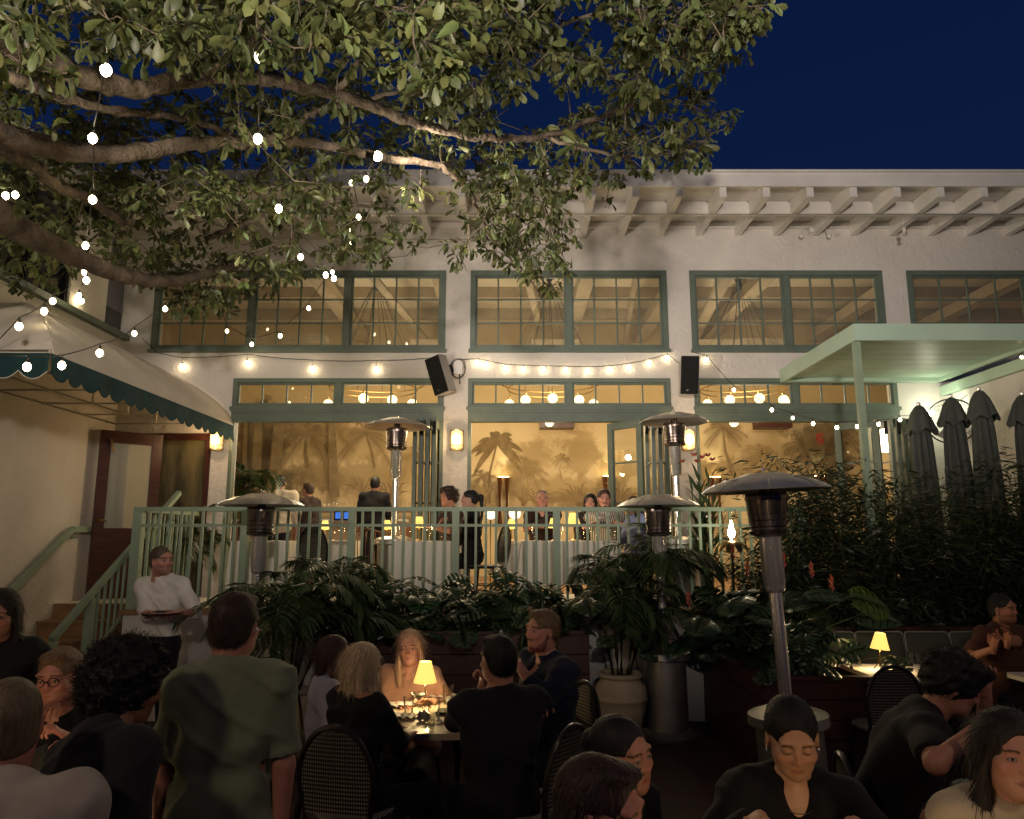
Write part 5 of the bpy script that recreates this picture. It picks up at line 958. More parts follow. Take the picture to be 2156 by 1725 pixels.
def smoothV(V, Fq, it=2, lam=0.5):
    n = len(V); e = np.concatenate([Fq[:, [0, 1]], Fq[:, [1, 2]], Fq[:, [2, 3]], Fq[:, [3, 0]]]); 
    for _ in range(it):
        A = np.zeros((n, 3)); cnt = np.zeros(n)
        for c in range(3): A[:, c] = np.bincount(e[:, 0], V[e[:, 1], c], n) + np.bincount(e[:, 1], V[e[:, 0], c], n)
        cnt = np.bincount(e[:, 0], minlength=n) + np.bincount(e[:, 1], minlength=n); V = V * (1 - lam) + lam * A / np.maximum(cnt, 1)[:, None]
    return V
# ================================================================ head
def headmesh(h, sex, opts):
    g = Grid((-.11, -.13, -.17), (.11, .15, .15), h); f = sex == 'f'
    g.ell((0, -.012, .035), (.076, .098, .088), 0); g.ell((0, .022, -.035), (.060, .073, .078), .03); g.ell((0, .055, -.085), (.025 if f else .036, .028, .024), .03)
    for s_ in (-1, 1):
        g.ell((s_ * (.042 if f else .048), -.002, -.060), (.016 if f else .018, .045, .026), .03); g.ell((s_ * .045, .062, -.018), (.020, .022, .018), .02)
        g.ell((s_ * .033, .098, .012), (.020, .016, .013), .012, carve=True)
        g.ell((s_ * .078, -.008, -.002), (.010, .018, .031), .008, rot=np.array(Matrix.Rotation(s_ * R(-20), 3, 'Z'))); g.ell((s_ * .088, -.003, .0), (.007, .010, .016), .004, carve=True)
    g.cap((-.045, .080, .036), (.045, .080, .036), .010 if not f else .007, .010 if not f else .007, .02)
    g.cap((0, .086, .024), (0, .103, -.018), .0065, .0088 if f else .0098, .012); 
    for s_ in (-1, 1): g.ell((s_ * .010, .096, -.022), (.0075, .010, .0065), .006)
    sm = opts.get('smile', .002)
    for s_ in (-1, 1): g.cap((0, .0875, -.0530), (s_ * .017, .083, -.0530 + sm), .0045, .0035, .006); g.cap((0, .0865, -.0610), (s_ * .014, .083, -.0600 + sm), .0055, .004, .006); g.cap((0, .094, -.0570), (s_ * .022, .090, -.0570 + sm * 1.6), .0013, .0013, .003, carve=True)
    for s_ in (-1, 1): g.ell((s_ * .032, .0795, .010), (.0155, .012, .0125), .004)   # eyeball and lids
    if not opts.get('closed'):
        for s_ in (-1, 1): g.ell((s_ * .032, .093, .009), (.0125, .008, .0048), .002, carve=True)
    nk = .052 if f else .060; g.cap((0, -.022, -.05), (0, -.035, -.17), nk, nk * 1.04, .03)
    V, F_ = g.mesh(); V = smoothV(V, F_, 1, .4)
    skin = np.array(opts.get('skin', (.50, .27, .18))); col = np.tile(skin, (len(V), 1))
    def paint(mask, c, a=1.0): col[mask] = col[mask] * (1 - a) + np.array(c) * a
    x, y, z = V[:, 0], V[:, 1], V[:, 2]; ax_ = np.abs(x)
    paint((((ax_ - .045) / .026) ** 2 + ((z + .022) / .022) ** 2 < 1) & (y > .04), skin * np.array((1.05, .86, .82)), .5); paint((ax_ < .016) & (y > .098), skin * np.array((1.1, .8, .75)), .5)
    paint(((ax_ / .023) ** 2 + ((z + .0565) / .0095) ** 2 < 1) & (y > .075), opts.get('lips', skin * np.array((.90, .52, .52))), .75 if f else .5); paint((ax_ < .021) & (np.abs(z + .0565) < .0016) & (y > .075), skin * .3, .7)
    bz = .034 - .35 * (ax_ - .030) ** 2 * 30; paint((ax_ > .014) & (ax_ < .054) & (np.abs(z - bz) < (.0052 if not f else .004)) & (y > .05), opts.get('brow', (.05, .03, .02)), .85)
    if not opts.get('closed'):
        paint((((ax_ - .032) / .0145) ** 2 + ((z - .0095) / .0068) ** 2 < 1) & (y > .07), (.035, .02, .015), .8); paint((((ax_ - .032) / .0115) ** 2 + ((z - .009) / .0048) ** 2 < 1) & (y > .07), (.42, .38, .36)); paint((((ax_ - .032) / .0052) ** 2 + ((z - .009) / .0056) ** 2 < 1) & (y > .07), (.03, .018, .012))
    else: paint((np.abs(ax_ - .032) < .017) & (np.abs(z - .003 - (ax_ - .032) ** 2 * 12) < .0028) & (y > .07), (.03, .02, .015), .85); paint((np.abs(ax_ - .032) < .018) & (z > .004) & (z < .022) & (y > .07), skin * .7, .5)
    if 'stubble' in opts: paint((z < -.035) & (y > -.01) & (z > -.125) & ~((ax_ < .023) & (z > -.068) & (z < -.047) & (y > .08)) & (z < -.03 - np.maximum(0, .02 - y) * 0), opts['stubble'], .45)
    return V, F_, col
def hairmesh(h, style, sex, seed=0, beard=False):
    ex = {'curly': .07, 'long': .05, 'longback': .05, 'pony': .07, 'bun': .06}.get(style, .02); zlo = -.42 if style in ('long', 'longback', 'mid') else (-.30 if style == 'pony' else -.16)
    g = Grid((-.13 - ex, -.18 - ex, zlo), (.13 + ex, .14, .15 + ex), h)
    th = {'buzz': .004, 'balding': .004, 'short': .012, 'crop': .009, 'curly': .036, 'long': .014, 'longback': .014, 'mid': .015, 'pony': .010, 'bun': .010, 'wavy': .030}[style]
    g.ell((0, -.021, .038), (.0755 + th * .8, .096 + th, .088 + th), 0)
    if style in ('short', 'crop', 'wavy', 'buzz', 'balding'): g.ell((0, -.045, -.02), (.071 + th * .6, .062 + th * .6, .06), .02)
    if style == 'short': g.ell((0, .045, .108), (.055, .045, .022), .02)
    if style == 'wavy': g.ell((0, .06, .10), (.07, .05, .035), .02)
    if style == 'curly': g.ell((0, -.05, -.01), (.105, .095, .09), .03)
    if style in ('long', 'mid', 'longback'):
        zb = {'long': -.34, 'mid': -.22, 'longback': -.40}[style]
        for s_ in (-1, 1):
            g.cap((s_ * .070, -.005, .03), (s_ * .088, .012, -.12), .026, .026, .02, flat=((1, 0, 0), 1.4)); g.cap((s_ * .088, .012, -.12), (s_ * .085, .030 if style == 'long' else -.02, zb + .05), .028, .020, .02, flat=((0, 1, 0), 1.2))
            g.cap((s_ * .045, -.075, .02), (s_ * .06, -.085, zb + .03), .042, .030, .03, flat=((0, 1, 0), 1.5))
        g.cap((0, -.09, .02), (0, -.098, zb), .05, .032, .03, flat=((0, 1, 0), 1.5))
    if style == 'pony': g.ell((0, -.045, -.01), (.074, .065, .055), .02); g.cap((0, -.11, .06), (0, -.155, .04), .02, .026, .01); g.cap((0, -.155, .04), (0.01, -.165, -.24), .030, .012, .02)
    if style == 'bun': g.ell((0, -.045, -.01), (.074, .065, .055), .02); g.ell((0, -.135, .03), (.042, .036, .042), .01)
    g.noise((.0020 if style != 'buzz' else .0006) if style not in ('curly', 'wavy') else .014, 220 if style not in ('curly', 'wavy') else 75, seed, 7, (1, 1, .18) if style not in ('curly', 'wavy', 'buzz') else (1, 1, 1))
    if style == 'curly': g.noise(.012, 170, seed + 1, 6)
    # face opening
    fw = .070 if style in ('long', 'mid', 'longback') else .080
    g.ell((0, .112, -.018), (fw - .004, .080, .108 if style != 'balding' else .135), .006, carve=True)
    if style in ('long', 'mid', 'bun', 'longback'): g.cap((0, -.05, .145 + th), (0, .09, .125 + th), .007, .007, .012, carve=True)
    if style in ('short', 'crop', 'buzz', 'balding', 'pony', 'bun'):
        for s_ in (-1, 1): g.ell((s_ * .085, .035, -.040), (.05, .062, .072), .008, carve=True)
        g.ell((0, .0, -.12), (.11, .11, .055), .006, carve=True) if style not in ('pony',) else None
    if style == 'balding': g.ell((0, .05, .14), (.05, .09, .06), .01, carve=True)
    V, F_ = g.mesh(); return V, F_
def beardmesh(h, seed=0):
    g = Grid((-.09, -.03, -.15), (.09, .13, 0.02), h)
    for s_ in (-1, 1): g.cap((s_ * .068, .005, -.015), (s_ * .052, .03, -.08), .010, .022, .015)
    g.cap((-.045, .04, -.085), (.045, .04, -.085), .026, .026, .02); g.ell((0, .068, -.095), (.036, .030, .028), .02); g.cap((-.026, .092, -.043), (.026, .092, -.043), .006, .006, .006); g.noise(.002, 260, seed, 6, (1, 1, .3))
    g.ell((0, .100, -.058), (.022, .02, .008), .003, carve=True); V, F_ = g.mesh(); return V, F_
# ================================================================ hands
def handprims(side, curl, spread=.25):
    """local: x towards fingertips, y across (thumb side +y*side), z palm-down normal up"""
    P = []; P.append(((0, 0, 0), (.035, .0, 0), .024, .026, 'palm')); P.append(((.03, .022, 0), (.078, .030, 0), .013, .0115, 'palm')); P.append(((.03, -.022, 0), (.072, -.030, 0), .013, .011, 'palm')); P.append(((.02, 0, 0), (.080, .0, 0), .020, .0155, 'palm'))
    for k, (yy, L) in enumerate(((.030, .070), (.010, .078), (-.011, .072), (-.031, .056))):
        b = np.array((.082 - abs(k - 1) * .004, yy * side, 0)); a = 0; p = b; c = curl * (1 + .12 * k); ya = (1.2 - k) * spread * .25 * side
        for j, fr in enumerate((.45, .32, .23)): a += c * (.6, .9, .7)[j]; q = p + L * fr * np.array((math.cos(a) * math.cos(ya), math.sin(ya), -math.sin(a))); P.append((tuple(p), tuple(q), .0080 - .0009 * j, .0073 - .0009 * j, 'f')); p = q
    p = np.array((.018, .024 * side, -.004)); 
    for j, (dx, dy, dz, L, r) in enumerate(((.55, .75, -.25, .042, .0125), (.85, .45, -.35, .033, .0105), (.95, .15, -.35, .026, .0092))): d = np.array((dx, dy * side, dz)); d /= np.linalg.norm(d); q = p + d * L; P.append((tuple(p), tuple(q), r, r * .92, 'f')); p = q
    return P
def ik(a, t, l1, l2, pole):
    a = np.array(a, float); t = np.array(t, float); d = t - a; L = np.linalg.norm(d); L2 = min(L, (l1 + l2) * .995); u = d / (L + 1e-9); t = a + u * L2; x = (l1 * l1 - l2 * l2 + L2 * L2) / (2 * L2); h = math.sqrt(max(l1 * l1 - x * x, 0)); p = np.array(pole, float); p = p - u * (p @ u); p /= np.linalg.norm(p) + 1e-9
    return a + u * x + p * h, t
PM = {}
def skinmat():
    if 'skin' not in PM:
        m = mat('skin', (.5, .3, .2), 0.5, vcol=True, var=0.10, vscale=30, bump=0.10, bscale=220, bdist=.002); m.node_tree.nodes["Principled BSDF"].inputs["Subsurface Weight"].default_value = 0.0; PM['skin'] = m
    return PM['skin']
def clothmat(name, col, rough=.85, stripes=None):
    k = 'c_' + name
    if k in PM: return PM[k]
    m = mat(name, col, rough, var=.14, vscale=7, bump=.28, bscale=28, bdist=.01, spec=.25, sheen=.05, detail=3)
    if stripes:
        t = m.node_tree; p = t.nodes["Principled BSDF"]; tc = t.nodes.new("ShaderNodeTexCoord"); w = t.nodes.new("ShaderNodeTexWave"); w.inputs["Scale"].default_value = 14; w.inputs["Distortion"].default_value = .4; r = t.nodes.new("ShaderNodeValToRGB"); r.color_ramp.interpolation = 'CONSTANT'
        r.color_ramp.elements[0].color = (*col, 1); r.color_ramp.elements[1].color = (*stripes, 1); r.color_ramp.elements[1].position = .6; _lnk(t, tc.outputs["Object"], w.inputs[0]); _lnk(t, w.outputs["Fac"], r.inputs[0]); _lnk(t, r.outputs[0], p.inputs["Base Color"])
    PM[k] = m; return m
def hairmat(name, col, col2=None):
    k = 'h_' + name
    if k in PM: return PM[k]
    m = mat(name, col, .58, var=.5, vscale=38, col2=col2 or tuple(c * 2.2 for c in col), stretch=(3, 3, .35), bump=.35, bscale=60, bdist=.006, spec=.4, detail=3, island=.38); PM[k] = m; return m
def strands(V, F_, Rm, pos, n, L, w, seed, m, parent, zmin=-9, gravity=1.0, curl=0.0):
    """thin hair ribbons laid over the hair surface so its outline breaks up"""
    rr = np.random.default_rng(seed); a, b, c = V[F_[:, 0]], V[F_[:, 1]], V[F_[:, 3]]; N = np.cross(b - a, c - a); N /= np.linalg.norm(N, axis=1, keepdims=True) + 1e-9; pick = rr.integers(0, len(F_), n); P = a[pick]; Nn = N[pick]
    fl = np.tile(np.array([[0, -.25, -1.0]]), (n, 1)) * gravity + rr.normal(0, .22 + curl, (n, 3)); top = P[:, 2:3] > .07; fl = fl + top * np.concatenate([P[:, :1] * 9, P[:, 1:2] * 4 - .3, P[:, 2:3] * 0 + .6], 1); fl -= Nn * (fl * Nn).sum(1, keepdims=True); fl /= np.linalg.norm(fl, axis=1, keepdims=True) + 1e-9
    S = np.cross(fl, Nn); k = 5; vs = []; LL = L * rr.uniform(.5, 1.2, n)[:, None]; p = P - Nn * .002; lift = rr.uniform(.0, .006, (n, 1)) * (1 + curl * 3); cur = fl
    for i in range(k):
        t = i / (k - 1); ww = w * (1 - .85 * t); q = p + Nn * (lift * math.sin(math.pi * min(1, t * 1.1)) + .001); vs.append(q - S * ww); vs.append(q + S * ww); cur = cur + np.array([[0, 0, -.22 * gravity]]) + rr.normal(0, .06 + curl, (n, 3)); cur /= np.linalg.norm(cur, axis=1, keepdims=True); p = p + cur * LL / (k - 1)
    Vv = np.stack(vs, 1); bad = ((np.abs(Vv[:, :, 0]) < .072) & (Vv[:, :, 1] > .035) & (Vv[:, :, 2] < .082) & (Vv[:, :, 2] > -.16)).any(1); Vv = Vv[~bad]; n = len(Vv); Fs = np.array([(2 * i, 2 * i + 1, 2 * i + 3, 2 * i + 2) for i in range(k - 1)]); Fq = (Fs[None] + (np.arange(n) * 2 * k)[:, None, None]).reshape(-1, 4); Vv = Vv.reshape(-1, 3)
    return Vv, Fq
# ================================================================ person
def person(label, loc, yaw, head=(0, 0, 0), sit=True, sex='m', lean=0, side=0, twist=0, scale=1.0, floor=0.0, hands=(None, None), poles=None, curls=(.5, .5), hdir=(None, None), top=None, sleeve=.42, bottom=('dark_trousers', (.012, .012, .015)), hair=('short', 'dark_hair', (.012, .009, .007), None),
           skin=(.50, .27, .18), h=.009, hh=.0035, opts=None, neckline='crew', headpos=None, bulk=1.0, strandn=500, beard=None, group=None, legs=True, seatz=.50, shrug=0, collar=False, extra=None, belly=1.0, tuck=False):
    """loc: point on the floor below the hips; yaw: facing direction in degrees (0 = +Y). headpos: where the head centre should be."""
    opts = dict(opts or {}); opts['skin'] = skin; f = sex == 'f'; S = scale; c_, s_ = math.cos(R(yaw)), math.sin(R(yaw))
    Rz = np.array(Matrix.Rotation(R(yaw), 3, 'Z')); Rt = np.array(Matrix.Rotation(R(twist), 3, 'Z') @ Matrix.Rotation(R(side), 3, 'Y') @ Matrix.Rotation(R(-lean), 3, 'X'))
    hipz = (seatz + .08) if sit else .93 * S; P0 = np.array((0, 0, hipz)); U = lambda x, y, z: P0 + Rt @ (np.array((x, y, z)) * S)
    sw = (.158 if f else .188) * bulk; hc = U(0, .040, .715 if not f else .695) - P0; hc0 = P0 + hc
    if headpos is not None:
        tgt = np.array(headpos) - np.array((0, 0, floor)); base_xy = tgt[:2] - (Rz @ hc0)[:2]; P0[2] = tgt[2] - (Rz @ hc0)[2] + P0[2]; loc = (base_xy[0], base_xy[1], floor)
    else: loc = (loc[0], loc[1], floor)
    Lc = np.array(loc); W = lambda p: (Rz @ np.asarray(p).T).T + Lc
    t = thing('person', label, 'person', loc, group); hcn = U(0, .040, .715 if not f else .695)
    J = {}; shz = .505 + shrug
    for k, sg in (('l', -1), ('r', 1)):
        J['sh' + k] = U(sg * sw, 0, shz)
        hd = hands[0 if k == 'l' else 1]; up, fo = .285 * S, .25 * S; pole = (poles or ((-.6, -.5, -.6), (.6, -.5, -.6)))[0 if k == 'l' else 1]
        if hd is None: tg = U(sg * (sw + .07), .04, -.02) if not sit else U(sg * (sw * .7), .30, .02)
        else:
            tg = Rz.T @ (np.array(hd, float) - Lc) if len(hd) == 3 else np.array(hd[:3])
        J['el' + k], J['wr' + k] = ik(J['sh' + k], tg, up, fo, pole)
        hj = P0 + Rz.T @ Rz @ np.array((sg * .095 * S, 0, -.02)); J['hp' + k] = hj
        if sit: J['kn' + k] = hj + np.array((sg * .05, .43 * S, -.02)); J['an' + k] = np.array((J['kn' + k][0], J['kn' + k][1] - .04, .08))
        else: J['kn' + k] = np.array((sg * .10, .03, .49 * S)); J['an' + k] = np.array((sg * .11, -.02, .08))
    B = bulk; g_lo = np.array((9., 9, 9)); g_hi = -g_lo; prims = []
    def add(grp, a, b, ra, rb, k=.03, flat=None): prims.append((grp, np.array(a), np.array(b), ra, rb, k, flat))
    ty = Rt @ np.array((0, 1, 0)); fl = (ty, 1.12)
    hipw = .088 if f else .080
    add('torso', U(-hipw, -.01, .03), U(hipw, -.01, .03), .110 * B, .110 * B); add('torso', U(-.055, 0, .17), U(.055, 0, .17), (.090 if f else .105) * B * belly, (.090 if f else .105) * B * belly, .06)
    add('torso', U(-.070 * B, 0, .33), U(.070 * B, 0, .33), (.100 if f else .118) * B, (.100 if f else .118) * B, .06); add('torso', U(-sw * .55, -.01, .445), U(sw * .55, -.01, .445), .078 * B, .078 * B, .06)
    add('torso', J['shl'] + Rt @ np.array((.02, 0, -.005)), J['shr'] + Rt @ np.array((-.02, 0, -.005)), .050 * B, .050 * B, .05)
    for k in 'lr': add('torso', U(-.045 if k == 'l' else .045, -.025, .552), J['sh' + k], .036 * B, .046 * B, .04)
    if f: add('torso', U(-.068, .085, .345), U(-.068, .10, .33), .052, .050, .035); add('torso', U(.068, .085, .345), U(.068, .10, .33), .052, .050, .035)
    add('neck', U(0, -.005, .50), hcn + (Rt @ np.array((0, -.02, -.10))) * S, (.060 if f else .070), (.050 if f else .058), .045)
    am = .86 if f else 1.0
    for k in 'lr':
        add('uarm' + k, J['sh' + k], J['el' + k], .056 * am * B, .041 * am * B, .035); add('farm' + k, J['el' + k], J['wr' + k], .041 * am, .026 * am, .015)
        add('leg' + k, J['hp' + k], J['kn' + k], .090 * B * (1 if f else 1), .062, .04); add('leg' + k, J['kn' + k], J['an' + k], .060, .040, .02)
        add('foot' + k, J['an' + k] + (0, -.03, -.035), J['an' + k] + (0, .14, -.045), .038, .030, .02)
    legp = legs
    def build(sel, infl, hgrid, clip=None, frac=None, noise=None, carve=None, kk=1.0, folds=0):
        L = []
        for grp, a, b, ra, rb, k, flt in prims:
            if grp in sel:
                fr = sel[grp]
                if fr < 1: b2 = a + (b - a) * fr; rb = ra + (rb - ra) * fr; b = b2
                L.append((a, b, ra + infl, rb + infl, k, flt))
        lo = np.min([np.minimum(a, b) - max(ra, rb) - .03 for a, b, ra, rb, k, fl_ in L], 0); hi = np.max([np.maximum(a, b) + max(ra, rb) + .03 for a, b, ra, rb, k, fl_ in L], 0); g = Grid(lo, hi, hgrid)
        for a, b, ra, rb, k, fl_ in L: g.cap(a, b, ra, rb, k, flat=fl_)
        if noise: g.noise(*noise)
        if folds: g.folds(.020, len(label))
        if carve: carve(g)
        V, F_ = g.mesh(); return V, F_
    # body: one continuous mesh, skin
    bs = {'torso': 1, 'neck': 1, 'uarml': 1, 'uarmr': 1, 'farml': 1, 'farmr': 1}
    if legp: bs.update({'legl': 1, 'legr': 1})
    V, F_ = build(bs, 0.0, h); V = smoothV(V, F_, 1, .4); cols = np.tile(np.array(skin), (len(V), 1)); Vs = [W(V)]; Fs = [F_]; Cs = [cols]; off = len(V)
    Hm = Rt @ np.array(Matrix.Rotation(R(head[0]), 3, 'Z') @ Matrix.Rotation(R(head[1]), 3, 'X') @ Matrix.Rotation(R(head[2]), 3, 'Y')) if True else None
    # head rotation: relative to the body's yaw only, not the lean
    Hm = np.array(Matrix.Rotation(R(head[0]), 3, 'Z') @ Matrix.Rotation(R(head[1]), 3, 'X') @ Matrix.Rotation(R(head[2]), 3, 'Y')); HS = S * (.95 if f else 1.0)
    HW = lambda V: W((Hm @ (V * HS).T).T + hcn)
    V, F_, cc = headmesh(hh, sex, opts); Vs.append(HW(V)); Fs.append(F_ + off); Cs.append(cc); off += len(V)
    for i, k in enumerate('lr'):
        sg = -1 if k == 'l' else 1; d = J['wr' + k] - J['el' + k]; d /= np.linalg.norm(d); hd = hdir[i]; x = d if hd is None else (np.array(hd[0], float) / np.linalg.norm(hd[0]))
        nrm = np.array((0, 0, 1.0)) if hd is None or len(hd) < 2 else np.array(hd[1], float)
        if hd is None and abs(x[2]) > .7: nrm = np.array((sg * 1.0, 0, 0))
        z = nrm - x * (nrm @ x); z /= np.linalg.norm(z) + 1e-9; y = np.cross(z, x); M3 = np.stack([x, y, z], 1); hp = handprims(-sg * 1.0 if False else (1 if k == 'l' else -1) * -1, curls[i]); g = Grid((-.04, -.085, -.12), (.175, .085, .05), max(.0032, hh * .9))
        for a, b, ra, rb, kd in hp: g.cap(a, b, ra, rb, .010 if kd == 'palm' else .0035, flat=((0, 0, 1), 1.7) if kd == 'palm' else None)
        g.cap((-.03, 0, 0), (.01, 0, 0), .022 * am, .022 * am, .015)
        V, F_ = g.mesh(); HSc = S * (.88 if f else .97); V = (M3 @ (V * HSc).T).T + J['wr' + k]; Vs.append(W(V)); Fs.append(F_ + off); Cs.append(np.tile(np.array(skin) * np.array((1.03, .95, .93)), (len(V), 1))); off += len(V)
    body = mkobj('body', np.concatenate(Vs), np.concatenate(Fs), skinmat(), t, cols=np.concatenate(Cs), angle=180)
    # top garment
    if top:
        name, tc, infl = top[0], top[1], (top[2] if len(top) > 2 else .010); sel = {'torso': 1, 'neck': .16 if neckline in ('v', 'deep', 'wide') else .34, 'uarml': min(1, sleeve * 2), 'uarmr': min(1, sleeve * 2)}
        if sleeve > .5: sel.update({'farml': min(.97, (sleeve - .5) * 2), 'farmr': min(.97, (sleeve - .5) * 2)})
        def carve(g):
            nb = U(0, 0, .56); g.cap(U(0, .02, .60), hcn, .050 if f else .056, .072, .006, carve=True)
            for k in 'lr':
                if sleeve <= .5: e = J['sh' + k] + (J['el' + k] - J['sh' + k]) * sleeve * 2; dd = J['el' + k] - J['sh' + k]
                else: e = J['el' + k] + (J['wr' + k] - J['el' + k]) * (sleeve - .5) * 2; dd = J['wr' + k] - J['el' + k]
                dd = dd / np.linalg.norm(dd); Wn = g.win(e - .09, e + .16)
                if Wn and sleeve < .99:
                    w, X, Y, Z = Wn; dist = (X - e[0]) * dd[0] + (Y - e[1]) * dd[1] + (Z - e[2]) * dd[2]; r2 = np.sqrt(np.maximum((X - e[0]) ** 2 + (Y - e[1]) ** 2 + (Z - e[2]) ** 2, 0)); m_ = np.maximum(-dist, r2 - .085); g.merge(w, m_, 0, carve=True)
            if tuck: Wq = g.win(P0 + (-.4, -.4, -.3), P0 + (.4, .4, .13)); w, X, Y, Z = Wq; g.merge(w, (Z - P0[2]) - .085 + 0 * X + 0 * Y, 0, carve=True)
            if neckline == 'v': g.cap(U(0, .10, .53), U(0, .155, .36), .045, .012, .004, carve=True)
            if neckline == 'deep': g.cap(U(0, .10, .55), U(0, .15, .33), .058, .012, .006, carve=True)
            if neckline == 'wide': g.cap(U(-.10, 0, .565), U(.10, 0, .565), .06, .06, .006, carve=True)
        V, F_ = build(sel, infl, h, noise=(.017, 24, len(label), 7), carve=carve, folds=1); V = smoothV(V, F_, 1, .4); g_ = mkobj(name, W(V), F_, clothmat(top[3] if len(top) > 3 else name + '_%02d' % int(tc[0] * 99), tc, stripes=top[4] if len(top) > 4 else None), t, angle=180)
        if collar:
            cm = MB(); N = 20; ring0 = []; ring1 = []
            for q in range(N + 1):
                a = R(-250 + 320 * q / N) if False else R(100 + 340 * q / N); rx, ry = .070, .072; p0 = U(rx * math.cos(a), ry * math.sin(a) - .01, .555 + .012 * (-math.sin(a))); p1 = U(rx * 1.35 * math.cos(a), ry * 1.35 * math.sin(a) - .005, .515 + .0 * math.sin(a)); ring0.append(W(p0)); ring1.append(W(p1))
            a0 = len(cm.v); cm.add([tuple(p) for p in ring0 + ring1], [(q, q + 1, N + 2 + q, N + 1 + q) for q in range(N)]); cm.build('collar', g_.data.materials[0], g_, angle=180)
            if collar == 'placket':
                cm = MB(); pts = [W(U(0, .128 * B + infl, z)) for z in (.44, .36, .28, .2, .12)]
                for q in pts: cm.ball(q, .006, 6)
                cm.build('button', M['paper'], g_)
    if bottom and legp:
        sel = {'legl': .98, 'legr': .98}; sel2 = dict(sel); sel2['torso'] = 1
        def carve2(g):
            W_ = g.win(P0 + (-.4, -.4, .05), P0 + (.4, .4, .8))
            if W_: w, X, Y, Z = W_; nU = Rt @ np.array((0, 0, 1.0)); dist = (X - P0[0]) * nU[0] + (Y - P0[1]) * nU[1] + (Z - P0[2]) * nU[2] - .10 * S; g.merge(w, -dist, 0, carve=True)
        V, F_ = build(sel2, .007, max(h, .011), noise=(.006, 22, 5, 6), carve=carve2); mkobj('trousers', W(V), F_, clothmat(bottom[0], bottom[1]), t, angle=180)
        for k in 'lr':
            V, F_ = build({'foot' + k: 1}, .008, .011); mkobj('shoe', W(V), F_, clothmat('dark_shoe', (.01, .009, .008), .4), t, angle=180)
    if hair:
        V, F_ = hairmesh(max(.0035, hh), hair[0], sex, len(label)); hm = hairmat(hair[1], hair[2], hair[3]); Vh = HW(V); parts = [(Vh, F_)]
        if strandn and hair[0] not in ('buzz', 'balding'):
            st = hair[0]; Ls = {'long': .15, 'longback': .17, 'mid': .12, 'curly': .030, 'wavy': .04, 'buzz': .008, 'balding': .01}.get(st, .035); sv, sf = strands(V, F_, None, None, strandn * (6 if st in ('long', 'longback', 'mid') else 5), Ls, .0013 if st not in ('long', 'longback', 'mid') else .0018, len(label), None, None, curl=.8 if st == 'curly' else (.4 if st == 'wavy' else 0), gravity=.2 if st in ('curly', 'wavy') else 1.0)
            parts.append((HW(sv), sf))
        VV = np.concatenate([p[0] for p in parts]); o_ = 0; FF = []
        for p, q in parts: FF.append(q + o_); o_ += len(p)
        mkobj('hair', VV, np.concatenate(FF).astype(np.int32), hm, t, angle=180)
    if beard: V, F_ = beardmesh(max(.0035, hh), 3); mkobj('beard', HW(V), F_, hairmat('beard_' + hair[1], beard, None), t, angle=180)
    if opts.get('glasses'):
        m_ = MB()
        for sg in (-1, 1):
            ring = [(sg * .033 + .025 * math.cos(a), .1035 - abs(.025 * math.cos(a)) * .12, .008 + .019 * math.sin(a)) for a in [q * math.pi / 8 for q in range(17)]]; m_.tube([tuple(p) for p in HW(np.array(ring))], .0022, 5, cap=False)
            m_.tube([tuple(p) for p in HW(np.array([(sg * .058, .099, .014), (sg * .080, .02, .012), (sg * .082, -.015, .0)]))], .002, 5)
        m_.tube([tuple(p) for p in HW(np.array([(-.009, .105, .012), (.009, .105, .012)]))], .0025, 5); m_.build('glasses', M['black'], t)
    if opts.get('sunglasses'):
        m_ = MB()
        for sg in (-1, 1): m_.ball(tuple(HW(np.array([(sg * .03, .065, .118)]))[0]), .022, 10, sc=(1, .6, .8))
        m_.build('sunglasses', mat('dark_lens', (.01, .01, .012), .08), t)
    if opts.get('necklace'):
        m_ = MB(); m_.tube([tuple(W(U(.072 * math.cos(a), .072 * math.sin(a) + .022, .535 + .045 * (-math.sin(a)) - .0))) for a in [R(180 + 180 * -q / 14) for q in range(15)]], .0016, 5); m_.build('necklace', M['brass'], t)
    if opts.get('earring'):
        m_ = MB()
        for sg in (-1, 1): m_.tube([tuple(HW(np.array([(sg * .083, -.004 + .008 * math.cos(a), -.040 + .010 * math.sin(a))]))[0]) for a in [q * .7 for q in range(10)]], .0018, 5)
        m_.build('earring', M['steel'], t)
    if opts.get('earbud'): m_ = MB(); m_.ball(tuple(HW(np.array([(.086, .0, -.008)]))[0]), .008, 8); m_.tube([tuple(q) for q in HW(np.array([(.088, .002, -.01), (.086, .006, -.04)]))], .003, 6); m_.build('earbud', M['paper'], t)
    t['_j'] = 0; del t['_j']; return t, {k: W(v) for k, v in J.items()}
DARK = (.011, .008, .006)
# ---------------------------------------------------------------- courtyard people
def HP(px, py, Y): return tuple(at(px, py, Y))
person('waiter in a white rolled sleeve shirt standing before the railing, holding a dark tray', (0, 0, 0), 176, headpos=HP(341, 1182, 6.6), head=(62, 0, 2), sit=False, scale=1.0, hands=(tuple(at(372, 1290, 6.32)), tuple(at(310, 1290, 6.32))), curls=(.7, .7), poles=((-.45, -1, -.5), (.45, -1, -.5)),
       top=('shirt', (.74, .71, .67), .016, 'white_shirt'), sleeve=.62, tuck=True, collar='placket', bottom=('navy_trousers', (.012, .012, .02)), hair=('crop', 'brown_hair', (.05, .035, .025), None), skin=(.50, .25, .19), opts={'stubble': (.12, .07, .05)}, h=.009, hh=.004, bulk=.95)
tr = thing('serving_tray', 'dark serving tray held by the waiter in white', 'tray', tuple(at(341, 1297, 6.28))); c = at(341, 1294, 6.26); m_ = MB(); m_.lathe([(.001, 0), (.15, 0), (.165, .018), (.16, .018), (.147, .006), (.001, .006)], c, 28); m_.build('tray_plate', M['darkwood'], tr)
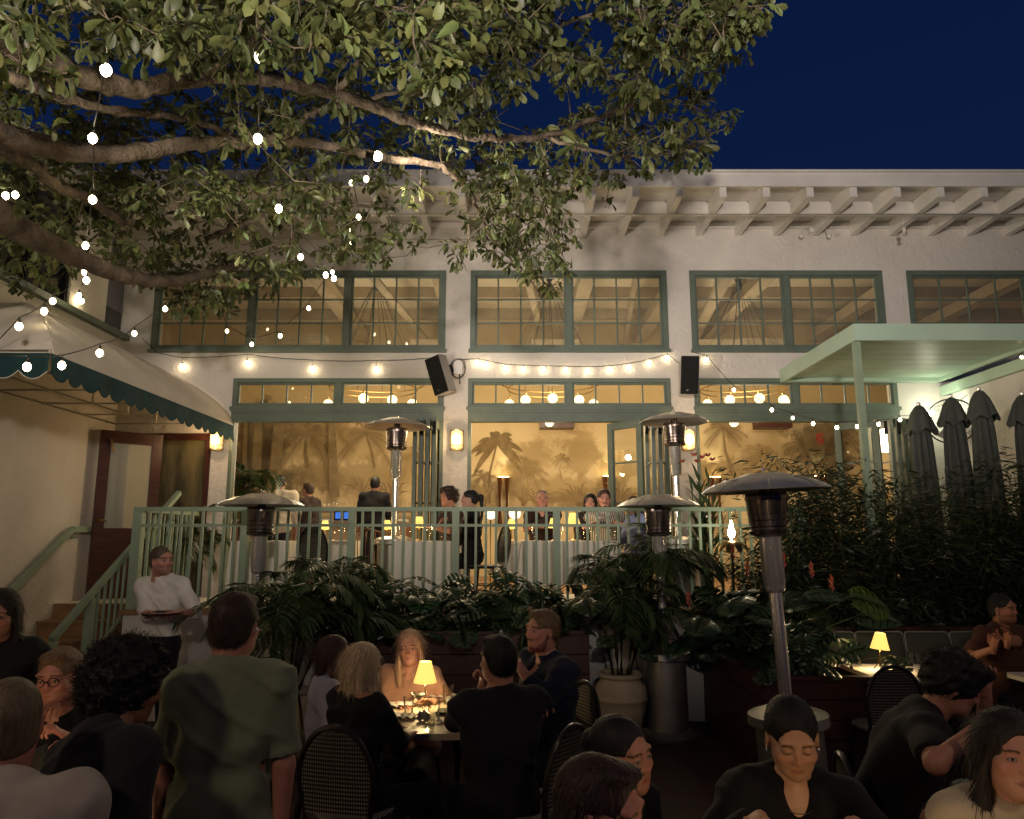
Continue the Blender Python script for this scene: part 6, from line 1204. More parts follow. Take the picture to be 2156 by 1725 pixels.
person('woman in a black polo at the far left edge with long dark hair', (0, 0, 0), -150, headpos=HP(-2, 1296, 3.6), head=(-10, -8, 0), sit=False, scale=.93, sex='f', hands=(tuple(at(118, 1480, 3.5)), tuple(at(-60, 1500, 3.4))), hair=('mid', 'dark_hair', DARK, None), top=('polo', (.010, .010, .013), .012, 'black_polo'), sleeve=.36, collar=True, skin=(.36, .17, .11), h=.010, hh=.004, poles=((-1, -.2, -.6), (1, -.2, -.6)))
person('man with glasses and reddish hair in a black shirt seated at the left', (0, 0, 0), 184, headpos=HP(124, 1428, 3.55), head=(-2, -6, 4), hands=(tuple(at(145, 1556, 3.35)), tuple(at(120, 1575, 3.3))), curls=(.9, .9), top=('shirt', (.010, .010, .014), .013, 'black_shirt'), sleeve=.95, collar=True, neckline='v', hair=('short', 'reddish_hair', (.12, .06, .035), (.26, .16, .10)), skin=(.56, .25, .19), opts={'glasses': 1, 'smile': .006, 'brow': (.15, .08, .05), 'stubble': (.35, .15, .10)}, h=.008, hh=.0035)
person('man with cropped hair and pale grey shirt at the bottom left corner', (0, 0, 0), 12, headpos=HP(14, 1530, 2.1), head=(22, 0, 0), hair=('buzz', 'grey_brown_hair', (.07, .045, .032), None), top=('shirt', (.34, .31, .28), .016, 'pale_grey_shirt'), sleeve=.6, skin=(.42, .17, .12), h=.008, hh=.0035, bulk=1.12, lean=12)
person('person with big curly black hair leaning forward in dark clothes, near the bottom left', (0, 0, 0), -35, headpos=HP(270, 1448, 2.5), head=(-18, -14, 0), sit=False, scale=.98, lean=16, side=-14, hair=('curly', 'curly_black_hair', (.004, .003, .003), (.012, .009, .009)), top=('jacket', (.014, .014, .019), .018, 'dark_jacket'), sleeve=.97, skin=(.30, .14, .08), h=.009, hh=.0045, opts={'earbud': 1}, strandn=900)
person('man in a sage green short sleeved shirt standing with his back to the camera', (0, 0, 0), 6, headpos=HP(496, 1322, 2.85), head=(-14, -4, 0), sit=False, scale=.96, hair=('short', 'dark_brown_hair', (.022, .013, .009), None), top=('shirt', (.17, .20, .13), .022, 'sage_shirt'), sleeve=.44, collar=True, skin=(.44, .20, .14), h=.008, hh=.0038, opts={'earbud': 1}, bulk=.89, hands=(tuple(at(330, 1830, 2.8)), tuple(at(590, 1850, 2.8))), poles=((-1, -.2, 0), (1, -.2, 0)))
# the party at the centre table
g5 = 'diners around the centre table'
person('woman with dark brown hair in a light grey top at the centre table', (0, 0, 0), -78, headpos=HP(706, 1382, 4.75), head=(0, 0, 0), sex='f', hands=(tuple(at(800, 1545, 4.8)), tuple(at(790, 1552, 4.5))), top=('blouse', (.42, .42, .48), .016, 'grey_blouse'), sleeve=.85, hair=('mid', 'brown_long_hair', (.035, .018, .014), None), skin=(.50, .24, .16), h=.008, hh=.0035, group=g5, neckline='v', scale=.97)
person('blonde woman in a black top seen from behind with a hand on the centre table', (0, 0, 0), -42, headpos=HP(768, 1402, 4.2), head=(4, 0, 0), sex='f', hands=(tuple(at(845, 1535, 4.55)), tuple(at(872, 1546, 4.45))), top=('top', (.008, .008, .009), .012, 'black_top'), sleeve=.62, neckline='wide', hair=('longback', 'blonde_hair', (.50, .37, .20), (.85, .70, .46)), skin=(.46, .22, .14), h=.008, hh=.0035, group=g5, strandn=900, scale=.97, curls=(.3, .25))
person('woman with long strawberry blonde hair and peach blouse facing the camera', (0, 0, 0), 176, headpos=HP(863, 1366, 5.4), head=(4, 0, 4), sex='f', hands=(tuple(at(905, 1478, 5.15)), tuple(at(840, 1492, 5.1))), top=('blouse', (.40, .22, .15), .013, 'peach_blouse'), sleeve=.97, collar=True, neckline='v', hair=('long', 'strawberry_hair', (.30, .19, .11), (.55, .38, .24)), skin=(.56, .28, .20), h=.008, hh=.0035, group=g5, strandn=700)
person('dark-haired man in a dark jacket seen from behind with clasped hands at the centre table', (0, 0, 0), 22, headpos=HP(1048, 1392, 4.1), head=(12, -3, 0), hands=(tuple(at(1012, 1452, 4.42)), tuple(at(1022, 1448, 4.42))), curls=(1.3, 1.2), poles=((-.8, .2, -1), (.8, .2, -1)), hdir=(((.25, .3, 1), (-1, 0, 0)), ((-.25, .3, 1), (1, 0, 0))), top=('jacket', (.012, .012, .016), .014, 'charcoal_jacket'), sleeve=.93, hair=('short', 'black_hair', (.006, .005, .005), None), skin=(.46, .22, .15), h=.008, hh=.0035, group=g5, bulk=1.05)
person('bearded man in a navy shirt turned left at the right side of the centre table', (0, 0, 0), 120, headpos=HP(1141, 1330, 4.75), head=(4, 2, 0), hands=(tuple(at(1092, 1402, 4.5)), tuple(at(1138, 1490, 4.35))), curls=(1.2, .8), poles=((-.9, -.3, -.9), (.9, -.3, -.9)), top=('shirt', (.014, .018, .038), .014, 'navy_shirt'), sleeve=.80, collar=True, neckline='v', hair=('short', 'auburn_hair', (.085, .042, .022), None), beard=(.085, .038, .022), skin=(.52, .24, .17), h=.008, hh=.0035, group=g5, bulk=1.1)
# the near row
person('woman with black hair in a low bun looking right at the bottom centre', (0, 0, 0), -140, headpos=HP(1312, 1594, 2.55), head=(4, 0, 6), sex='f', hair=('bun', 'black_hair', (.006, .005, .005), None), top=('top', (.009, .009, .010), .011, 'black_top'), sleeve=.9, skin=(.54, .26, .17), h=.008, hh=.003, opts={'brow': (.03, .015, .01)}, lean=8)
person('dark-haired man cut off by the bottom edge, beside the woman with the bun', (0, 0, 0), -118, headpos=HP(1268, 1716, 1.95), head=(0, -6, 0), hair=('short', 'dark_brown_hair', (.022, .013, .009), None), top=('shirt', (.02, .018, .018), .014, 'dark_shirt'), sleeve=.9, skin=(.44, .19, .14), h=.009, hh=.003, lean=10)
person('woman in a black blazer with a deep neckline looking down at the bottom right', (0, 0, 0), 170, headpos=HP(1668, 1556, 2.5), head=(0, -20, 2), sex='f', hands=(tuple(at(1800, 1735, 2.3)), tuple(at(1600, 1722, 2.3))), hdir=(((-.3, 1, .2), (0, 0, 1)), ((.3, 1, .2), (0, 0, 1))), curls=(.6, .7), top=('blazer', (.007, .007, .008), .018, 'black_blazer'), sleeve=.95, neckline='deep', hair=('bun', 'black_hair', (.006, .005, .005), None), skin=(.62, .34, .20), h=.008, hh=.003, opts={'closed': 1, 'necklace': 1, 'earring': 1, 'brow': (.05, .025, .015)})
person('man in a black T-shirt resting his face on his hand, sunglasses on head', (0, 0, 0), -112, headpos=HP(2008, 1444, 3.4), head=(6, -26, 0), lean=28, hands=(tuple(at(2074, 1448, 3.48)), tuple(at(2066, 1530, 3.05))), curls=(1.1, 1.0), poles=((-.3, .6, -1), (.9, -.5, -.4)), hdir=(((0, .1, 1), (-1, 0, 0)), None), top=('t_shirt', (.009, .009, .010), .016, 'black_tee'), sleeve=.42, bottom=('khaki_trousers', (.16, .11, .06)), hair=('wavy', 'black_hair', (.006, .005, .005), None), skin=(.50, .23, .16), h=.008, hh=.0035, opts={'sunglasses': 1, 'closed': 1}, bulk=1.08)
person('man in a brown polo sitting on the banquette at the right with raised hands', (0, 0, 0), -160, headpos=HP(2112, 1284, 6.5), head=(10, 0, 3), hands=(tuple(at(2120, 1356, 6.2)), tuple(at(2092, 1366, 6.15))), curls=(.6, .8), poles=((-1, 0, -.8), (1, 0, -.8)), hdir=(((0, .2, 1), (-1, 0, 0)), ((0, .2, 1), (1, 0, 0))), top=('polo', (.075, .030, .016), .013, 'brown_polo'), sleeve=.42, collar=True, hair=('crop', 'black_hair', (.006, .005, .005), None), skin=(.42, .18, .10), h=.010, hh=.004, opts={'stubble': (.08, .04, .03)}, bulk=1.1)
person('smiling woman with long dark hair in a cream sweater at the right edge', (0, 0, 0), 172, headpos=HP(2130, 1592, 2.3), head=(-4, 0, -4), sex='f', hair=('long', 'very_dark_hair', (.010, .007, .006), None), top=('sweater', (.52, .44, .32), .020, 'cream_sweater'), sleeve=.97, skin=(.60, .30, .22), h=.008, hh=.003, opts={'brow': (.03, .015, .01), 'lips': (.45, .13, .12), 'smile': .007}, strandn=700)
# ---------------------------------------------------------------- terrace people
g6 = 'diners and staff on the terrace'
def tp(label, px, py, Y, yaw, **k):
    k.setdefault('h', .012); k.setdefault('hh', .0055); k.setdefault('strandn', 150); return person(label, (0, 0, 0), yaw, headpos=HP(px, py, Y), floor=TZ, group=g6, **k)
tp('bartender in a cream shirt seen from behind at the bar on the left', 591, 1017, 12.0, 10, sit=False, top=('shirt', (.52, .46, .36), .016, 'cream_shirt'), sleeve=.95, hair=('crop', 'black_hair', (.006, .005, .005), None), bulk=1.15, skin=(.4, .2, .13))
tp('person in a dark top standing beside the bartender in cream', 648, 1033, 12.4, 60, sit=False, scale=.95, top=('shirt', (.03, .018, .015), .014, 'maroon_top'), sleeve=.7, hair=('short', 'dark_brown_hair', (.022, .013, .009), None), skin=(.42, .2, .13))
tp('waiter in black seen from behind near the middle of the left bay', 790, 1020, 12.6, 5, sit=False, top=('shirt', (.008, .008, .009), .014, 'black_shirt2'), sleeve=.95, hair=('short', 'black_hair', (.006, .005, .005), None), skin=(.4, .2, .13))
tp('man in a dark brown T-shirt seated at a white table, facing left', 944, 1048, 9.35, 118, head=(8, 0, 0), hands=(tuple(at(905, 1108, 9.0)), tuple(at(925, 1108, 8.95))), top=('t_shirt', (.045, .028, .022), .014, 'brown_tee'), sleeve=.42, hair=('wavy', 'dark_brown_hair', (.022, .013, .009), None), skin=(.55, .27, .18))
tp('woman in black with a ponytail seated in profile, facing left', 988, 1053, 8.95, 96, sex='f', top=('top', (.008, .008, .009), .012, 'black_top3'), sleeve=.95, hair=('pony', 'black_hair', (.006, .005, .005), None), skin=(.55, .30, .22))
tp('short-haired man in a dark top facing the camera behind the middle table', 1142, 1052, 9.9, 176, head=(0, -4, 0), top=('shirt', (.03, .014, .013), .014, 'dark_red_shirt'), sleeve=.9, neckline='v', hair=('buzz', 'brown_hair', (.05, .035, .025), None), skin=(.52, .25, .18), hands=(tuple(at(1110, 1112, 9.5)), tuple(at(1128, 1108, 9.5))))
tp('dark-haired woman partly hidden behind the man in stripes', 1243, 1060, 9.6, 170, sex='f', top=('top', (.02, .02, .022), .012, 'dark_top4'), sleeve=.9, hair=('mid', 'black_hair', (.006, .005, .005), None), skin=(.52, .27, .18))
tp('man in a black and white striped shirt leaning on the white table', 1272, 1052, 9.35, 168, head=(14, -4, 0), hands=(tuple(at(1236, 1108, 8.95)), tuple(at(1310, 1104, 9.0))), top=('shirt', (.55, .5, .44), .016, 'striped_shirt', (.02, .02, .022)), sleeve=.8, collar=True, hair=('short', 'dark_brown_hair', (.022, .013, .009), None), skin=(.55, .26, .19), beard=(.03, .018, .012))
tp('person in a pale blue shirt mostly hidden behind the heater dome', 1332, 1066, 9.8, 120, sex='f', top=('shirt', (.32, .36, .6), .014, 'pale_blue_shirt'), sleeve=.8, hair=('mid', 'dark_brown_hair', (.022, .013, .009), None), skin=(.5, .26, .18))
# ================================================================ table things
def tablelamp(loc, s, label, group=None, power=3.0, tripod=False, tilt=0):
    t = thing('table_lamp', label, 'table lamp', loc, group); b = lambda m_, n, m: m_.build(n, m, t, world=False)
    m_ = MB(); n = 72; vs = []; prof = [(.038, .30), (.050, .255), (.062, .21), (.074, .168)]
    for r, z in prof:
        for j in range(n): a = 2 * math.pi * j / n; rr = r * (1 + (.022 if j % 2 else -.022)); vs.append((rr * s * math.cos(a), rr * s * math.sin(a), z * s))
    m_.add(vs, [(i * n + j, i * n + (j + 1) % n, (i + 1) * n + (j + 1) % n, (i + 1) * n + j) for i in range(3) for j in range(n)]); b(m_, 'lamp_shade', M['shade'])
    m_ = MB(); m_.ball((0, 0, .235 * s), .018 * s, 10); b(m_, 'bulb', M['bulb_core'])
    m_ = MB()
    if tripod:
        for a in (0.3, 2.4, 4.5): m_.tube([(0, 0, .11 * s), (.012 * s * math.cos(a), .012 * s * math.sin(a), .05 * s), (.042 * s * math.cos(a), .042 * s * math.sin(a), .004)], .004 * s, 6)
        m_.tube([(0, 0, .10 * s), (0, 0, .225 * s)], .006 * s, 6)
    else: m_.lathe([(.001, .0), (.045 * s, .0), (.045 * s, .008 * s), (.012 * s, .016 * s), (.006 * s, .03 * s), (.006 * s, .14 * s), (.012 * s, .15 * s), (.005 * s, .16 * s), (.005 * s, .22 * s)], n=18)
    b(m_, 'lamp_stand', M['brass'])
    for a in (0, 2.1, 4.2): pass
    light('POINT', 'glow', Vector(loc) + Vector((0, 0, .15 * s)), power * 2.3, (1.0, .70, .34), t, .03); light('POINT', 'upglow', Vector(loc) + Vector((0, 0, .33 * s)), power * .5, (1.0, .70, .38), t, .03)
    t.rotation_euler = (0, R(tilt), 0); return t
def tumbler(loc, s, label, water=.45, group='water glasses'):
    t = thing('water_glass', label, 'glass', loc, group); m_ = MB(); h = .115 * s; m_.lathe([(.001, .004), (.028 * s, .004), (.036 * s, h), (.033 * s, h), (.026 * s, .012), (.001, .012)], n=20); m_.build('glass_wall', M['clear'], t, world=False)
    m_ = MB(); m_.lathe([(.001, .013), (.026 * s, .013), ((.026 + .007 * water) * s, h * water), (.001, h * water)], n=16); m_.build('water', M['clear'], t, world=False); return t
def plate(loc, r, label): t = thing('side_plate', label, 'plate', loc); m_ = MB(); m_.lathe([(.001, .004), (r * .6, .004), (r * .75, .006), (r, .018), (r * .97, .02), (r * .7, .010), (.001, .009)], n=28); m_.build('dish', M['paper'], t, world=False); return t
def napkin(loc, w, d, rz, label, seed=0):
    rr = random.Random(seed); t = thing('napkin', label, 'napkin', loc, rz=rz); n = 10; vs = [((i / n - .5) * w, (j / n - .5) * d, .006 + .018 * abs(math.sin(i * 1.1 + seed) * math.cos(j * .9 + seed * 2)) + rr.uniform(0, .004)) for j in range(n + 1) for i in range(n + 1)]; f = [(j * (n + 1) + i, j * (n + 1) + i + 1, (j + 1) * (n + 1) + i + 1, (j + 1) * (n + 1) + i) for j in range(n) for i in range(n)]
    mkobj('linen', vs, f, M['napkin'], t, world=False, angle=180); return t
def roundrect(x0, x1, y0, y1, r, n=6):
    p = []
    for cx_, cy_, a0 in ((x1 - r, y1 - r, 0), (x0 + r, y1 - r, 90), (x0 + r, y0 + r, 180), (x1 - r, y0 + r, 270)):
        for k in range(n + 1): a = R(a0 + 90 * k / n); p.append((cx_ + r * math.cos(a), cy_ + r * math.sin(a)))
    return p
def prism(m_, poly, z0, z1, m=0):
    n = len(poly); m_.add([(x, y, z0) for x, y in poly] + [(x, y, z1) for x, y in poly], [tuple(range(n))[::-1], tuple(range(n, 2 * n))] + [(i, (i + 1) % n, n + (i + 1) % n, n + i) for i in range(n)], m)
def table(x0, x1, y0, y1, label, topm, z=.75, r=.06, fl=0):
    t = thing('dining_table', label, 'table', ((x0 + x1) / 2, (y0 + y1) / 2, fl)); m_ = MB(); prism(m_, roundrect(x0, x1, y0, y1, r), fl + z - .035, fl + z); m_.build('tabletop', topm, t)
    cx_, cy_ = (x0 + x1) / 2, (y0 + y1) / 2; m_ = MB(); m_.tube([(cx_, cy_, fl + .03), (cx_, cy_, fl + z - .036)], .045, 14); m_.build('pedestal', M['blackwood'], t)
    m_ = MB(); m_.bar((cx_ - .28, cy_, fl + .02), (cx_ + .28, cy_, fl + .02), .07, .035); m_.bar((cx_, cy_ - .28, fl + .022), (cx_, cy_ + .28, fl + .022), .07, .035); m_.build('foot', M['blackwood'], t, smooth=False); return t
# centre table
TX0, TX1, TY0, TY1 = -.83, .16, 4.42, 5.25
table(TX0, TX1, TY0, TY1, 'centre table with rounded corners, crowded with glasses, napkins and a lamp', M['tabletop'])
lc = atz(894, 1493, .752); tablelamp((lc.x, lc.y, .752), .98, 'glowing pleated lamp on the centre table', None, 2.2, True)
for k, (x, y, s_, lb) in enumerate(((860, 1508, 1.0, 'squat glass left of the lamp on the centre table'), (913, 1522, 1.15, 'tall water glass right of the lamp, nearest the camera'), (943, 1484, 1.1, 'frosted glass at the back of the centre table'), (905, 1540, .9, 'small glass at the front edge of the centre table'))): q = atz(x, y, .752); tumbler((q.x, q.y, .752), s_, lb)
q = atz(882, 1512, .752); mt = thing('martini_glass', 'martini glass of pale yellow drink in front of the glowing lamp', 'cocktail', (q.x, q.y, .752)); m_ = MB(); m_.lathe([(.001, .0), (.033, .0), (.033, .003), (.004, .008), (.0035, .09), (.048, .15), (.046, .15), (.003, .095)], n=22); m_.build('glass_wall', M['clear'], mt, world=False)
m_ = MB(); m_.lathe([(.001, .10), (.036, .138), (.001, .138)], n=18); m_.build('drink', mat('pale_cocktail', (.75, .62, .25), .2, emit=(.8, .6, .2), estr=0.0), mt, world=False)
for k, (x, y, w_, d_, rz, lb) in enumerate(((845, 1488, .17, .13, .2, 'crumpled napkin left of the lamp by the blonde woman'), (925, 1468, .22, .12, -.3, 'crumpled napkin behind the lamp on the centre table'), (965, 1480, .18, .14, .5, 'crumpled napkin at the back right corner of the centre table'), (850, 1512, .16, .12, -.1, 'flat pale napkin by the blonde woman\'s elbow'), (955, 1520, .20, .07, .1, 'narrow folded napkin right of the tall water glass'))): q = atz(x, y, .752); napkin((q.x, q.y, .752), w_, d_, rz, lb, k)
q = atz(948, 1503, .752); mn = thing('menu_book', 'dark closed menu book beside the tall water glass', 'menu', (q.x, q.y, .752), rz=-.05); m_ = MB(); m_.box(-.085, .085, -.06, .06, .001, .022); m_.build('cover', M['cushion'], mn, smooth=False, world=False)
q = atz(962, 1537, .752); plate((q.x, q.y, .752), .065, 'small oval plate at the front right of the centre table')
q = atz(892, 1518, .752); ph = thing('note_card', 'small white card standing at the foot of the glowing lamp', 'card', (q.x, q.y, .752), rz=.1); m_ = MB(); m_.bar((-.03, 0, .002), (-.012, .02, .045), .002, .05); m_.bar((.03, 0, .002), (-.012, .02, .045), .002, .05); m_.build('paper', M['paper'], ph, smooth=False, world=False)
# banquette and its tables
bq = thing('banquette', 'dark banquette bench running below the bamboo at the right', 'bench', (4.5, 7.2, 0)); m_ = MB(); m_.box(2.9, 6.05, 6.85, 7.45, .005, .36); m_.build('bench_base', M['planter'], bq, smooth=False); m_ = MB(); prism(m_, roundrect(2.9, 6.05, 6.80, 7.46, .03), .362, .47); m_.build('seat_pad', M['cushion'], bq); m_ = MB(); m_.box(2.9, 6.05, 7.48, 7.56, .362, .98); m_.build('back_board', M['planter'], bq, smooth=False)
def cushion(x0, x1, y, z0, z1, label, tilt=10):
    t = thing('back_cushion', label, 'cushion', ((x0 + x1) / 2, y, z0), 'piped cushions along the banquette'); g = Grid((-(x1 - x0) / 2 - .02, -.09, -.02), ((x1 - x0) / 2 + .02, .09, z1 - z0 + .02), .012); w = (x1 - x0) / 2; hh_ = (z1 - z0)
    X = g.ax[0][:, None, None]; Y = g.ax[1][None, :, None]; Z = g.ax[2][None, None, :]; th = .062 * np.sqrt(np.clip(1 - (X / w) ** 4, 0, 1)) * np.sqrt(np.clip(1 - ((Z - hh_ / 2) / (hh_ / 2)) ** 4, 0, 1)) + .008; d = np.maximum(np.abs(X) - w, np.maximum(np.abs(Y) - th, np.abs(Z - hh_ / 2) - hh_ / 2)); g.F = d.astype(np.float32); g.noise(.004, 24, int(x0 * 10)); V, F_ = g.mesh(); V = smoothV(V, F_, 3)
    mkobj('cushion_body', V, F_, M['cushion'], t, world=False, angle=180); m_ = MB(); pr = roundrect(-w, w, 0, hh_, .03); m_.tube([(x, -.012, z) for x, z in pr + pr[:1]], .0055, 6, cap=False); m_.build('piping', M['piping'], t, world=False); t.rotation_euler = (R(-tilt), 0, random.uniform(-.04, .04))
for k, (a, b) in enumerate(((1735, 1800), (1803, 1905), (1908, 2000), (2003, 2085))): cushion(at(a, 1330, 7.25).x, at(b, 1330, 7.25).x, 7.22, .48, .96, ('narrow grey cushion nearest the planter', 'grey piped cushion directly behind the table lamp', 'grey piped cushion above the head with sunglasses', 'grey cushion beside the man in the brown polo')[k])
def clothtable(x0, x1, y0, y1, label, z=.75, fl=0.0, drop=.0, tl=None):
    t = thing('dining_table', label, 'table', ((x0 + x1) / 2, (y0 + y1) / 2, fl), 'white clothed tables' if drop else None); m_ = MB(); m_.box(x0 + .03, x1 - .03, y0 + .03, y1 - .03, fl + z - .04, fl + z - .006); m_.build('tabletop', M['wood'], t, smooth=False)
    for sx_ in (x0 + .1, x1 - .1):
        for sy_ in (y0 + .1, y1 - .1): m_ = MB(); m_.box(sx_ - .025, sx_ + .025, sy_ - .025, sy_ + .025, fl + .008, fl + z - .041); m_.build('leg', M['wood'], t, smooth=False)
    c_ = thing('tablecloth', (tl or label) , 'tablecloth', ((x0 + x1) / 2, (y0 + y1) / 2, fl + z), 'white tablecloths'); pr = roundrect(x0, x1, y0, y1, .02, 2); P = []
    for i in range(len(pr)):
        a, b = pr[i], pr[(i + 1) % len(pr)]; L = math.hypot(b[0] - a[0], b[1] - a[1]); k = max(1, int(L / .03)); P += [(a[0] + (b[0] - a[0]) * q / k, a[1] + (b[1] - a[1]) * q / k) for q in range(k)]
    n = len(P); cx_, cy_ = (x0 + x1) / 2, (y0 + y1) / 2; vs = [(x, y, fl + z) for x, y in P]; dd = drop or .03; rows = 5; ph = random.uniform(0, 6)
    for r_i in range(1, rows + 1):
        u = r_i / rows
        for i, (x, y) in enumerate(P):
            s = i * .03; w = (.022 * math.sin(s * 13 + ph) + .016 * math.sin(s * 29 + ph * 2)) * u * (1 if drop else .2); ox, oy = x - cx_, y - cy_; ln = math.hypot(ox, oy); corner = (abs(ox) / (x1 - x0) * 2) ** 6 * (abs(oy) / (y1 - y0) * 2) ** 6; o_ = .012 + w + .05 * u * corner; vs.append((x + ox / ln * o_, y + oy / ln * o_, fl + z - dd * u * (1 + .18 * corner * (1 if drop else 0))))
    mkobj('linen', vs, [tuple(range(n))] + [(r_ * n + i, (r_ + 1) * n + i, (r_ + 1) * n + (i + 1) % n, r_ * n + (i + 1) % n) for r_ in range(rows) for i in range(n)], M['cloth'], c_, angle=50); return t
clothtable(2.82, 3.68, 6.05, 6.75, 'square table at the right planter with a lamp and glasses', tl='short white cloth on the table with the right hand lamp')
lq = atz(1851, 1404, .755); lq = Vector((3.28, 6.42, .755)); lq.x = at(1851, 1404, 6.42).x; tablelamp(tuple(lq), 1.0, 'glowing pleated lamp on the square table at the right', None, 2.6, True, 6)
for x, y, lb in ((1807, 1402, 'glass left of the right hand lamp'), (1880, 1386, 'glass behind the right hand lamp'), (1925, 1396, 'glass at the right end of the lamp table')): q = atz(x, y, .755); tumbler((q.x, min(q.y, 6.7), .755), .9, lb)
q = Vector((3.5, 6.35, .755)); napkin(tuple(q), .2, .13, .2, 'crumpled napkin at the right end of the lamp table', 9)
table(4.05, 4.85, 5.75, 6.35, 'pale topped table in front of the man in the brown polo', M['paper'])
napkin((4.4, 6.1, .752), .25, .16, .1, 'white napkin on the table of the man in brown', 11)
q = atz(1974, 1622, .60); napkin((q.x, 3.35, .64), .26, .22, .4, 'large white napkin on the lap of the man in the black T-shirt', 12)
bt = thing('water_bottle', 'pale green glass bottle beside the cream sweater woman', 'bottle', tuple(at(2062, 1600, 2.9))); c = at(2063, 1600, 2.9); m_ = MB(); m_.lathe([(.001, -.14), (.038, -.14), (.04, .02), (.018, .08), (.014, .14), (.001, .14)], c, 18); m_.build('glass_wall', mat('green_glass', (.25, .30, .26), .1), bt)
nt_ = thing('dining_table', 'dark near table edge beside the cream sweater woman', 'table', (c.x, 2.9, 0)); z = c.z - .142; m_ = MB(); m_.lathe([(.001, z - .03), (.25, z - .03), (.25, z), (.001, z)], (c.x + .16, 2.92, 0), 32); m_.tube([(c.x + .16, 2.92, .02), (c.x + .16, 2.92, z - .03)], .04, 10); m_.build('tabletop', M['blackwood'], nt_)
# terrace tables with cloths and their lamps
def tx(px, Y): return at(px, 1120, Y).x
for k, (a, b, y0, y1, dr, lb) in enumerate(((486, 600, 8.62, 9.35, .62, 'clothed table at the left end of the terrace behind a heater'), (612, 740, 9.35, 10.0, .45, 'clothed table behind the first woven terrace chair'), (829, 962, 8.62, 9.35, .66, 'clothed table of the man in the brown T-shirt'), (1052, 1120, 9.4, 10.0, .45, 'clothed table right of the ponytailed woman'), (1098, 1306, 8.72, 9.3, .50, 'long clothed table of the man in stripes'))): clothtable(tx(a, y0), tx(b, y0), y0, y1, lb, fl=TZ, drop=dr, tl='white cloth on the ' + lb.replace('clothed ', ''))
gl = 'small glowing lamps on the terrace tables'
for x, Y, s_, lb in ((553, 9.1, .95, 'small glowing lamp behind the left courtyard heater'), (684, 9.7, .85, 'small glowing lamp on the table behind the woven chair'), (815, 9.5, .85, 'small glowing lamp beside the terrace heater pole'), (882, 8.95, .95, 'small glowing lamp in front of the man in the brown T-shirt'), (1077, 9.6, .9, 'small glowing lamp right of the ponytailed woman'), (1166, 9.0, .9, 'small glowing lamp half hidden behind a railing post'), (1208, 8.95, 1.1, 'small glowing lamp left of the man in stripes')):
    tablelamp((tx(x, Y), Y, TZ + .752), s_, lb, gl, 1.6)
k = 0
for x, Y in ((520, 8.9), (575, 8.85), (610, 9.5), (700, 9.6), (720, 9.5), (845, 8.85), (865, 9.0), (905, 8.9), (930, 9.05), (1110, 9.1), (1125, 8.9), (1180, 8.9), (1225, 8.9), (1245, 9.1), (1255, 8.85), (1290, 9.0)):
    m_ = MB(); h = .16 if k % 3 else .11; c = Vector((tx(x, Y), Y, TZ + .753)); m_.lathe([(.03, 0), (.004, .006), (.004, .07), (.034, .11), (.030, h + .02)] if k % 3 else [(.026, 0), (.034, .11)], n=12); o = m_.build('wine_glass' if k % 3 else 'water_glass', M['clear'], None, world=True, loc=None); o.location = c
    tag(o, 'small clear glass standing on a white terrace table', 'glass', 'glasses on the terrace tables'); k += 1
# ================================================================ chairs
def bistro(label):
    t = thing('bistro_chair', label, 'chair', (0, 0, 0), 'black and white woven bistro chairs'); B = lambda m_, n, m, **k: m_.build(n, m, t, world=False, **k)
    arch = [(.20 * math.sin(a) * (1 if True else 1), -.20 - .06 * (.5 + .5 * math.cos(a)), .66 + .26 * math.cos(a)) for a in [R(-112 + 224 * k / 22) for k in range(23)]]; arch = [(-.17, -.19, .44)] + arch + [(.17, -.19, .44)]
    m_ = MB(); m_.tube(arch, .0145, 8); B(m_, 'back_frame', M['blackwood'])
    n = 14; vs = []; fs = []
    for j in range(n + 1):
        z = .50 + .40 * j / n; q = (z - .66) / .26; w = .20 * math.sqrt(max(0, 1 - q * q)) if z > .66 else .20 - .02 * (.66 - z) / .2; w = max(w - .008, .004); y = -.20 - .06 * (.5 + .5 * max(-.6, q)); 
        for i in range(9): u = i / 8 * 2 - 1; vs.append((u * w, y - .012 * (1 - u * u), z))
    fs = [(j * 9 + i, j * 9 + i + 1, (j + 1) * 9 + i + 1, (j + 1) * 9 + i) for j in range(n) for i in range(8)]; mkobj('woven_back', vs, fs, M['weave'], t, world=False)
    m_ = MB(); m_.lathe([(.001, .43), (.19, .43), (.205, .445), (.205, .46), (.19, .467), (.001, .468)], n=28); B(m_, 'woven_seat', M['weave'])
    m_ = MB(); m_.tube([(.208 * math.cos(a), .208 * math.sin(a), .446) for a in [k * math.pi / 14 for k in range(29)]], .012, 6, cap=False); B(m_, 'seat_rim', M['blackwood'])
    for sx_, sy_ in ((-1, -1), (1, -1), (-1, 1), (1, 1)): m_ = MB(); m_.tube([(sx_ * .15, sy_ * .15, .44), (sx_ * .19, sy_ * (.20 if sy_ > 0 else .24), .012)], [.016, .013], 8); B(m_, 'leg', M['blackwood'])
    m_ = MB(); m_.tube([(.16 * math.cos(a), .16 * math.sin(a), .24) for a in [k * math.pi / 12 for k in range(25)]], .008, 6, cap=False); B(m_, 'stretcher', M['blackwood']); return t
ch = bistro('woven bistro chair of the blonde woman, its back toward the camera'); ch.location = (at(750, 1560, 4.1).x, 4.12, 0); ch.rotation_euler = (0, 0, R(-14))
dup(ch, (at(1118, 1560, 4.05).x, 4.05, 0), R(52), 'woven bistro chair angled away at the right of the centre table')
dup(ch, (at(1852, 1480, 5.85).x, 5.85, 0), R(0), 'woven bistro chair tucked at the square lamp table by the planter')
dup(ch, (at(1935, 1640, 3.25).x, 3.35, 0), R(-100), 'dark bistro chair under the man in the black T-shirt')
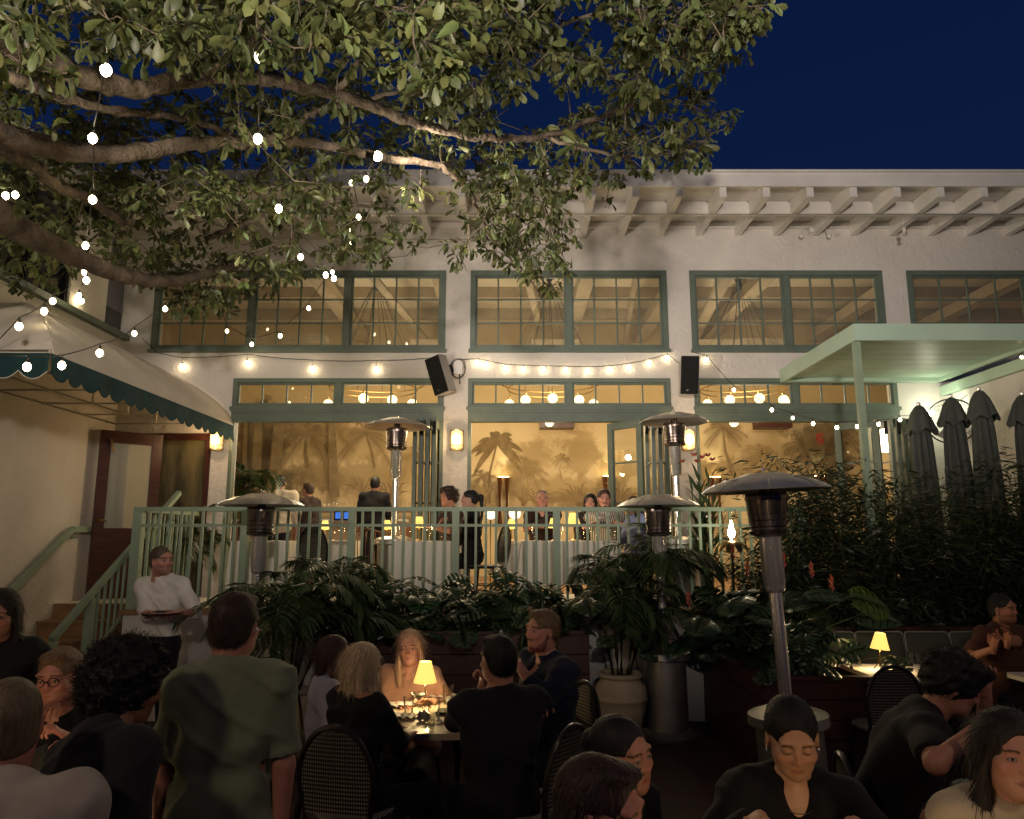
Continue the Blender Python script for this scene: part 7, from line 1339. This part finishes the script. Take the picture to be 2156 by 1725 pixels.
dup(ch, (tx(690, 8.75), 8.72, TZ + .006), R(-25), 'woven bistro chair behind the railing between two clothed tables')
dup(ch, (tx(1022, 8.8), 8.85, TZ + .006), R(70), 'woven bistro chair under the ponytailed woman')
dup(ch, (at(700, 1560, 4.8).x, 4.85, 0), R(-82), 'dark bistro chair under the woman in the grey top')
dup(ch, (at(1160, 1560, 4.9).x, 4.9, 0), R(115), 'dark bistro chair under the bearded man')
dup(ch, (at(862, 1560, 5.55).x, 5.6, 0), R(178), 'dark bistro chair under the woman in the peach blouse')
bw = thing('bentwood_chair', 'brown bentwood chair behind the railing between the second and third clothed tables', 'chair', (tx(763, 8.9), 8.95, TZ)); x, y = tx(763, 8.9), 8.95
m_ = MB()
for q in range(7): u = (q - 3) / 3; m_.tube([(x + u * .13, y + .16, TZ + .45), (x + u * .17, y + .20, TZ + .86)], .008, 6)
m_.tube([(x - .19, y + .19, TZ + .84), (x, y + .23, TZ + .90), (x + .19, y + .19, TZ + .84)], .016, 8); m_.build('backrest', M['wood'], bw); m_ = MB(); m_.lathe([(.001, .43), (.2, .43), (.21, .45), (.001, .46)], (x, y, TZ), 24); m_.build('seat', M['wood'], bw)
for sx_ in (-1, 1):
    for sy_ in (-1, 1): m_ = MB(); m_.tube([(x + sx_ * .15, y + sy_ * .15, TZ + .43), (x + sx_ * .19, y + sy_ * .19, TZ + .008)], .014, 7); m_.build('leg', M['wood'], bw)
rk = thing('rolled_napkin', 'rolled white napkin on the angled bistro chair', 'napkin', (at(1152, 1640, 4.3).x, 4.3, .47)); m_ = MB(); m_.tube([(-.05, -.03, .02), (.07, .05, .03)], .02, 10); m_.build('linen', M['napkin'], rk, world=False)
# ================================================================ bar at the back left
br = thing('bar_counter', 'long pale bar counter in the back left of the dining room', 'bar', (-3.2, 13.2, TZ)); x0, x1 = at(480, 1060, 13).x, at(850, 1060, 13).x
m_ = MB(); m_.box(x0, x1, 12.95, 13.4, TZ + .01, TZ + 1.06); m_.build('bar_front', M['bar'], br, smooth=False); m_ = MB(); m_.box(x0 - .03, x1 + .03, 12.9, 13.45, TZ + 1.062, TZ + 1.10); m_.build('bar_top', M['paper'], br, smooth=False); m_ = MB(); m_.box(x0, x1, 14.8, 15.1, TZ + 1.28, TZ + 1.32); m_.box(x0, x1, 14.75, 15.2, TZ + .01, TZ + 1.0); m_.build('back_shelf', M['wood'], br, smooth=False)
for i in range(34):
    u = x0 + 1.2 + i * .085 + random.uniform(-.01, .01)
    if u > x1 - .1: break
    m_ = MB(); h = random.choice((.16, .19, .22)); m_.lathe([(.028, 0), (.004, .005), (.004, .08), (.03, .12), (.026, h)], n=8); o = m_.build('bar_glass', M['clear'], None); o.location = (u, 14.95, TZ + 1.321); tag(o, 'stemmed glass standing in the row on the back shelf', 'glass', 'glasses on the back bar shelf')
sc_ = thing('register_screen', 'small blue lit register screens at the bar', 'screen', tuple(at(725, 1092, 12.7))); c = at(722, 1090, 12.85); m_ = MB()
for dx in (-.13, .02, .17): m_.box(c.x + dx, c.x + dx + .10, 12.84, 12.85, c.z - .02, c.z + .09)
m_.build('display', M['screen'], sc_, smooth=False); m_ = MB(); m_.box(c.x - .16, c.x + .30, 12.855, 12.89, c.z - .05, c.z + .12); m_.build('screen_casing', M['black'], sc_, smooth=False)
bl_ = thing('bar_light', 'bright white under-lit bar well left of the bartender', 'lamp', tuple(at(545, 1052, 12.9))); c = at(545, 1050, 12.9); m_ = MB(); m_.box(c.x - .45, c.x + .35, 12.93, 12.99, c.z - .05, c.z + .05); m_.build('light_strip', emat('bar_white', (1, .82, .62), 3.5), bl_, smooth=False)
for x, Y, lb in ((1033, 11.4, 'white globe lamp beyond the ponytailed woman'), (1084, 11.4, 'white globe lamp left of the short-haired man'), (1485, 11.0, 'white globe lamp behind the pole of the tall heater')):
    c = at(x, 1081, Y); t = thing('globe_lamp', lb, 'lamp', (c.x, Y, TZ)); m_ = MB(); m_.ball(c, .095, 16); m_.build('globe', emat('globe_white', (1, .85, .6), 1.7), t); m_ = MB(); m_.tube([(c.x, Y, TZ + .01), (c.x, Y, c.z - .09)], .012, 8); m_.build('stand', M['brass'], t)
ba = thing('fire_alarm', 'red fire alarm box on the mural right of the green post', 'alarm', tuple(at(1736, 945, 15.2))); c = at(1725, 925, 15.28); m_ = MB(); m_.box(c.x - .06, c.x + .06, 15.2, 15.29, c.z - .12, c.z + .12); m_.build('alarm_box', M['red'], ba, smooth=False)

# near tables with unseen lamps, added to light the faces along the bottom row
for x, y, lb in ((.95, 1.72, 'near table just below the photo edge, in front of the woman in the blazer'), (-2.05, 2.95, 'near table hidden behind the people at the bottom left')):
    t = thing('dining_table', lb, 'table', (x, y, 0)); m_ = MB(); m_.lathe([(.001, .70), (.30, .70), (.30, .735), (.001, .735)], (x, y, 0), 32); m_.build('tabletop', M['paper'], t); m_ = MB(); m_.tube([(x, y, .02), (x, y, .70)], .04, 10); m_.build('pedestal', M['blackwood'], t)
    tablelamp((x, y, .737), .9, 'added unseen lamp on the ' + lb.split(',')[0], None, 2.4 if x > 0 else 1.3)
